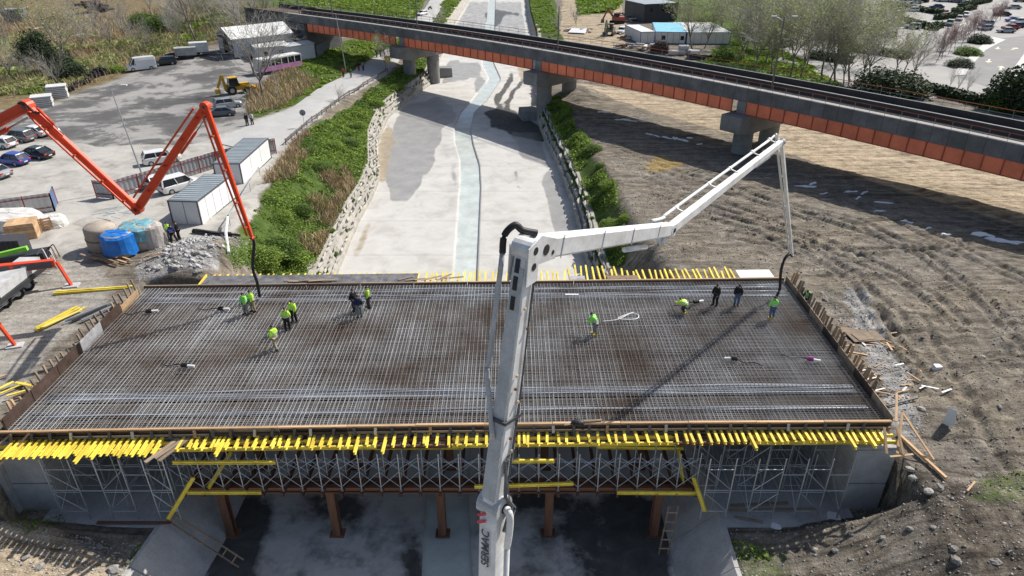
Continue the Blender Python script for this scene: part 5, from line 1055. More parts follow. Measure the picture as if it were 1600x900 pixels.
def car(kind, col, p, rz, label, cat='car', group=None, far=False):
    m = car_meshes(kind); L, W, H, zt, R, c1 = m['dim']; t = thing(dict(van='panel_van').get(kind, 'parked_car'), label, cat, p, rz, group); P = PAINT[col]
    link('body', m['body'], P, t, False); link('windows', m['glass'], GLASS, t, False); link('roof', m['roof'], P, t, False); [link('pillar', q_, P, t, False) for q_ in m['pillars']]
    for x in (L*0.31, -L*0.30):
        for s in (-1, 1):
            o = link('wheel', m['tyre'], TYRE, t, False); o.location = (x, s*(W/2-0.10), R)
            if not far: link('rim', m['rim'], RIM, o, False)
    for s in (-1, 1):
        o = link('tail_light', m['lamp'], LAMPR, t, False); o.location = (-L/2+0.05, s*W*0.36, zt*0.80)
        o = link('headlight', m['lamp'], LAMPW, t, False); o.location = (L/2-0.14, s*W*0.33, zt*0.66)
        if not far: o = link('mirror', m['mirror'], P, t, False); o.location = (c1-0.35, s*(W/2+0.02), zt+0.06)
    if not far:
        o = link('number_plate', m['plate'], PLATE, t, False); o.location = (-L/2-0.01, 0, 0.52); link('bumper', m['bumper_trim'], TRIM, t, False)
    return t
R_ = math.radians
for kind, col, px, py, a, lab in [('hatch', 'blue', 22, 256, 165, 'blue hatchback parked at the left edge of the yard'), ('sedan', 'black', 58, 246, 165, 'dark sedan parked beside the blue hatchback'), ('hatch', 'white', 4, 230, 165, 'white hatchback half cut by the left frame edge in the row of cars'), ('suv', 'grey', 32, 220, 165, 'grey-brown hatchback between two white cars in the left row'), ('sedan', 'white', 55, 212, 165, 'white sedan at the far end of the left row of cars'), ('sedan', 'silver', -10, 276, 165, 'silver car at the left frame edge in front of the blue hatchback'),
    ('suv', 'white', 254, 254, 32, 'white hatchback parked behind the long corrugated fence'), ('mpv', 'white', 283, 296, 48, 'white family van parked between the corrugated fence and the site cabin'), ('suv', 'silver', 357, 168, 30, 'silver hatchback parked near the backhoe loader'), ('sedan', 'grey', 345, 181, 200, 'dark grey car parked in front of the silver one'), ('van', 'white', 222, 109, 215, 'white panel van parked at the far edge of the yard'), ('suv', 'black', 259, 101, 205, 'black estate car parked right behind the white panel van'), ('hatch', 'white', 660, 24, 240, 'white car driving on the riverside road beyond the viaduct'), ('hatch', 'white', 232, 291, 150, 'white car seen through the gap behind the lamp post')]:
    car(kind, col, gp(px, py), R_(a), lab, 'van' if kind == 'van' else 'car')
# motorbike on the road beyond the viaduct
p = gp(672, 15); t = thing('motorcycle', 'small dark motorcycle with rider box on the riverside road beyond the viaduct', 'motorcycle', p, 0.9)
for x in (-0.65, 0.65): b = B(); b.cyl((x, -0.06, 0.31), (x, 0.06, 0.31), 0.31, n=14); b.build('wheel', TYRE, t, False)
b = B(); b.loft([[(-0.6, -0.12, 0.6), (-0.6, 0.12, 0.6), (-0.6, 0.1, 0.85), (-0.6, -0.1, 0.85)], [(0.1, -0.16, 0.4), (0.1, 0.16, 0.4), (0.1, 0.14, 1.0), (0.1, -0.14, 1.0)], [(0.6, -0.05, 0.5), (0.6, 0.05, 0.5), (0.55, 0.04, 1.05), (0.55, -0.04, 1.05)]]); b.build('body', CLOTH['black'], t, False)
b = B(); b.tube([(0.5, -0.35, 1.1), (0.55, 0, 1.05), (0.5, 0.35, 1.1)], 0.025, 5); b.build('handlebar', STEELB, t, False)
# backhoe loader
YM = M('loader_yellow', (0.62, 0.36, 0.03), 0.5, 0.2, 1.5, 0.1, 10)
p = gp(370, 146); t = thing('backhoe_loader', 'muddy yellow backhoe loader parked beside the road embankment', 'backhoe', p, R_(35))
b = B(); b.box((0.2, 0, 1.0), (3.6, 1.0, 0.7)); b.box((1.5, 0, 1.45), (1.6, 0.9, 0.6)); b.build('chassis', YM, t, False)
b = B(); b.loft([[(-1.2, -0.75, 1.4), (0.6, -0.75, 1.4), (0.6, 0.75, 1.4), (-1.2, 0.75, 1.4)], [(-1.05, -0.65, 2.75), (0.35, -0.65, 2.75), (0.35, 0.65, 2.75), (-1.05, 0.65, 2.75)]]); c_ = b.build('cab', GLASS, t, False)
b = B(); b.box((-0.35, 0, 2.82), (1.6, 1.45, 0.12)); b.build('cab_roof', YM, t, False)
for x, r in ((-0.9, 0.78), (1.7, 0.55)):
    for s in (-1, 1): b = B(); b.cyl((x, s*0.9-0.2, r), (x, s*0.9+0.2, r), r, n=18); wh = b.build('wheel', TYRE, t, False); b = B(); b.cyl((x, s*0.9-0.22, r), (x, s*0.9+0.22, r), r*0.5, n=12); b.build('rim', PAINT['beige'], wh, False)
b = B(); b.beam((-1.7, 0, 0.9), (-2.0, 0, 3.4), 0.35, 0.45); b.build('boom_arm', YM, t, False); b = B(); b.beam((-2.0, 0, 3.4), (-3.0, 0, 1.3), 0.3, 0.4); b.build('dipper_arm', YM, t, False); b = B(); b.prism([(-3.5, -0.4), (-2.7, -0.4), (-2.7, 0.4), (-3.5, 0.4)], 0.4, 1.1); b.build('rear_bucket', YM, t, False)
for s in (-1, 1): b = B(); b.beam((0.9, s*0.6, 1.5), (3.1, s*0.6, 0.6), 0.15, 0.25); b.build('loader_arm', YM, t, False)
b = B(); b.hexa([(3.0, -1.1, 0.15), (3.9, -1.1, 0.1), (3.9, 1.1, 0.1), (3.0, 1.1, 0.15), (3.0, -1.1, 1.0), (3.25, -1.1, 1.0), (3.25, 1.1, 1.0), (3.0, 1.1, 1.0)]); b.build('front_bucket', YM, t, False)
# derelict bus
p = gp(437, 112); t = thing('derelict_bus', 'stripped white and pink bus standing beside the sheds', 'bus', p, R_(52)); WB_ = M('bus_white', (0.6, 0.6, 0.58), 0.6, 0.15, 1); PK = M('bus_pink', (0.48, 0.22, 0.42), 0.55, 0.2, 1)
b = B(); b.box((0, 0, 2.95), (9.5, 2.5, 0.25)); b.build('roof', WB_, t, False)
b = B(); b.box((0, 0, 1.15), (9.5, 2.45, 0.9)); b.build('lower_body', PK, t, False)
b = B(); b.box((0.1, 0, 2.2), (9.2, 2.3, 1.2)); b.build('windows', GLASS, t, False)
for i in range(7):
    for s in (-1, 1): bar('window_post', p+Matrix.Rotation(R_(52), 3, 'Z') @ Vector((-4.65+i*1.55, s*1.22, 1.6)), p+Matrix.Rotation(R_(52), 3, 'Z') @ Vector((-4.65+i*1.55, s*1.22, 2.85)), 0.14, 0.06, WB_, None).parent = None; o = COL.objects[-1]; o.matrix_basis = Matrix.Translation((-4.65+i*1.55, s*1.22, 1.6)) @ Matrix.Rotation(-math.pi/2, 4, 'Y') @ Matrix.Diagonal((1.25, 0.06, 0.14, 1)); o.parent = t
for x in (-3.0, 2.8):
    for s in (-1, 1): b = B(); b.cyl((x, s*1.0-0.15, 0.48), (x, s*1.0+0.15, 0.48), 0.48, n=14); b.build('wheel', TYRE, t, False)
b = B(); b.box((-4.78, 0, 1.9), (0.1, 2.4, 1.9)); b.build('end_panel', WB_, t, False)
# tipper and trailer parked by the barn
def trailer(lab, px, py, a, L, W, H, mat, cat='trailer', nm='box_trailer'):
    t = thing(nm, lab, cat, gp(px, py), R_(a)); b = B(); b.box((0, 0, 0.75+H/2), (L, W, H)); bx_ = b.build('box', mat, t, False); b = B(); b.box((0, 0, 0.62), (L*0.95, W*0.6, 0.2)); b.build('chassis', STEELB, t, False)
    for k in range(int(L/0.8)):
        for s in (-1, 1): b = B(); b.box((-L/2+0.4+k*0.8, s*(W/2+0.03), 0.75+H/2), (0.08, 0.06, H)); b.build('rib', mat, t, False)
    for x in (-L*0.28, -L*0.1):
        for s in (-1, 1): b = B(); b.cyl((x, s*(W/2-0.15)-0.12, 0.45), (x, s*(W/2-0.15)+0.12, 0.45), 0.45, n=14); b.build('wheel', TYRE, t, False)
    b = B(); b.beam((L/2, 0, 0.6), (L/2+1.0, 0, 0.5), 0.12, 0.12); b.build('drawbar', STEELB, t, False)
trailer('old grey tipper trailer with dusty body near the barn', 292, 91, 25, 4.2, 2.2, 1.5, M('dusty_grey', (0.33, 0.34, 0.33), 0.8, 0.2, 1)); trailer('white box trailer right beside the barn opening', 313, 86, 25, 3.6, 2.2, 1.9, M('dirty_white', (0.52, 0.53, 0.52), 0.7, 0.15, 1))
b = B(); p = gp(271, 92); t = thing('flatbed_trailer', 'low flatbed trailer with scrap behind the black estate car', 'trailer', p, R_(25)); b.box((0, 0, 0.7), (3.2, 1.9, 0.15)); b.build('bed', STEELB, t, False)
for k in range(5): b = B(); b.box((random.uniform(-1.2, 1.2), random.uniform(-.6, .6), 1.0), (0.9, 0.5, 0.45), random.uniform(0, 3)); b.build('scrap_piece', random.choice([OLDWOOD, STEELB, GALV]), t, False)
for s in (-1, 1): b = B(); b.cyl((0, s*0.85-0.1, 0.35), (0, s*0.85+0.1, 0.35), 0.35, n=12); b.build('wheel', TYRE, t, False)
# ================================================================ left yard
PANEL = M('insulated_panel', (0.62, 0.63, 0.64), 0.55, 0.07, 0.8, fine=0.04); PANELW = M('white_panel', (0.74, 0.74, 0.73), 0.55, 0.05, 0.8, fine=0.04); ROOFG = M('grey_roof_sheet', (0.32, 0.36, 0.38), 0.45, 0.12, 0.6, metal=0.2); FRAMEK = M('dark_frame', (0.07, 0.075, 0.085), 0.6)
def cabin(lab, c1, c2, c4, H, ribs=True, wall=PANEL, wall2=PANELW, roof=ROOFG, frame=FRAMEK, doors=(), name='site_cabin', npan=5):
    """c1,c2 front bottom corners, c4 far end of the side through c2"""
    c1 = Vector(c1); c2 = Vector(c2); c4 = Vector(c4); z = min(c1.z, c2.z, c4.z); d = Vector((c4.x-c2.x, c4.y-c2.y, 0)); L = d.length; d.normalize(); n = Vector((d.y, -d.x, 0)); W = abs((c2-c1).dot(n)); W = max(W, 2.3)
    t = thing(name, lab, 'cabin', (c2.x, c2.y, z)); ORG[t.name] = Vector((c2.x, c2.y, z)); o = Vector((c2.x, c2.y, z))
    if (c1-c2).dot(n) > 0: n = -n
    P = lambda l, w_, h_: o+d*l-n*w_+Vector((0, 0, h_))
    def slab(name, l0, l1, w0, w1, h0, h1, m): b = B(); b.hexa([P(l0, w0, h0), P(l1, w0, h0), P(l1, w1, h0), P(l0, w1, h0), P(l0, w0, h1), P(l1, w0, h1), P(l1, w1, h1), P(l0, w1, h1)]); return b.build(name, m, t)
    for i in range(npan):
        slab('side_panel', L*i/npan+0.04, L*(i+1)/npan-0.04, 0.0, 0.08, 0.12, H-0.1, wall2); slab('side_panel', L*i/npan+0.04, L*(i+1)/npan-0.04, W-0.08, W, 0.12, H-0.1, wall)
    for i in range(2): slab('end_panel', 0.0, 0.08, W*i/2+0.06, W*(i+1)/2-0.02, 0.12, H-0.1, wall); slab('end_panel', L-0.08, L, W*i/2+0.06, W*(i+1)/2-0.02, 0.12, H-0.1, wall)
    slab('core', 0.06, L-0.06, 0.06, W-0.06, 0.0, H-0.12, frame)
    for l in (0, L):
        for w_ in (0, W): slab('corner_post', l-0.06, l+0.06, w_-0.06, w_+0.06, 0, H-0.05, frame)
    for w_ in (0, W): slab('edge_rail', -0.05, L+0.05, w_-0.07, w_+0.07, H-0.1, H, frame); slab('edge_rail', -0.05, L+0.05, w_-0.065, w_+0.065, 0.0, 0.12, frame)
    for l in (0, L): slab('edge_rail', l-0.07, l+0.07, 0.07, W-0.07, H-0.1, H, frame)
    rf = slab('roof', 0.05, L-0.05, 0.05, W-0.05, H-0.03, H+0.02, roof)
    if ribs:
        k = int(L/0.55)
        for i in range(k): slab('roof_rib', 0.2+i*0.55, 0.26+i*0.55, 0.06, W-0.06, H+0.02, H+0.06, roof)
    for l, w0, hh in doors: slab('window', l, l+0.9, -0.02, 0.0, hh, hh+1.0, GLASS)
    return t, P
cabin('nearer grey panel site cabin with dark frame at the head of the bank', gp(268, 352), gp(316, 351), gp(369, 309), 2.6)
cabin('further grey panel site cabin behind the nearer one', gp(338, 288), gp(380, 287), gp(424, 247), 2.6, npan=3)
# pipe handrail beside the cabins, on props
t = thing('pipe_handrail', 'grey pipe handrail on props running beside the site cabins', 'handrail', gp(345, 400)); RLP = [gp(400, 275), gp(385, 300), gp(368, 330), gp(352, 352)]
b = B(); b.tube([q+Vector((0.5, 0, 1.1)) for q in RLP], 0.07, 6); b.build('rail', GALV, t)
for q in RLP: bar('prop', q+Vector((0.5, 0, -0.6)), q+Vector((0.5, 0, 1.1)), 0.09, 0.09, GALV, t, UTUBE)
b = B(); b.tube([gp(352, 352)+Vector((0.4, 0, 0.9)), gp(350, 375)+Vector((0.3, 0, 0.4)), gp(352, 395)+Vector((0.3, 0, -0.1))], 0.14, 7); b.build('downpipe', PIPEW, t)
# corrugated steel fences on red posts
CORR = M('corrugated_sheet', (0.36, 0.37, 0.385), 0.45, 0.12, 0.8, metal=0.35, rnd=0.1); REDPOST = M('red_oxide_post', (0.24, 0.05, 0.045), 0.7, 0.2, 2); CORRB = M('blue_corrugated_sheet', (0.10, 0.16, 0.30), 0.5, 0.15, 1)
def corr_mesh(L, H):
    n = int(L/0.13); V = []; Fq = []
    for i in range(n+1):
        y = 0.035*(1 if (i//2) % 2 else -1); x = i*L/n; V += [(x, y, 0.05), (x, y, H)]
    for i in range(n): Fq.append((2*i, 2*i+2, 2*i+3, 2*i+1))
    return npmesh('corrugated_sheet', V, Fq)
def fence(lab, pts, H=2.0, step=2.6, mats=(CORR,)):
    P = [gp(*q) for q in pts]; t = thing('corrugated_fence', lab, 'fence', P[0])
    for i in range(len(P)-1):
        d = P[i+1]-P[i]; L = Vector((d.x, d.y, 0)).length; n = max(1, round(L/step)); me = corr_mesh(L/n-0.1, H); a = math.atan2(d.y, d.x)
        for k in range(n):
            q = P[i]+d*(k/n); o = link('sheet', me, mats[k % len(mats)], t, False); o.location = q-ORG[t.name]; o.rotation_euler = (0, 0, a)
            bar('post', q+Vector((0, 0, -0.2)), q+Vector((0, 0, H+0.02)), 0.12, 0.12, REDPOST, t)
        for z in (0.5, H-0.3): bar('rail', P[i]+Vector((0, -0.08, z)), P[i+1]+Vector((0, -0.08, z)), 0.05, 0.08, REDPOST, t)
    bar('post', P[-1]+Vector((0, 0, -0.2)), P[-1]+Vector((0, 0, H)), 0.12, 0.12, REDPOST, t)
fence('long corrugated steel fence on red posts crossing the left yard', [(178, 311), (260, 287), (340, 262), (432, 240)], 2.0)
fence('short corrugated fence leaf turned towards the yard entrance', [(178, 311), (152, 309)], 2.0)
fence('corrugated steel fence on red posts at the left frame edge', [(-60, 355), (0, 342), (86, 330)], 2.0); fence('blue-sided fence return at the end of the left edge fence', [(86, 330), (90, 318)], 1.9, mats=(CORRB,))
# lamp post
def lamp(lab, px, py, H, lean=(0, 0), arm=1.2, mat=GALV):
    p = gp(px, py); t = thing('street_lamp', lab, 'lamp post', p); b = B(); b.cyl((0, 0, -0.2), (lean[0], lean[1], H), 0.10, 0.05, 8); b.build('pole', mat, t, False)
    if arm: b = B(); b.tube([(lean[0], lean[1], H), (lean[0]+arm*0.5, lean[1], H+0.15), (lean[0]+arm, lean[1], H+0.22)], 0.035, 5); b.build('arm', mat, t, False); b = B(); b.box((lean[0]+arm+0.3, lean[1], H+0.2), (0.65, 0.22, 0.12)); b.build('lamp_head', M('lamp_head', (0.6, 0.62, 0.63), 0.5), t, False)
lamp('slim grey lamp post with one arm standing in the left yard', 229, 292, 11.0, (-1.2, 0.4), 1.2); lamp('plain grey pole between the road and the derelict bus', 436, 156, 7.5, (-0.4, 0), 0); lamp('tall grey pole beside the pedestrians on the road', 541, 112, 11.0, (-0.8, 0), 0); lamp('grey lamp post on the road beyond the viaduct', 641, 27, 5.0, (0, 0), 1.0)
# signs
p = gp(608, 114); t = thing('road_sign', 'yellow square speed sign on a post at the viaduct entrance', 'sign', p); bar('post', p, p+Vector((0, 0, 2.6)), 0.07, 0.07, GALV, t)
YS = M('sign_yellow', (0.72, 0.55, 0.02), 0.5); b = B(); b.box((p.x, p.y-0.06, p.z+2.7), (1.0, 0.04, 1.2)); b.build('plate', YS, t); b = B(); b.cyl((p.x, p.y-0.085, p.z+2.75), (p.x, p.y-0.10, p.z+2.75), 0.36, n=18); b.build('red_ring', RED, t); b = B(); b.cyl((p.x, p.y-0.10, p.z+2.75), (p.x, p.y-0.115, p.z+2.75), 0.27, n=18); b.build('white_disc', PLATE, t)
q = RP(s_at(-27.5), -0.3, ZG+0.7); t = thing('clearance_sign', 'yellow square clearance sign fixed to the orange girder', 'sign', q); b = B(); b.box(q, (1.3, 0.06, 1.3)); b.build('plate', YS, t); b = B(); b.box(q+Vector((0, -0.05, 0)), (0.75, 0.03, 0.75)); b.build('symbol_panel', PLATE, t)
p = gp(476, 199); t = thing('round_sign', 'round grey-backed road sign on the riverside guard rail', 'sign', p); bar('post', p, p+Vector((0, 0, 2.1)), 0.06, 0.06, GALV, t); b = B(); b.cyl(p+Vector((0, -0.03, 2.2)), p+Vector((0, 0.03, 2.2)), 0.45, n=18); b.build('disc', M('sign_back', (0.22, 0.23, 0.24), 0.5), t)
# guard rail along the riverside road
t = thing('guard_rail', 'low steel guard rail along the river side of the road', 'guard rail', gp(480, 197)); GR = [gp(*q) for q in [(447, 226), (480, 197), (530, 159), (575, 131), (606, 113)]]; pts = []
for i in range(len(GR)-1):
    n = max(2, int((GR[i+1]-GR[i]).length/2.2)); pts += [GR[i]+(GR[i+1]-GR[i])*(k/n) for k in range(n)]
pts.append(GR[-1])
for i, q in enumerate(pts):
    q.z = h1(q.x, q.y); bar('post', q+Vector((0, 0, -0.3)), q+Vector((0, 0, 0.85)), 0.14, 0.14, OLDWOOD, t)
    if i: bar('rail', pts[i-1]+Vector((0, 0, 0.65)), q+Vector((0, 0, 0.65)), 0.06, 0.26, M('rail_brown', (0.16, 0.15, 0.14), 0.6, 0.2), t)
# cable drums and bundles under tarpaulins
WRAP = M('dusty_wrap', (0.40, 0.345, 0.28), 0.85, 0.2, 1.2, 0.4, 8); TARPB = M('blue_tarpaulin', (0.015, 0.16, 0.52), 0.4, 0.25, 1.2, 0.3, 6); TARPT = M('teal_tarpaulin', (0.16, 0.36, 0.42), 0.45, 0.25, 1.2, 0.3, 6); TARPG = M('grey_plastic_sheet', (0.42, 0.39, 0.36), 0.5, 0.2, 1.5, 0.4, 6)
def cloth_over(name, c, rx, ry, h, mat, parent, seed, drop=0.6, z0=0.0):
    r = random.Random(seed); b = B(); n = 18; rings = [[Vector((0, 0, 0))]*n]
    rings = []
    for k, (s, z) in enumerate([(0.05, h+0.03), (0.6, h+0.05), (0.95, h-0.02), (1.06, h-0.18), (1.10, h-drop*0.6), (1.16, h-drop)]):
        rings.append([Vector((c[0]+rx*s*math.cos(a*2*math.pi/n)*r.uniform(0.94, 1.06), c[1]+ry*s*math.sin(a*2*math.pi/n)*r.uniform(0.94, 1.06), z0+z+r.uniform(-.06, .06)*(1+2*(k == 5)*drop))) for a in range(n)])
    b.loft(rings, cap=True); return b.build(name, mat, parent, False)
def bundle(lab, px, py, r, h, tarp=None, drop=0.7):
    p = gp(px, py); t = thing('wrapped_bundle', lab, 'bundle', p); b = B(); n = 16
    b.loft([[Vector((r*k*math.cos(a*2*math.pi/n), r*k*math.sin(a*2*math.pi/n), z)) for a in range(n)] for k, z in ((0.93, 0), (1.03, 0.2), (1.04, h*0.45), (0.97, h*0.5), (1.03, h*0.56), (1.02, h*0.9), (0.93, h))]); b.build('drum', WRAP, t, False, True)
    for z in (0.02, h*0.5): b = B(); b.tube([(1.05*r*math.cos(a*0.3927), 1.05*r*math.sin(a*0.3927), z+0.03) for a in range(17)], 0.035, 5); b.build('strap', STEELB, t, False)
    if tarp: cloth_over('cover', (0, 0), r*1.02, r*1.02, h, tarp, t, px, drop)
bundle('leftmost bare brown wrapped drum behind the bridge', 166, 388, 1.35, 2.3); bundle('drum draped with a bright blue tarpaulin', 192, 397, 1.3, 2.1, TARPB, 1.7); bundle('drum under a teal plastic cover', 222, 385, 1.45, 2.2, TARPT, 1.1); bundle('drum wrapped in grey plastic sheet nearest the standing men', 241, 384, 1.0, 2.1, TARPG, 1.9)
p = gp(195, 372); t = thing('steel_frame_stack', 'pale steel frames lying on top of the tarpaulined drums', 'frame stack', p+Vector((0, 0, 2.3)))
for k in range(10): a = p+Vector((random.uniform(-2.2, 0.5), random.uniform(-1.4, 0.6), 2.42+0.05*k)); bar('tube', a, a+Vector((random.uniform(0.8, 2.4), random.uniform(-.8, .9), random.uniform(-.1, .15))), 0.06, 0.06, M('pale_blue_tube', (0.48, 0.58, 0.62), 0.5), t, UTUBE)
def heap(lab, px, py, n, L, sprd, mats, wd=0.16, ht_=0.05, a0=0.0, nm='timber_pile', cat='timber pile', da=0.35, dz=0.045):
    p = gp(px, py); t = thing(nm, lab, cat, p)
    for k in range(n):
        a = a0+random.gauss(0, da); c = p+Vector((random.gauss(0, sprd), random.gauss(0, sprd*0.6), 0.06+dz*k)); l = L*random.uniform(0.6, 1.1); v = Vector((math.cos(a), math.sin(a), random.uniform(-.03, .03)))*l/2
        bar('board', c-v, c+v, wd*random.uniform(.8, 1.2), ht_, random.choice(mats), t)
heap('heap of old boards lying in front of the blue tarpaulin', 172, 408, 11, 3.4, 0.5, [OLDWOOD, OLDWOOD, PINE], a0=-0.4, da=0.12); heap('few grey boards by the rubble behind the site cabins', 250, 400, 4, 2.2, 0.5, [OLDWOOD], a0=0.6); heap('dark bundle of steel pipes at the end of the site cabin', 335, 366, 9, 5.5, 0.25, [STEELB, BLACK], 0.12, 0.12, -0.25, 'pipe_pile', 'pipe pile', 0.06)
heap('stack of bright yellow planks lying left of the deck', 92, 500, 6, 3.6, 0.28, [YEL, M('pale_yellow_plank', (0.72, 0.60, 0.15), 0.6, 0.1)], 0.24, 0.06, 1.15, 'plank_stack', 'planks', 0.03, 0.03); heap('long yellow beam on the ground beyond the left end of the deck', 150, 455, 2, 6.2, 0.12, [YEL], 0.14, 0.2, 0.22, 'yellow_beam_pair', 'beam', 0.02, 0.06); heap('scrap boards piled at the back left corner of the deck', 225, 448, 12, 3.0, 0.9, [OLDWOOD, PINE, OLDWOOD], a0=0.1, da=0.25); heap('loose offcuts below the left end formwork', 60, 640, 9, 1.6, 1.1, [PINE, OLDWOOD, YEL], a0=0.7, da=0.6)
heap('bent grey pipes and rods left of the deck end', 140, 495, 5, 3.5, 0.5, [GALV, STEELB], 0.16, 0.16, 0.9, 'pipe_scrap', 'pipes', 0.15)
# crates, pallet and sheeting at the left edge
def crate(lab, px, py, d, rz, mat, nm='wooden_crate', cat='crate'):
    p = gp(px, py); t = thing(nm, lab, cat, p, rz); x, y, z = d
    n = 5
    for i in range(n):
        for s in (-1, 1): b = B(); b.box((0, s*y/2, z*(i+0.5)/n), (x, 0.04, z/n-0.02)); b.build('slat', mat, t, False)
        for s in (-1, 1): b = B(); b.box((s*x/2, 0, z*(i+0.5)/n), (0.04, y-0.05, z/n-0.02)); b.build('slat', mat, t, False)
    b = B(); b.box((0, 0, z/2), (x-0.06, y-0.06, z-0.02)); b.build('core', OLDWOOD, t, False)
    for i in range(4): b = B(); b.box((x*(i-1.5)/4, 0, z+0.015), (x/4-0.02, y+0.04, 0.03)); b.build('lid_board', mat, t, False)
crate('pale plywood crate standing at the left edge of the yard', 40, 369, (2.4, 1.9, 1.5), 0.35, PINE)
p = gp(70, 362); t = thing('wooden_pallet', 'wooden pallet propped upright beside the pale crate', 'pallet', p, 0.5)
for i in range(5): b = B(); b.box((0, 0.35-0.1*i+0.0, 0.15+0.28*i), (1.6, 0.05, 0.16)); b.build('slat', PINE, t, False)
for i in range(3): b = B(); b.beam((-0.7+0.7*i, 0.42, 0), (-0.7+0.7*i, 0.0, 1.4), 0.1, 0.08); b.build('bearer', OLDWOOD, t, False)
for lab, px, py, rx, ry, h in [('crumpled white plastic sheet over goods behind the crate', 20, 352, 3.0, 1.6, 1.3), ('crumpled white plastic sheet beside the pallet', 84, 352, 1.2, 1.0, 0.9)]:
    p = gp(px, py); t = thing('covered_goods', lab, 'covered goods', p); cloth_over('sheet', (0, 0), rx, ry, h, M('white_plastic_sheet', (0.66, 0.64, 0.60), 0.5, 0.15, 1, 0.5, 5), t, px, h*0.95)
p = gp(205, 298); t = thing('sack_pile', 'white sacks and scrap piled behind the corrugated fence', 'sack pile', p)
for k in range(9): b = B(); c = (random.uniform(-1.5, 1.5), random.uniform(-.6, .6), 0.2+0.22*(k % 3)); b.dome((c[0], c[1], c[2]-0.1), 0.55, 0.4, 0.32, 8, 4); b.build('sack', random.choice([PLATE, TARPG, PANELW]), t, False, True)
p = gp(285, 265); t = thing('red_barrier', 'red plastic barrier leaning on the corrugated fence', 'barrier', p, 0.5); b = B(); b.box((0, -0.4, 0.55), (2.0, 0.12, 1.0)); b.box((0, -0.4, 0.1), (2.1, 0.4, 0.2)); b.build('body', RED, t, False)
# rear of the pump trucks at the left edge
TRK = M('truck_dark', (0.03, 0.032, 0.036), 0.5, 0.2, 1.5); LIME = M('lime_green_paint', (0.22, 0.62, 0.05), 0.45, 0.1, 1)
def wheel(t, c, r=0.52, wd=0.34):
    b = B(); c = Vector(c); d = Vector((0.45, -0.9, 0)).normalized()*wd/2; b.cyl(c-d, c+d, r, n=18); o = b.build('wheel', TYRE, t); b = B(); b.cyl(c-d*1.05, c+d*1.05, r*0.55, n=14); link('rim', b.mesh('rim'), WGREY, o, False)
b0 = gp(0, 475); t = thing('red_pump_truck', 'rear of the red concrete pump truck at the left frame edge', 'truck', b0)
f = gp(112, 447); a1 = gp(-40, 470)+Vector((0, 0, 2.4)); a2 = f+Vector((-0.9, 0.25, 2.0)); b = B(); b.beam(a1, a2, 0.5, 0.85, 0.45, 0.6); b.build('outrigger_arm', REDP, t)
for t0, t1 in ((0.02, 0.50), (0.55, 0.97)): b = B(); dv = a2-a1; nn = Vector((dv.y, -dv.x, 0)).normalized()*0.27; b.beam(a1+dv*t0+nn, a1+dv*t1+nn, 0.02, 0.5); b.build('side_panel', M('arm_grey_panel', (0.08, 0.085, 0.10), 0.5), t)
b = B(); c_ = a1+(a2-a1)*0.63+Vector(((a2-a1).y, -(a2-a1).x, 0)).normalized()*0.285; b.beam(c_, c_+(a2-a1).normalized()*0.35, 0.01, 0.2); b.build('badge', PLATE, t)
bar('outrigger_leg', a2+Vector((0.2, 0, 0.1)), f+Vector((0, 0, 0.1)), 0.2, 0.2, REDP, t); b = B(); b.box(f+Vector((0, 0, 0.06)), (1.1, 0.8, 0.12), 0.2); b.build('foot_pad', WGREY, t)
f2 = gp(24, 541); bar('outrigger_arm', gp(-60, 500)+Vector((0, 0, 2.2)), f2+Vector((-0.5, 0, 1.7)), 0.3, 0.35, REDP, t); bar('outrigger_leg', f2+Vector((-0.5, 0, 1.75)), f2+Vector((0, 0, 0.1)), 0.18, 0.18, REDP, t); b = B(); b.box(f2+Vector((0, 0, 0.06)), (1.0, 0.7, 0.1), 0.3); b.build('foot_pad', WGREY, t)
for q in ((30, 466), (46, 453)): wheel(t, gp(*q)+Vector((0, 0, 0.52)))
wheel(t, gp(10, 480)+Vector((0, 0, 0.52)))
ch = gp(38, 455); d_ = (gp(46, 453)-gp(30, 466)).normalized(); b = B(); b.beam(ch+d_*1.6+Vector((0, 0.6, 1.15)), ch-d_*5.5+Vector((0, 0.6, 1.15)), 1.9, 0.35); b.build('chassis', TRK, t); b = B(); b.beam(ch+d_*1.0+Vector((0, 0.9, 1.75)), ch-d_*4.5+Vector((0, 0.9, 1.75)), 1.6, 0.8); b.build('pump_body', WGREY, t)
for k in range(3): bar('step_bar', ch-d_*(0.5+0.3*k)+Vector((0.5, -0.6, 0.5+0.15*k)), ch-d_*3.5+Vector((0.5, -0.8, 0.5+0.15*k)), 0.07, 0.07, GALV, t, UTUBE)
p = gp(55, 425); t = thing('lime_green_boom_rest', 'lime green boom tube and pump gear behind the red outrigger', 'boom', p); b = B(); b.beam(p+Vector((-4.5, -0.6, 1.3)), p+Vector((-0.3, 0.5, 2.0)), 0.35, 0.35); b.build('tube', LIME, t); b = B(); b.beam(p+Vector((-3.0, 0.2, 0.9)), p+Vector((0.9, 0.9, 1.3)), 1.3, 0.7); b.build('pump_body', TRK, t)
for k in range(7): b = B(); q0 = p+Vector((random.uniform(-.5, 1.2), random.uniform(0, 1.2), random.uniform(.7, 1.7))); b.tube(smooth_pts([q0, q0+Vector((.4, .2, .4)), q0+Vector((.8, -.1, -.1)), q0+Vector((1.0, -.3, -.5))]), 0.05, 5); b.build('hose', random.choice([BLACK, RUST, WGREY]), t)
p = gp(22, 397); t = thing('black_water_tank', 'ribbed black tank standing behind the lime green boom', 'tank', p, 0.1); b = B(); b.box((0, 0, 0.8), (2.4, 1.6, 1.6)); b.build('body', CLOTH['dark'], t, False)
for k in range(6): b = B(); b.box((-1.05+0.42*k, -0.82, 0.8), (0.18, 0.06, 1.5)); b.build('rib', CLOTH['dark'], t, False)
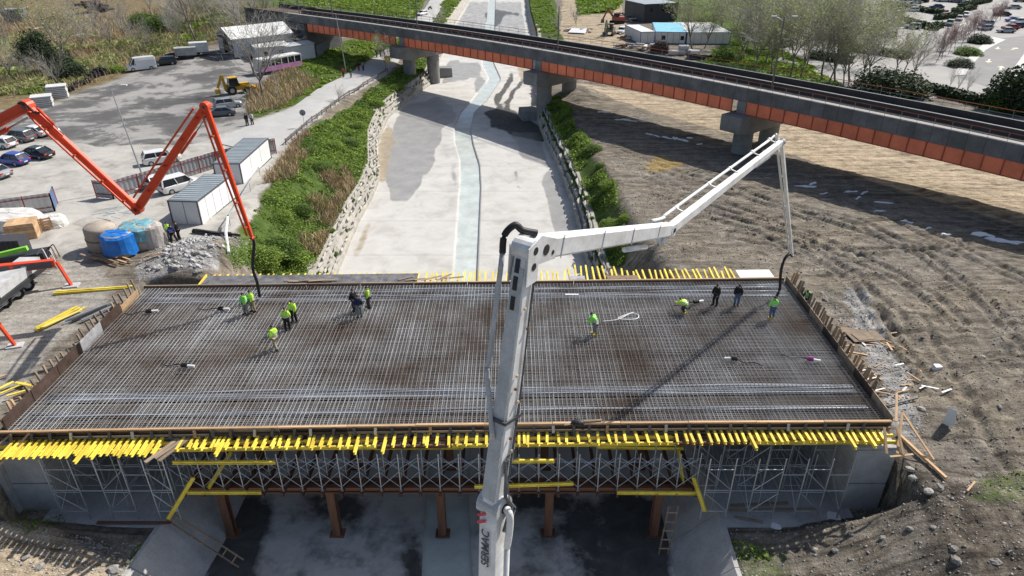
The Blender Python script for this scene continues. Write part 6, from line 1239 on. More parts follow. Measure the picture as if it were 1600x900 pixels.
# concrete slab stacks and tyre stacks along the yard edge
SLAB = M('pale_slab_concrete', (0.58, 0.57, 0.55), 0.8, 0.1, 1)
for lab, px, py, n in [('taller stack of pale concrete slabs at the yard edge', 92, 152, 7), ('lower stack of pale concrete slabs behind the red boom', 68, 166, 6)]:
    p = gp(px, py); t = thing('slab_stack', lab, 'slab stack', p, R_(28))
    for k in range(n): b = B(); b.box((random.uniform(-.06, .06), random.uniform(-.06, .06), 0.15+0.30*k), (3.0, 2.6, 0.22)); b.build('slab', SLAB, t, False); b = B(); b.box((0, 0, 0.0+0.30*k+0.02), (2.6, 2.2, 0.06)); b.build('spacer', OLDWOOD, t, False)
ORD = ['first', 'second', 'third', 'fourth', 'fifth', 'sixth', 'seventh', 'eighth', 'ninth', 'tenth', 'eleventh', 'twelfth']
b = B(); n = 16; rr = 0.5; b.loft([[Vector((r*math.cos(a*2*math.pi/n), r*math.sin(a*2*math.pi/n), z)) for a in range(n)] for r, z in ((0.28, 0.03), (0.44, 0.0), (0.52, 0.06), (0.52, 0.2), (0.44, 0.26), (0.28, 0.23), (0.28, 0.03))], cap=False); TY = b.mesh('tyre', True)
for k, (px, py, n) in enumerate([(107, 144, 3), (114, 141, 3), (119, 137, 4), (126, 134, 3), (131, 132, 3), (138, 130, 4), (143, 126, 5), (148, 122, 5), (153, 120, 6), (159, 118, 6), (165, 117, 5)]):
    p = gp(px, py); t = thing('tyre_stack', ORD[k]+' stack of old black tyres counting from the concrete slab stacks', 'tyres', p, 0, 'tyre stacks along the yard edge')
    for i in range(n): o = link('tyre', TY, TYRE, t, False); o.location = (random.uniform(-.07, .07), random.uniform(-.07, .07), 0.27*i)
# sheds
def gable(lab, c, rz, L, W, H, R, wall, roof, open_end=True, nm='shed'):
    t = thing(nm, lab, 'shed', c, rz); hw = W/2
    for s in (-1, 1):
        n = max(2, int(L/2.5))
        for i in range(n): b = B(); b.box((-L/2+L*(i+.5)/n, s*hw, H/2), (L/n-0.04, 0.12, H)); b.build('wall_panel', wall, t, False)
        for i in range(n):
            x0, x1 = -L/2-0.3+(L+.6)*i/n, -L/2-0.3+(L+.6)*(i+1)/n-0.03; b = B(); b.hexa([(x0, 0, H+R), (x1, 0, H+R), (x1, s*(hw+0.5), H-0.15), (x0, s*(hw+0.5), H-0.15), (x0, 0, H+R+.08), (x1, 0, H+R+.08), (x1, s*(hw+0.5), H-0.07), (x0, s*(hw+0.5), H-0.07)]); b.build('roof_sheet', roof, t, False)
    b = B(); b.prism([(0, 0)], 0, 0) if False else b.add([(L/2, -hw, 0), (L/2, hw, 0), (L/2, hw, H), (L/2, 0, H+R), (L/2, -hw, H), (L/2-.1, -hw, 0), (L/2-.1, hw, 0), (L/2-.1, hw, H), (L/2-.1, 0, H+R), (L/2-.1, -hw, H)], [(0, 1, 2, 3, 4), (9, 8, 7, 6, 5), (0, 5, 6, 1), (1, 6, 7, 2), (2, 7, 8, 3), (3, 8, 9, 4), (4, 9, 5, 0)]); b.build('gable_wall', wall, t, False)
    if not open_end: b = B(); b.add([(-L/2, -hw, 0), (-L/2, hw, 0), (-L/2, hw, H), (-L/2, 0, H+R), (-L/2, -hw, H)], [(0, 1, 2, 3, 4)]); b.build('gable_wall', wall, t, False)
    else:
        b = B(); b.box((-L/2, hw*0.62, H*0.45), (0.1, W*0.34, H*0.9)); b.build('torn_sheet', GREYPLY, t, False)
        for i in range(9): b = B(); b.box((random.uniform(-L*.45, L*0.2), random.uniform(-hw*.8, hw*.5), random.uniform(0.3, 1.0)), (random.uniform(.5, 1.8), random.uniform(.4, 1.4), random.uniform(.5, 1.8)), random.uniform(0, 3)); b.build('stored_junk', random.choice([OLDWOOD, RUST, TRK, GREYPLY]), t, False)
    return t
WROOF = M('white_roof_sheet', (0.70, 0.70, 0.67), 0.5, 0.08, 0.5); GWALL = M('grey_sheet_wall', (0.36, 0.39, 0.42), 0.6, 0.15, 0.6)
def mid(pts): q = [gp(*p) for p in pts]; return sum(q, Vector())/len(q)
gable('open-fronted barn with a white sheet roof and dark interior', gp(357, 86)+Vector((6.5*math.cos(R_(42)), 6.5*math.sin(R_(42)), 0)), R_(42), 13.5, 8, 3.8, 1.8, GWALL, WROOF)
def hut(lab, px, py, rz, L, W, H, wall, roof, win=2): 
    t = thing('hut', lab, 'hut', gp(px, py), R_(rz)); b = B(); b.box((0, 0, H/2), (L, W, H)); b.build('walls', wall, t, False); b = B(); b.hexa([(-L/2-.2, -W/2-.2, H), (L/2+.2, -W/2-.2, H), (L/2+.2, W/2+.2, H+.3), (-L/2-.2, W/2+.2, H+.3), (-L/2-.2, -W/2-.2, H+.1), (L/2+.2, -W/2-.2, H+.1), (L/2+.2, W/2+.2, H+.4), (-L/2-.2, W/2+.2, H+.4)]); b.build('roof', roof, t, False)
    for i in range(win): 
        x = -L/2+L*(i+.6)/(win+.2); b = B(); b.box((x, -W/2-.01, H*0.55), (0.9, 0.06, 0.9)); wi = b.build('window', GLASS, t, False); b = B(); b.box((x, -W/2-.02, H*0.55-0.5), (1.1, 0.1, 0.07)); b.build('sill', PLATE, wi, False)
    for s in (-1, 1):
        for i in range(int(L/1.2)): b = B(); b.box((-L/2+0.6+1.2*i, s*(W/2+.012), H/2), (0.05, 0.03, H)); b.build('batten', wall, t, False)
    b = B(); b.box((L/2+.01, 0, 1.05), (0.06, 0.9, 2.1)); b.build('door', FRAMEK, t, False)
hut('white-roofed hut between the barn and the bus', 425, 92, 32, 7, 4.5, 2.8, PANEL, WROOF); hut('long low white hut behind the white box body', 462, 76, 32, 8, 4, 2.8, PANELW, WROOF, 3); hut('white lorry box used as a store beside the bus', 468, 92, 45, 6.5, 2.6, 3.0, PANELW, M('pale_grey_roof', (0.5, 0.52, 0.54), 0.5), 0); hut('small brown-roofed hut at the end of the row by the viaduct', 500, 76, 45, 5, 4, 2.8, PANEL, M('brown_roof', (0.20, 0.16, 0.13), 0.8, 0.2), 1)
p = gp(505, 84); t = thing('plank_fence', 'pale vertical plank fence beside the brown-roofed hut', 'fence', p)
for i in range(16): q = gp(497+1.4*i, 88-0.75*i); bar('plank', q, q+Vector((0, 0, 2.2)), 0.42, 0.05, GREYPLY, t)
# steel post fence behind the viaduct on the left
t = thing('post_fence', 'tall dark post and mesh fence beyond the left half of the viaduct', 'fence', gp(560, 30)); FP = [gp(430, 22), gp(520, 24), gp(600, 34), gp(636, 42)]
for i in range(3):
    n = int((FP[i+1]-FP[i]).length/2.6)
    for k in range(n):
        q = FP[i]+(FP[i+1]-FP[i])*(k/n); q.z = h1(q.x, q.y); bar('post', q, q+Vector((0, 0, 3.6)), 0.12, 0.12, FRAMEK, t)
        for z in (1.0, 2.2, 3.3): bar('wire', q+Vector((0, 0, z)), q+(FP[i+1]-FP[i])/n+Vector((0, 0, z)), 0.03, 0.03, FRAMEK, t, UROD)
# roadside shed and wrecks on the far left
p = gp(26, 34); t = thing('grey_skip', 'grey steel skip beside the road at the far top left', 'skip', p, 0.3); b = B(); b.hexa([(-2.2, -1.2, 0), (2.2, -1.2, 0), (2.2, 1.2, 0), (-2.2, 1.2, 0), (-2.8, -1.4, 3.2), (2.8, -1.4, 3.2), (2.8, 1.4, 3.2), (-2.8, 1.4, 3.2)]); b.build('body', M('skip_grey', (0.17, 0.19, 0.21), 0.6, 0.15, 1), t, False); b = B(); b.box((0, 0, 3.25), (5.7, 2.9, 0.1)); b.build('rim', GALV, t, False)
heap('pile of black scrap and wrecked panels at the top left', 152, 18, 12, 4.0, 1.6, [TRK, RUST, FRAMEK], 1.6, 0.6, 0.5, 'scrap_pile', 'scrap', 1.0, 0.22); heap('white broken frames and sheets dumped on the brushy slope', 70, 45, 8, 3.5, 2.5, [PLATE, PANELW, PINE], 0.35, 0.08, 0.8, 'dumped_frames', 'rubbish', 0.9)
# small gear lying on the deck
def poker(lab, px, py, col, a):
    p = g(px, py, 0.05); t = thing('poker_vibrator', lab, 'vibrator', p, a); b = B(); b.cyl((-0.22, 0, 0.16), (0.16, 0, 0.16), 0.15, n=12); b.box((0, 0, 0.3), (0.34, 0.08, 0.05)); b.build('motor', col, t, False); b = B(); b.cyl((0.16, 0, 0.14), (0.6, 0.05, 0.1), 0.09, n=10); b.build('white_end', PANELW, t, False); b = B(); b.tube(smooth_pts([Vector((-0.2, 0, 0.15)), Vector((-0.7, 0.2, 0.05)), Vector((-1.3, 0, 0.04)), Vector((-1.8, 0.25, 0.04))]), 0.035, 5); b.build('hose', BLACK, t, False)
for k, (px, py, c, lab) in enumerate([(234, 489, BLACK, 'black poker vibrator near the left end of the deck'), (346, 485, BLACK, 'black poker vibrator left of the red pump hose'), (290, 574, BLACK, 'black poker vibrator in the middle of the left deck'), (1088, 474, BLACK, 'black poker vibrator beside the bent worker'), (1146, 563, BLACK, 'black poker vibrator lying in the white boom shadow'), (1266, 564, M('purple_plastic', (0.28, 0.03, 0.22), 0.5), 'purple poker vibrator near the right end of the deck')]): poker(lab, px, py, c, [0.2, 0.0, -0.1, 0.3, 2.9, -0.3][k])
b = B(); pts = [g(942, 502, 0.06), g(965, 499, 0.06), g(985, 490, 0.06), g(997, 492, 0.06), g(995, 498, 0.06), g(978, 499, 0.07), g(966, 497, 0.06), g(980, 491, 0.09), g(990, 488, 0.06)]; t = thing('white_hose', 'loop of white hose lying on the mat by the leaning worker', 'hose', pts[0]); b.tube(smooth_pts(pts), 0.035, 5); b.build('loop', PANELW, t)
t = thing('timber_plank', 'short pale board lying on the mat right of the white boom', 'plank', g(890, 460, 0.06)); bar('board', g(883, 460, 0.06), g(904, 460, 0.06), 0.15, 0.04, PANELW, t)
t = thing('black_bag', 'black crumpled bag on the front rail below the boards', 'bag', g(903, 661, 0.3)); b = B(); b.dome((0, 0, 0), 0.42, 0.25, 0.22, 9, 4); b.build('bag', BLACK, t, False)
# debris on the right: boards, sheets, boulders
heap('splintered boards and offcuts scattered beside the right end formwork', 1350, 535, 26, 1.6, 1.6, [PINE, PINE, OLDWOOD, PANELW], 0.12, 0.035, 0.3, 'timber_debris', 'debris', 1.2, 0.004); heap('grey ply sheets lying beyond the right end formwork', 1345, 528, 3, 2.2, 0.5, [GREYPLY, OLDWOOD], 1.1, 0.03, 0.3, 'ply_sheets', 'ply sheets', 0.3, 0.04); heap('broken offcuts strewn lower down beside the right end formwork', 1400, 600, 22, 1.0, 1.7, [PINE, PANELW, OLDWOOD], 0.1, 0.03, 0.6, 'timber_debris', 'debris', 1.3, 0.003); heap('weathered timbers piled at the foot of the right abutment', 1362, 738, 7, 2.4, 0.5, [OLDWOOD, GREYPLY], 0.2, 0.14, 0.5)
for lab, a, c, m, wd in [('long new timber lying on the slope right of the bridge', (1382, 738), (1474, 757), PINE, 0.16), ('short raking timber at the lower right slope', (1508, 775), (1520, 760), PINE, 0.1), ('dark steel pipe lying beyond the right front corner of the deck', (1385, 637), (1432, 626), STEELB, 0.12)]:
    P0 = gp(*a)+Vector((0, 0, 0.12)); P1 = gp(*c)+Vector((0, 0, 0.2)); t = thing('single_timber' if m is PINE else 'steel_pipe', lab, 'timber' if m is PINE else 'pipe', P0); bar('piece', P0, P1, wd, wd, m, t, UBOX if m is PINE else UTUBE)
for lab, px, py, d in [('white board leaning in the mud at the right', 1480, 665, (0.75, 0.05, 1.3)), ('crumpled white sheet below the right bench', 1303, 808, (0.9, 0.6, 0.12)), ('pale blue-grey sack on the muddy ground', 1464, 577, (0.8, 0.4, 0.3)), ('white sheet scrap at the left of the right bench', 1213, 822, (0.8, 0.4, 0.1))]:
    p = gp(px, py); t = thing('scrap_sheet', lab, 'sheet', p, random.uniform(-.5, .5)); b = B(); x, y, z = d; b.hexa([(-x/2, -y/2, 0), (x/2, -y/2, 0.02), (x/2*.9, y/2, 0), (-x/2*.8, y/2, 0.03), (-x/2*.7, -y/2, z), (x/2*.6, -y/2*.8, z*.9), (x/2*.5, y/2, z*.95), (-x/2*.6, y/2, z*1.05)]); b.build('sheet', PANELW, t, False)
def rock_mesh(seed, n=10, m=6):
    r = random.Random(seed); b = B(); rings = []
    for j in range(1, m):
        t = math.pi*j/m; rings.append([Vector((math.sin(t)*math.cos(a*2*math.pi/n), math.sin(t)*math.sin(a*2*math.pi/n), -math.cos(t)*0.75))*r.uniform(0.78, 1.15) for a in range(n)])
    b.loft(rings); return b.mesh('rock')
ROCKS = [rock_mesh(s) for s in range(8)]; ROCKM = [M('boulder_stone_%d' % i, c, 0.9, 0.2, 2, 0.4, 10, rnd=0.15) for i, c in enumerate([(0.28, 0.265, 0.24), (0.36, 0.345, 0.315), (0.22, 0.205, 0.185)])]
RSPOT = [(1405, 775, .5), (1390, 782, .55), (1412, 780, .45), (1448, 776, .5), (1465, 770, .5), (1330, 833, .35), (1527, 745, .42), (1525, 718, .35), (1492, 878, .6), (1555, 880, .55), (1490, 860, .5), (1440, 640, .5), (1345, 492, .45), (1289, 470, .5), (1272, 858, .35), (1305, 860, .4), (1245, 832, .3), (1165, 855, .3), (1380, 840, .35), (1420, 828, .4), (1458, 825, .35), (1470, 690, .3), (1560, 640, .35), (1535, 560, .4), (75, 765, .3), (40, 870, .35), (60, 885, .4), (105, 880, .3), (180, 892, .6), (155, 855, .3), (230, 880, .35), (20, 800, .25), (270, 400, .5), (275, 418, .6), (305, 396, .5), (250, 420, .45), (235, 415, .5), (310, 425, .5), (330, 385, .4), (1100, 500, .2)]
for px, py, s in RSPOT[:-1]:
    p = gp(px, py); t = link('boulder', random.choice(ROCKS), random.choice(ROCKM)); t.location = p+Vector((0, 0, s*0.02)); t.rotation_euler = (random.uniform(-.3, .3), random.uniform(-.3, .3), random.uniform(0, 6)); s *= 0.6 if px > 800 else 0.85; t.scale = (s*0.95, s*0.7, s*0.62)
    tag(t, 'grey boulder lying on the rough ground around the new bridge' if px > 800 else ('grey rubble block behind the left end of the deck' if py < 500 else 'pale boulder on the slope below the left scaffold'), 'boulder', 'boulders on the right slope' if px > 800 else ('rubble blocks behind the deck' if py < 500 else 'boulders on the left slope'))
# gravel and clods nobody could count
def scatter(name, polys, n, s0, s1, mat, seed):
    r = np.random.default_rng(seed); V = []; Fq = []; base = np.array([(1, 0, 0), (-.5, .87, 0), (-.5, -.87, 0), (0.1, 0, .8)]); fc = np.array([(0, 1, 3), (1, 2, 3), (2, 0, 3), (0, 2, 1)])
    for pl, w_ in polys:
        P = np.array(gpoly(pl)); x0, y0 = P.min(0); x1, y1 = P.max(0); k = int(n*w_); X = r.uniform(x0, x1, k*3); Y = r.uniform(y0, y1, k*3); ok = inpoly(X, Y, [tuple(q) for q in P]); X = X[ok][:k]; Y = Y[ok][:k]; Z = ht(X, Y); m = len(X)
        s = s0+(s1-s0)*r.random(m)**3; a = r.uniform(0, 6.28, m); ca, sa = np.cos(a)[:, None], np.sin(a)[:, None]; bb = base[None]*r.uniform(.7, 1.3, (m, 4, 3))
        x = (bb[..., 0]*ca-bb[..., 1]*sa)*s[:, None]+X[:, None]; y = (bb[..., 0]*sa+bb[..., 1]*ca)*s[:, None]*0.8+Y[:, None]; z = bb[..., 2]*s[:, None]+Z[:, None]-s[:, None]*.12
        o_ = sum(len(q) for q in V); V.append(np.stack([x, y, z], -1).reshape(-1, 3)); Fq.append((np.arange(m)[:, None, None]*4+fc[None]).reshape(-1, 3)+o_)
    o = link(name, npmesh(name, np.concatenate(V), np.concatenate(Fq)), mat); tag(o, kind='stuff'); return o
GRAV = M('loose_gravel', (0.36, 0.345, 0.32), 0.9, 0.2, 1, island=0.4); CLOD = M('earth_clods', (0.25, 0.215, 0.175), 0.95, 0.25, 1, island=0.3)
scatter('gravel', [([(215, 440), (215, 405), (275, 372), (335, 362), (395, 380), (400, 430)], 1.0), ([(1100, 880), (1180, 810), (1330, 790), (1420, 740), (1600, 760), (1600, 960), (1100, 960)], 0.7), ([(-40, 960), (-40, 790), (130, 840), (260, 870), (250, 960)], 1.0), ([(1270, 450), (1330, 460), (1450, 640), (1440, 700), (1390, 640)], 0.6)], 2000, 0.03, 0.15, GRAV, 5)
scatter('earth_clods', [([(1010, 420), (1000, 300), (1250, 320), (1600, 460), (1600, 900), (1430, 820), (1400, 650), (1280, 440)], 2.0), ([(960, 400), (930, 240), (1240, 310), (1000, 400)], 0.6)], 3600, 0.04, 0.15, CLOD, 6)
scatter('rubble', [([(230, 425), (270, 380), (325, 366), (350, 390), (320, 425)], 1.0)], 420, 0.1, 0.42, M('rubble_stone', (0.42, 0.42, 0.415), 0.9, 0.15, 1, island=0.3), 9)
scatter('gravel', [([(1010, 420), (1000, 300), (1250, 320), (1600, 460), (1600, 900), (1430, 820), (1400, 650), (1280, 440)], 1.0)], 2400, 0.03, 0.10, GRAV, 7)
# last patches of snow lying in the shade of the viaduct
WATERP = M('melting_snow', (0.80, 0.81, 0.82), 0.7, 0.06, 1.5, 0.2, 8)
def puddle(px, py, L, W, a):
    p = gp(px, py); n = 14; b = B(); r = random.Random(px*7+py); P = []
    for k in range(n): t_ = k*2*math.pi/n; q = r.uniform(.55, 1.15); x = L*q*math.cos(t_); y = W*q*math.sin(t_); X = p.x+x*math.cos(a)-y*math.sin(a); Y = p.y+x*math.sin(a)+y*math.cos(a); P.append((X, Y))
    rings = []
    for f_, up_ in ((1.0, -0.04), (0.85, 0.06), (0.45, 0.10), (0.04, 0.11)):
        ring = [(p.x+(x-p.x)*f_, p.y+(y-p.y)*f_) for x, y in P]; Z = ht(np.array([q[0] for q in ring]), np.array([q[1] for q in ring])); rings.append([(x, y, float(z)+up_) for (x, y), z in zip(ring, Z)])
    b.loft(rings); return tag(b.build('snow_patch', WATERP), kind='stuff')
for px, py, L, W, a in [(944, 176, 1.6, .45, -.5), (971, 187, 1.6, .4, 0), (985, 189, 1.4, .3, -.5), (1006, 190, 1.2, .4, -.4), (1015, 210, .8, .4, -.8), (1026, 213, .9, .3, -1), (1042, 216, 1.3, .25, -.9), (1055, 217, .5, .8, 0), (1067, 220, 1.2, .35, -.8), (1078, 217, .6, .6, 0), (1093, 226, .6, .3, .6), (1262, 292, 1.6, .25, -.2), (1270, 288, 1.0, .3, .6), (1286, 303, .7, .2, .3), (1340, 310, .8, .2, .5), (1350, 302, .8, .18, .6), (1382, 318, 1.2, .3, -.1), (1375, 331, .7, .2, 0), (1417, 347, .7, .25, 0), (1477, 368, .8, .35, 0), (1535, 368, 1.2, .6, -.5), (1575, 378, 1.9, .5, -.25), (1555, 374, 1.2, .3, -.3), (1450, 358, .5, .15, 0), (1330, 300, .9, .2, .2)]: puddle(px, py, L, W, a)
# ================================================================ far right site beyond the viaduct
TEAL = M('light_blue_sheet', (0.20, 0.50, 0.62), 0.5, 0.2, 0.8); BLUEF = M('blue_frame', (0.06, 0.14, 0.30), 0.6); WSHEET = M('white_roof', (0.66, 0.66, 0.64), 0.5, 0.1, 0.6)
cabin('left white cabin with blue edges beyond the viaduct', gp(1021, 68), gp(1000, 69), gp(976, 57), 2.9, False, PANELW, PANEL, WSHEET, BLUEF, npan=4)
cabin('middle white cabin with a torn light blue roof sheet', gp(1008, 52), gp(1023, 68), gp(1070, 69), 2.8, False, PANEL, PANELW, TEAL, BLUEF, ((1.6, 0, 0.9), (6.2, 0, 0.9)), npan=5)
cabin('long right-hand white cabin beneath the bare trees', gp(1058, 52), gp(1072, 69), gp(1140, 69), 2.8, False, PANEL, PANELW, WSHEET, BLUEF, npan=6)
cabin('black two-storey cabin block behind the white cabins', gp(1000, 27), gp(1005, 36), gp(1057, 33), 5.2, False, FRAMEK, CLOTH['dark'], ROOFG, FRAMEK, ((2.0, 0, 3.0), (6.0, 0, 3.0)), npan=5)
def excavator(lab, px, py, a, col):
    p = gp(px, py); t = thing('tracked_excavator', lab, 'excavator', p, R_(a))
    for s in (-1, 1): b = B(); b.loft([[(x, s*1.1-0.28, z), (x, s*1.1+0.28, z), (x, s*1.1+0.28, z2), (x, s*1.1-0.28, z2)] for x, z, z2 in ((-1.9, 0.3, 0.6), (-1.6, 0.02, 0.85), (1.6, 0.02, 0.85), (1.9, 0.3, 0.6))]); b.build('track', TYRE, t, False)
    b = B(); b.box((-0.4, 0, 1.45), (3.2, 2.3, 1.0)); b.build('house', col, t, False); b = B(); b.box((0.6, 0.65, 2.3), (1.4, 0.95, 1.4)); b.build('cab', GLASS, t, False); b = B(); b.box((0.6, 0.65, 3.03), (1.45, 1.0, 0.08)); b.build('cab_roof', col, t, False)
    b = B(); b.beam((0.9, -0.3, 1.7), (3.2, -0.3, 4.0), 0.4, 0.5); b.build('boom', col, t, False); b = B(); b.beam((3.2, -0.3, 4.0), (4.6, -0.3, 1.4), 0.3, 0.4); b.build('stick', col, t, False); b = B(); b.hexa([(4.3, -0.8, 0.5), (5.1, -0.8, 0.4), (5.1, 0.2, 0.4), (4.3, 0.2, 0.5), (4.4, -0.8, 1.4), (4.8, -0.8, 1.4), (4.8, 0.2, 1.4), (4.4, 0.2, 1.4)]); b.build('bucket', STEELB, t, False)
excavator('dark green excavator on the dirt track left of the white cabins', 952, 55, 250, M('dull_green_machine', (0.16, 0.18, 0.12), 0.6, 0.2)); excavator('red and white excavator near the rubble beyond the white cabins', 964, 37, 200, M('red_machine', (0.38, 0.10, 0.09), 0.6, 0.2))
car('suv', 'white', gp(971, 52), R_(250), 'white pickup parked against the left white cabin')
p = gp(1068, 87); t = thing('concrete_pipe_pile', 'pile of concrete pipes behind the viaduct by the bare trees', 'pipes')
for k, (dx, dy, z) in enumerate([(-2.5, 0, 0.6), (-0.8, 0.3, 0.6), (1.0, 1.2, 0.6), (2.6, 0.4, 0.6), (0, 0.8, 1.6)]):
    b = B(); c = p+Vector((dx, dy, z)); n = 14; b.loft([[c+Vector((-1.1+2.2*f_, r*math.cos(a*2*math.pi/n), r*math.sin(a*2*math.pi/n))) for a in range(n)] for f_, r in ((0, .45), (0, .6), (1, .6), (1, .45), (0, .45))], cap=False); b.build('pipe', SLAB, t)
p = gp(1093, 92); t = thing('covered_heap', 'heap under a black cover beside the concrete pipes', 'heap', p); cloth_over('cover', (0, 0), 2.6, 1.4, 1.2, TRK, t, 3, 1.1)
for k, (px, py) in enumerate([(990, 32), (975, 24), (905, 50), (980, 75), (1010, 78), (990, 62)]): heap(['mixed rubble heap beside the black cabin block', 'rubble heap left of the black cabin block', 'white sheet and scrap on the dirt left of the dirt track', 'coloured scrap in front of the left white cabin', 'dark scrap between the viaduct and the white cabins', 'scrap by the corner of the left white cabin'][k], px, py, 14, 2.4, 2.0, [GREYPLY, PANELW, OLDWOOD, TARPG, RUST], 0.6, 0.3, 0.4, 'rubble_heap', 'rubble', 1.3, 0.07)
p = gp(903, 52); t = thing('white_sheet', 'large white sheet lying by the dirt track beyond the viaduct', 'sheet', p, -0.3); b = B(); b.hexa([(-2.4, -1.5, 0.3), (2.4, -1.7, 0.3), (2.2, 1.4, 1.1), (-2.1, 1.5, 1.0), (-2.4, -1.5, 0.36), (2.4, -1.7, 0.36), (2.2, 1.4, 1.16), (-2.1, 1.5, 1.06)]); b.build('sheet', PANELW, t, False)
# ================================================================ car park
ASPH = M('pale_asphalt', (0.33, 0.32, 0.305), 0.9, 0.12, 0.15, fine=0.05); ASPH2 = M('ramp_asphalt', (0.24, 0.235, 0.23), 0.9, 0.1, 0.3, fine=0.05); PAVE = M('white_paving', (0.56, 0.55, 0.52), 0.85, 0.08, 0.8); MARK = M('road_marking', (0.70, 0.66, 0.42), 0.7, 0.1, 2)
ZP = -2.75
def flat(name, pts, z, mat, th=None, kind='structure'):
    P = [g(x, y, z)[:2] for x, y in pts]; b = B()
    if th: b.prism(P, z-th, z)
    else: b.add([(x, y, z) for x, y in P], [tuple(range(len(P)))])
    return tag(b.build(name, mat), kind=kind)
flat('parking_lot', [(1215, 95), (1245, 50), (1290, 10), (1330, -50), (1800, -50), (1800, 130), (1600, 180), (1560, 165), (1500, 148), (1440, 155), (1400, 185), (1330, 150), (1270, 110)], ZP, ASPH)
flat('access_ramp', [(1496, 120), (1515, 100), (1562, 60), (1700, 45), (1700, 110), (1575, 130), (1550, 138)], ZP+0.02, ASPH2)
flat('pavement', [(1490, 118), (1498, 104), (1549, 57), (1572, 62), (1563, 66), (1540, 78), (1515, 105), (1508, 117)], ZP+0.14, PAVE, 0.14)
flat('pavement', [(1567, 130), (1600, 84), (1640, 70), (1640, 110), (1590, 132)], ZP+0.14, PAVE, 0.14)
def arrow(px, py, a, L=3.2):
    c = g(px, py, ZP+0.03); d = Vector((math.cos(a), math.sin(a), 0)); n = Vector((-d.y, d.x, 0)); b = B(); P = [c-d*L/2-n*.18, c+d*L*.1-n*.18, c+d*L*.1-n*.75, c+d*L/2, c+d*L*.1+n*.75, c+d*L*.1+n*.18, c-d*L/2+n*.18]; b.add([tuple(q) for q in P], [tuple(range(7))]); tag(b.build('lane_arrow', MARK), kind='structure')
arrow(1545, 95, R_(-125), 5); arrow(1564, 106, R_(55), 5); arrow(1559, 75, R_(-125), 4); arrow(1585, 76, R_(40), 4); arrow(1526, 25, R_(40), 5); arrow(1505, 37, R_(40), 5); arrow(1562, 5, R_(40), 6)
# ---------------------------------------------------------------- leaves and twigs
def leaf_quads(C, size, r, flat_=0.35, asp=1.7):
    n = len(C); a = r.uniform(0, 6.283, n); t = r.normal(0, 1, (n, 3)); t[:, 2] *= flat_; t /= np.linalg.norm(t, axis=1)[:, None]+1e-9
    up = r.normal(0, 1, (n, 3)); up[:, 2] += 0.8; b_ = np.cross(t, up); b_ /= np.linalg.norm(b_, axis=1)[:, None]+1e-9
    s = (size*r.uniform(0.6, 1.4, n))[:, None]; V = np.stack([C-t*s*asp/2, C-b_*s/2, C+t*s*asp/2, C+b_*s/2], 1).reshape(-1, 3)
    return V, np.arange(n*4).reshape(-1, 4)
LEAF = [M('leaf_bright', (0.20, 0.29, 0.045), 0.7, 0.3, 0.7, island=0.35, thin=0.35), M('leaf_mid', (0.13, 0.21, 0.04), 0.7, 0.3, 0.7, island=0.35, thin=0.35), M('leaf_dark', (0.045, 0.07, 0.03), 0.7, 0.3, 0.7, island=0.35, thin=0.2), M('leaf_olive', (0.32, 0.36, 0.13), 0.75, 0.25, 0.5, island=0.35, thin=0.35)]
STRAW = M('dry_stalks', (0.44, 0.34, 0.21), 0.85, 0.3, 0.6, island=0.4); TWIG = M('grey_twigs', (0.40, 0.375, 0.335), 0.9, 0.2, 0.8, rnd=0.15); BARK = M('grey_bark', (0.22, 0.195, 0.17), 0.9, 0.25, 2.0, 0.3, 12, rnd=0.15); PURP = M('purple_twigs', (0.20, 0.115, 0.115), 0.9, 0.2, 0.8)
def cover(name, polys, dens, size, mat, seed, mound=0.5, msc=2.5, upright=False, thr=-1.0):
    r = np.random.default_rng(seed); VV = []; FF = []; off = 0
    for pl in polys:
        P = np.array(gpoly(pl)); x0, y0 = P.min(0); x1, y1 = P.max(0); ar = (x1-x0)*(y1-y0); k = int(min(ar*dens, 90000)); X = r.uniform(x0, x1, k); Y = r.uniform(y0, y1, k)
        wx_ = X+0.8*fbm(X, Y, 2.5, 2, 71); wy_ = Y+0.8*fbm(X, Y, 2.5, 2, 72); N = fbm(X, Y, msc, 3, seed); ok = inpoly(wx_, wy_, [tuple(q) for q in P]) & (N > thr); ok &= ~((X > XL(Y)-1.5) & (X < XR(Y)+1.4)); X, Y, N = X[ok], Y[ok], N[ok]; m = len(X)
        Z = ht(X, Y)+np.clip(N+0.25, 0.03, 1)*mound*r.random(m)**0.6+0.03
        if upright:
            hgt = size*r.uniform(0.6, 1.6, m); a = r.uniform(0, 6.28, m); lean = r.normal(0, 0.35, (m, 2)); w_ = 0.03+0.03*r.random(m); bx = np.cos(a)*w_; by = np.sin(a)*w_; Zb = ht(X, Y)
            V = np.stack([np.stack([X-bx, Y-by, Zb], 1), np.stack([X+bx, Y+by, Zb], 1), np.stack([X+bx*.3+lean[:, 0]*hgt, Y+by*.3+lean[:, 1]*hgt, Zb+hgt], 1), np.stack([X-bx*.3+lean[:, 0]*hgt, Y-by*.3+lean[:, 1]*hgt, Zb+hgt], 1)], 1).reshape(-1, 3); Fq = np.arange(m*4).reshape(-1, 4)
        else: V, Fq = leaf_quads(np.stack([X, Y, Z], 1), np.full(m, size)*(1+np.clip(Y-60, 0, 120)/90), r)
        VV.append(V); FF.append(Fq+off); off += len(V)
    return tag(link(name, npmesh(name, np.concatenate(VV), np.concatenate(FF)), mat), kind='stuff')
BANKL = [(368, 425), (398, 330), (428, 285), (482, 206), (608, 118), (690, 98), (690, 135), (650, 165), (607, 250), (575, 350), (525, 430)]
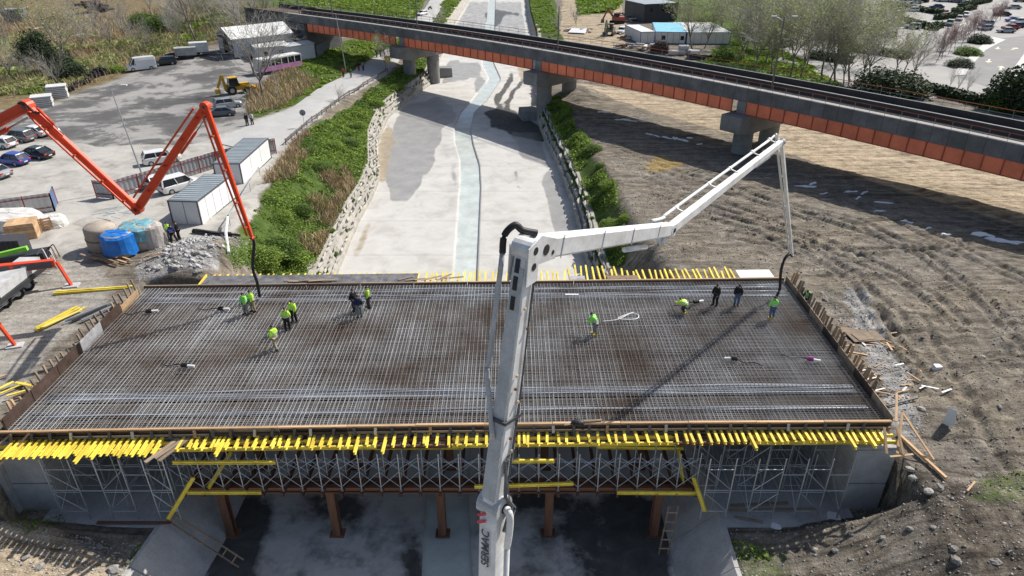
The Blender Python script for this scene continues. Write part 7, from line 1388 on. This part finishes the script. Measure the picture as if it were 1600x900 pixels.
cover('bank_weeds', [BANKL], 120, 0.13, LEAF[0], 101, 0.7, 2.8, thr=-0.25); cover('bank_weeds', [BANKL], 70, 0.12, LEAF[1], 102, 0.5, 2.0, thr=-0.1)
cover('bank_weeds', [[(905, 430), (868, 262), (842, 200), (846, 150), (885, 165), (915, 215), (955, 290), (978, 335), (985, 400), (975, 430)]], 90, 0.13, LEAF[0], 103, 0.9, 3.2, thr=0.02)
cover('bank_weeds', [[(398, 186), (440, 130), (475, 97), (545, 66), (600, 62), (606, 74), (535, 116), (450, 167)], [(674, 42), (705, -20), (750, -20), (716, 42)], [(824, 62), (822, -20), (856, -20), (874, 66)]], 22, 0.22, LEAF[0], 104, 0.5, 3.0, thr=-0.1)
cover('dry_brush', [[(480, 340), (505, 275), (545, 265), (555, 300), (530, 400), (495, 415), (475, 380)], [(412, 290), (455, 225), (482, 206), (492, 226), (460, 282)]], 55, 0.75, STRAW, 105, upright=True, thr=-0.3)
cover('dry_brush', [[(390, 180), (385, 150), (450, 105), (500, 130), (450, 166)]], 22, 0.8, STRAW, 106, upright=True)
cover('hill_brush', [[(-120, 160), (-120, 25), (60, 25), (190, 28), (330, 0), (430, 15), (345, 60), (210, 106), (100, 148)]], 5, 1.1, STRAW, 107, upright=True, thr=-0.2)
cover('hill_weeds', [[(-120, 150), (-120, 60), (60, 50), (190, 60), (300, 28), (430, 12), (345, 60), (210, 104), (100, 146)]], 7, 0.30, LEAF[3], 108, 0.8, 6.0, thr=0.05)
cover('hill_weeds', [[(190, 88), (215, 40), (300, 30), (420, 10), (330, 62), (240, 88)], [(0, 150), (0, 105), (95, 122), (190, 102), (90, 146)]], 8, 0.28, LEAF[0], 109, 0.7, 5.0, thr=0.0)
cover('meadow', [[(440, 20), (640, 38), (680, -20), (440, -30)]], 5, 0.35, LEAF[0], 110, 0.5, 8.0, thr=-0.2)
cover('meadow', [[(1085, 128), (1095, 92), (1160, 58), (1250, 92), (1350, 158), (1240, 138), (1160, 122)]], 9, 0.30, LEAF[0], 111, 0.4, 6, thr=-0.3); cover('meadow', [[(900, -20), (990, -20), (960, 18), (905, 22)]], 6, 0.4, LEAF[0], 112, 0.7, 6, thr=-0.2)
cover('slope_weeds', [[(190, 940), (215, 850), (268, 852), (290, 940)], [(1090, 940), (1112, 862), (1215, 855), (1300, 940)]], 55, 0.13, LEAF[0], 113, 0.35, 1.2, thr=0.0); cover('slope_weeds', [[(0, 830), (0, 770), (80, 775), (110, 830)], [(1505, 790), (1535, 745), (1640, 722), (1640, 800)]], 26, 0.10, LEAF[0], 114, 0.2, 1.5, thr=0.15)
# ---------------------------------------------------------------- trees
def branch_tree(seed, H, levels=4, up=0.75, first=0.3, nlimb=5, buds=0, crown_w=0.5):
    r = random.Random(seed); TR = B(); V = []; Fq = []; tips = []
    def seg(p, q, r0, r1, n):
        d = (q-p).normalized(); a = d.orthogonal().normalized(); c = d.cross(a); k = len(V)
        for e, rr in ((p, r0), (q, r1)): V.extend([tuple(e+a*rr*math.cos(t*6.2832/n)+c*rr*math.sin(t*6.2832/n)) for t in range(n)])
        Fq.extend([(k+t, k+(t+1) % n, k+n+(t+1) % n, k+n+t) for t in range(n)])
    def grow(p, d, L, rad, lev):
        nseg = 4 if lev < 2 else (3 if lev < 3 else 2); pts = [p]; cur = d.copy(); q = p
        for i in range(nseg):
            cur = (cur+Vector((r.gauss(0, .16), r.gauss(0, .16), 0.06*up+r.gauss(0, .05)))).normalized(); q2 = q+cur*L/nseg; f0 = 1-0.7*i/nseg; f1 = 1-0.7*(i+1)/nseg
            if lev < 2: TR.tube([q, q2], rad*f0, 5, rad*f1, False)
            else: seg(q, q2, rad*f0, rad*f1, 3)
            if lev < levels and (i > 0 or lev > 0):
                for k in range(2 if lev < 3 else r.choice([1, 2])):
                    ph = r.uniform(0, 6.283); side_ = cur.orthogonal().normalized(); side_ = Matrix.Rotation(ph, 3, cur) @ side_; nd = (cur*(0.55+0.35*up)+side_*r.uniform(.55, .95)*(1.2-0.5*up)).normalized()
                    grow(q2, nd, L*r.uniform(.42, .66), max(rad*f1*0.62, 0.02), lev+1)
            q = q2
        tips.append(q)
    base = Vector((0, 0, -0.3)); top = Vector((r.gauss(0, .03)*H, r.gauss(0, .03)*H, H*first)); R0 = H*0.017; TR.tube([base, (base+top)/2+Vector((r.gauss(0, .1), r.gauss(0, .1), 0)), top], R0, 7, R0*0.75)
    for k in range(nlimb):
        a = k*6.283/nlimb+r.uniform(-.4, .4); lean = r.uniform(.25, .7)*crown_w*2; grow(top, Vector((math.cos(a)*lean, math.sin(a)*lean, 1)).normalized(), H*(1-first)*r.uniform(.6, .8), R0*0.55, 1)
    tm = TR.mesh('tree_trunk', True); cm = npmesh('tree_twigs', V, Fq); bm_ = None
    if buds:
        rr = np.random.default_rng(seed); T = np.array([tuple(q) for q in tips]); C = T[rr.integers(0, len(T), buds)]+rr.normal(0, H*0.025, (buds, 3)); v_, f_ = leaf_quads(C, np.full(buds, 0.17), rr); bm_ = npmesh('tree_buds', v_, f_)
    return tm, cm, bm_
TV = [branch_tree(1, 10, 4, 0.9, 0.28, 5, 1300, 0.5), branch_tree(2, 10, 4, 1.0, 0.22, 5, 1600, 0.4), branch_tree(3, 10, 4, 0.6, 0.3, 5, 1000, 0.7), branch_tree(4, 10, 4, 0.7, 0.2, 6, 0, 0.7), branch_tree(5, 10, 3, 1.0, 0.15, 7, 0, 0.45)]
def tree(v, p, H, label, group=None, twig=TWIG, bud=LEAF[3], buds=True, cat='tree', nm='bare_tree', rz=None, wide=1.0):
    t = thing(nm, label, cat, p, rz if rz is not None else random.uniform(0, 6.28), group); s = H/10; t.scale = (s*wide, s*wide, s); tm, cm, bm_ = TV[v]
    link('trunk', tm, BARK, t, False); link('crown', cm, twig, t, False)
    if bm_ is not None and buds: link('buds', bm_, bud, t, False)['kind'] = 'stuff'
for v, px, py, H, lab in [(2, 108, 108, 13, 'large spreading bare tree on the brushy slope at the top left'), (3, 412, 152, 14, 'tall bare grey tree beside the derelict bus'), (1, 32, 52, 11, 'bare tree beside the grey skip at the top left'), (0, 307, 66, 14, 'tall pale-trunked tree behind the barn'), (4, 376, 60, 11, 'many-stemmed grey tree behind the barn roof'), (4, 90, 138, 6.5, 'grey twiggy thicket tree behind the concrete slabs'), (2, 602, 112, 6, 'small bare tree beside the pole at the viaduct'), (4, 686, 46, 6, 'bare bush between the road and the channel beyond the viaduct'), (1, 1082, 78, 12, 'bare tree in front of the white cabins'), (1, 1100, 76, 9, 'slim bare tree right beside the one at the white cabins'), (4, 530, 158, 2.6, 'thin leafless sapling at the guard rail'), (3, 168, 5, 9, 'bare tree by the scrap pile at the top left'), (0, 240, 30, 9, 'bare tree on the slope above the white panel van'), (1, 335, 45, 9, 'slender bare tree left of the barn ridge'), (2, 400, 22, 10, 'bare tree right of the barn ridge'), (4, 900, 40, 5, 'grey bush on the right channel bank beyond the viaduct'), (4, 870, 50, 4, 'low grey bush right beside the channel beyond the viaduct')]: tree(v, gp(px, py), H, lab, buds=(v in (1, 2)), nm='bare_tree')
GH = 'bare trees on the brushy slope'
for k, (px, py, H) in enumerate([(20, 120, 6), (45, 130, 5), (130, 80, 7), (150, 60, 8), (175, 75, 7), (195, 55, 8), (215, 70, 6), (230, 85, 5), (265, 60, 8), (280, 70, 7), (290, 50, 9), (320, 35, 9), (350, 28, 9), (365, 40, 9), (385, 45, 9), (395, 35, 10), (415, 28, 9), (425, 18, 9), (345, 15, 8), (300, 15, 8), (270, 20, 8), (120, 30, 7), (10, 70, 7), (5, 100, 6)]): tree([4, 2, 3, 0][k % 4], gp(px, py), H, 'small bare grey-brown tree in the thicket on the top left slope', GH, buds=(k % 2 == 0))
GT = 'bare trees beyond the right half of the viaduct'
for k, (px, py, H) in enumerate([(1177, 120, 12), (1205, 116, 12), (1234, 122, 13), (1250, 122, 11), (1284, 128, 13), (1293, 134, 10), (1305, 130, 13), (1318, 138, 9), (1328, 130, 14), (1343, 134, 10), (1358, 132, 11), (1150, 100, 12), (1165, 85, 12), (1190, 80, 12), (1215, 78, 12), (1245, 78, 12), (1270, 88, 12), (1310, 100, 11), (1350, 105, 10), (1395, 122, 8), (1410, 118, 8), (1425, 125, 8)]): tree([0, 1, 0, 1, 2][k % 5], gp(px, py), H, 'tall bare grey tree in the stand behind the right half of the viaduct', GT, buds=(k % 3 != 0))
for k, (px, py, H) in enumerate([(1130, 58, 12), (1150, 45, 12), (1175, 52, 13), (1200, 45, 12), (1225, 50, 12), (1255, 48, 12), (1280, 55, 12), (1305, 50, 11), (1335, 62, 11), (1120, 30, 12), (1145, 22, 12), (1180, 25, 12), (1210, 18, 12), (1245, 22, 12), (1275, 25, 12), (1310, 22, 11), (1345, 35, 10), (1375, 45, 9), (1085, 12, 12), (1060, 5, 12), (1110, 5, 12), (1360, 70, 9), (1400, 62, 8), (1340, 15, 9), (1160, 65, 12), (1188, 62, 12), (1232, 64, 12), (1262, 66, 11), (1292, 76, 11), (1322, 84, 11), (1225, 95, 11), (1195, 100, 11), (1260, 105, 10), (1380, 80, 9), (1135, 12, 11), (1165, 10, 11), (1195, 5, 11), (1230, 8, 11), (1260, 8, 11), (1295, 6, 11), (1330, 0, 10)]): tree([1, 0, 2][k % 3], gp(px, py), H, 'budding olive-green tree in the thick stand behind the white cabins', 'budding trees behind the white cabins')
for k in range(11): f_ = k/10; p = g(1462+100*f_, 98-66*f_, ZP); tree([1, 4, 0][k % 3], p, 5.5, ORD[k]+' small purple-twigged tree in the car park road row, counting from the ramp', 'purple trees along the car park road', PURP, PURP, True, wide=0.8)
for k, (px, py) in enumerate([(1483, 138), (1497, 143), (1509, 147), (1554, 158)]): tree(4, g(px, py, ZP), 4, 'small pollarded tree on the pavement in front of the ramp', 'pollarded trees by the ramp', wide=0.6)
# evergreen bushes and hedges
def blob(n, rx, ry, rz_, size, seed, hollow=0.55):
    r = np.random.default_rng(seed); d = r.normal(0, 1, (n, 3)); d /= np.linalg.norm(d, axis=1)[:, None]; rad = hollow+(1-hollow)*r.random(n); lump = 1+0.35*fbm(d[:, 0]*2+5, d[:, 1]*2+d[:, 2]*2, 1.0, 3, seed); C = d*(rad*lump)[:, None]*np.array([rx, ry, rz_]); C[:, 2] = np.abs(C[:, 2])*1.0
    return npmesh('foliage', *leaf_quads(C, np.full(n, size), r))
BL = [blob(1600, 1, 1, 1, 0.15, s) for s in (1, 2, 3)]; BLB = [blob(7000, 1, 1, 1, 0.062, s, 0.35) for s in (4, 5)]
def bush(px, py, rx, rz_, mat, label, group=None, p=None, nm='bush'):
    p = p or gp(px, py); t = thing(nm, label, 'bush', p, random.uniform(0, 6), group); o = link('foliage', random.choice(BLB), mat, t, False); o.scale = (rx, rx*random.uniform(.75, 1.1), rz_)
    b = B(); 
    for k in range(4): a = k*1.57; b.tube([(0, 0, -0.3), (rx*.4*math.cos(a), rx*.4*math.sin(a), rz_*.6)], 0.05, 4)
    s_ = b.build('stems', BARK, t, False)
for px, py, rx, rz_, m, lab in [(62, 98, 4.2, 6.5, LEAF[2], 'big dark evergreen at the top left slope'), (95, 110, 4.0, 4.2, LEAF[2], 'dark evergreen shrub right of the big one on the slope'), (112, 122, 3.2, 3.0, LEAF[2], 'low dark shrub above the tyre stacks'), (255, 48, 4.5, 3.6, LEAF[1], 'green shrub on the slope above the black estate car'), (225, 42, 4.0, 3.2, LEAF[1], 'green shrub further left on the slope above the van'), (1372, 150, 5.0, 4.6, LEAF[2], 'large dark bush left of the car park hedge'), (1405, 148, 5.0, 4.2, LEAF[2], 'large dark bush right next to the other by the hedge'), (1590, 172, 5.5, 7.0, LEAF[2], 'big dark evergreen tree at the right edge behind the viaduct'), (1560, 172, 3.0, 3.0, LEAF[1], 'grey-green bush beside the dark evergreen at the right edge'), (1030, 82, 2.6, 2.6, M('brown_bush', (0.16, 0.11, 0.085), 0.9, 0.2, 1, island=0.3), 'brown leafless bush in front of the middle white cabin'), (885, 112, 2.5, 2.6, LEAF[0], 'bright green bush beside the middle viaduct pier'), (650, 82, 2.2, 2.2, LEAF[0], 'bright green bush between the left pier columns'), (622, 72, 2.0, 1.4, LEAF[0], 'green bush on the verge under the viaduct'), (180, 112, 2.0, 1.2, LEAF[0], 'green weeds clump left of the white panel van'), (1135, 95, 3.0, 2.6, LEAF[1], 'round green bush right of the concrete pipes'), (1150, 92, 2.4, 2.0, LEAF[3], 'olive bush beside the round green one'), (1512, 86, 3.4, 1.8, LEAF[1], 'green planted bed beside the ramp pavement'), (1530, 68, 3.0, 2.2, LEAF[2], 'dark clipped bush at the top of the ramp pavement'), (1500, 105, 3.0, 1.8, LEAF[2], 'dark clipped bush at the bottom of the ramp bed')]: bush(px, py, rx, rz_, m, lab)
for k, (px, py, rx, rz_) in enumerate([(928, 235, 1.2, 0.8), (952, 295, 1.5, 1.1), (935, 318, 0.9, 0.6), (955, 355, 1.4, 0.9), (965, 385, 1.2, 0.8), (905, 215, 1.0, 0.6), (938, 262, 0.9, 0.6), (978, 345, 0.8, 0.5)]): bush(px, py, rx, rz_, LEAF[0] if k % 2 else LEAF[1], 'leafy green shrub on the right bank between the channel and the mud', 'shrubs on the right bank')
for k, (px, py, rx, rz_) in enumerate([(430, 395, 2.6, 1.6), (405, 410, 2.2, 1.4), (460, 410, 2.0, 1.3), (470, 330, 1.5, 0.9), (520, 230, 1.7, 1.0), (560, 200, 1.7, 1.0), (500, 265, 1.6, 0.9), (590, 165, 1.6, 0.9), (620, 140, 1.8, 1.0), (545, 225, 1.5, 0.9), (440, 340, 1.4, 0.8)]): bush(px, py, rx, rz_, LEAF[0] if k % 3 else LEAF[1], 'leafy green shrub on the overgrown left bank', 'shrubs on the left bank')
for E_, sg, lab, grp in ((XL, -1, 'tuft of weeds growing out of the left stone wall', 'weeds on the left wall'), (XR, 1, 'tuft of weeds growing out of the right stone wall', 'weeds on the right wall')):
    for k in range(26):
        y_ = 51+k*3.1+random.uniform(-1, 1); fr_ = random.uniform(.3, 1.1); p_ = Vector((float(E_(y_))+sg*(0.25+1.2*fr_), y_, float(zf(y_))+0.35+2.1*fr_)); bush(0, 0, random.uniform(.25, .6), random.uniform(.25, .55), LEAF[k % 2], lab, grp, p_, 'weed_tuft')
HB = M('hedge_leaf', (0.045, 0.075, 0.028), 0.8, 0.3, 0.6, island=0.35)
def hedge(a, c, w_, h_, label):
    A = g(*a, ZP); C_ = g(*c, ZP); L = (C_-A).length; d = (C_-A).normalized(); n = Vector((-d.y, d.x, 0)); r = np.random.default_rng(int(a[0]*3+a[1])); k = int(min(9000, L*70)); t = thing('hedge', label, 'hedge', A)
    u = r.uniform(0, L, k); sd = r.integers(0, 3, k); ww = np.where(sd == 0, r.uniform(-w_/2, w_/2, k), np.where(sd == 1, -w_/2, w_/2))+r.normal(0, .12, k); zz = np.where(sd == 0, h_, r.uniform(0, h_, k))+r.normal(0, .1, k)
    C2 = np.stack([d.x*u+n.x*ww, d.y*u+n.y*ww, zz], 1); V, Fq = leaf_quads(C2, np.full(k, 0.34), r); link('foliage', npmesh('hedge_foliage', V, Fq), HB, t, False)
    b = B(); b.beam((0, 0, h_*0.48), tuple(C_-A+Vector((0, 0, h_*0.48))), w_*0.8, h_*0.9); b.build('core', LEAF[2], t, False)
for a, c, lab in [((1380, 8), (1476, 24), 'long hedge row behind the dark blue parked car'), ((1360, -4), (1450, 4), 'farthest hedge row along the top of the car park'), ((1490, 21), (1521, 14), 'short thick hedge block beside the car park road'), ((1400, 32), (1462, 48), 'hedge row in front of the dark red parked car'), ((1462, 31), (1500, 27), 'low hedge beneath the dark red parked car'), ((1452, 47), (1470, 42), 'small hedge block beside the grey-green car'), ((1265, 90), (1330, 100), 'hedge under the stand of bare trees'), ((1330, 78), (1420, 92), 'hedge strip seen between the bare trees'), ((1500, 12), (1545, 3), 'hedge block at the top end of the car park road'), ((1450, 143), (1552, 168), 'low hedge along the pavement in front of the ramp'), ((1290, 40), (1390, 55), 'hedge strip hidden among the budding trees')]: hedge(a, c, 2.0, 1.4, lab)
for kind, col, px, py, a, lab in [('sedan', 'navy', 1463, 13, 160, 'dark blue car parked behind a hedge in the car park'), ('sedan', 'red', 1475, 27, 160, 'dark red car parked in the car park'), ('suv', 'green', 1483, 40, 235, 'grey-green car facing down the car park road'), ('hatch', 'silver', 1498, 32, 235, 'silver car behind the grey-green one on the road'), ('hatch', 'white', 1508, 26, 235, 'white car third in the roadside line'), ('sedan', 'silver', 1571, 51, 175, 'silver car nearest the ramp in the right-hand row'), ('sedan', 'red', 1578, 46, 175, 'red car second in the right-hand row'), ('sedan', 'navy', 1587, 43, 175, 'navy car third in the right-hand row'), ('suv', 'white', 1590, 37, 175, 'white car fourth in the right-hand row'), ('sedan', 'blue', 1583, 34, 175, 'blue car at the back of the right-hand row'), ('hatch', 'silver', 1540, 40, 185, 'silver car half hidden behind the purple trees'), ('hatch', 'silver', 1538, 47, 185, 'second silver car behind the purple trees'), ('sedan', 'black', 1566, 25, 165, 'black car beyond the purple trees at the top right'), ('sedan', 'silver', 1583, 14, 165, 'silver car near the top right corner'), ('hatch', 'grey', 1592, 3, 165, 'dark car in the top right corner')]: car(kind, col, g(px, py, ZP+0.005), R_(a), lab, far=True)
for k, (px, py) in enumerate([(1466, 2), (1474, 3), (1484, 3), (1492, 4), (1500, 4), (1402, 20), (1425, 18), (1240, 55), (1225, 72), (1288, 62), (1340, 50), (1385, 58), (1325, 72), (1400, 40), (1425, 45), (1372, 26), (1350, 22), (1318, 30), (1408, 5), (1430, 6)]): car(['hatch', 'sedan', 'suv'][k % 3], ['white', 'silver', 'silver', 'grey', 'white', 'navy'][k % 6], g(px, py, ZP+0.005), R_(160+random.uniform(-8, 8)), 'far parked %s car among hedges and trees in the car park' % ['white', 'silver', 'silver', 'dark grey', 'white', 'dark blue'][k % 6], group='far cars in the car park', far=True)
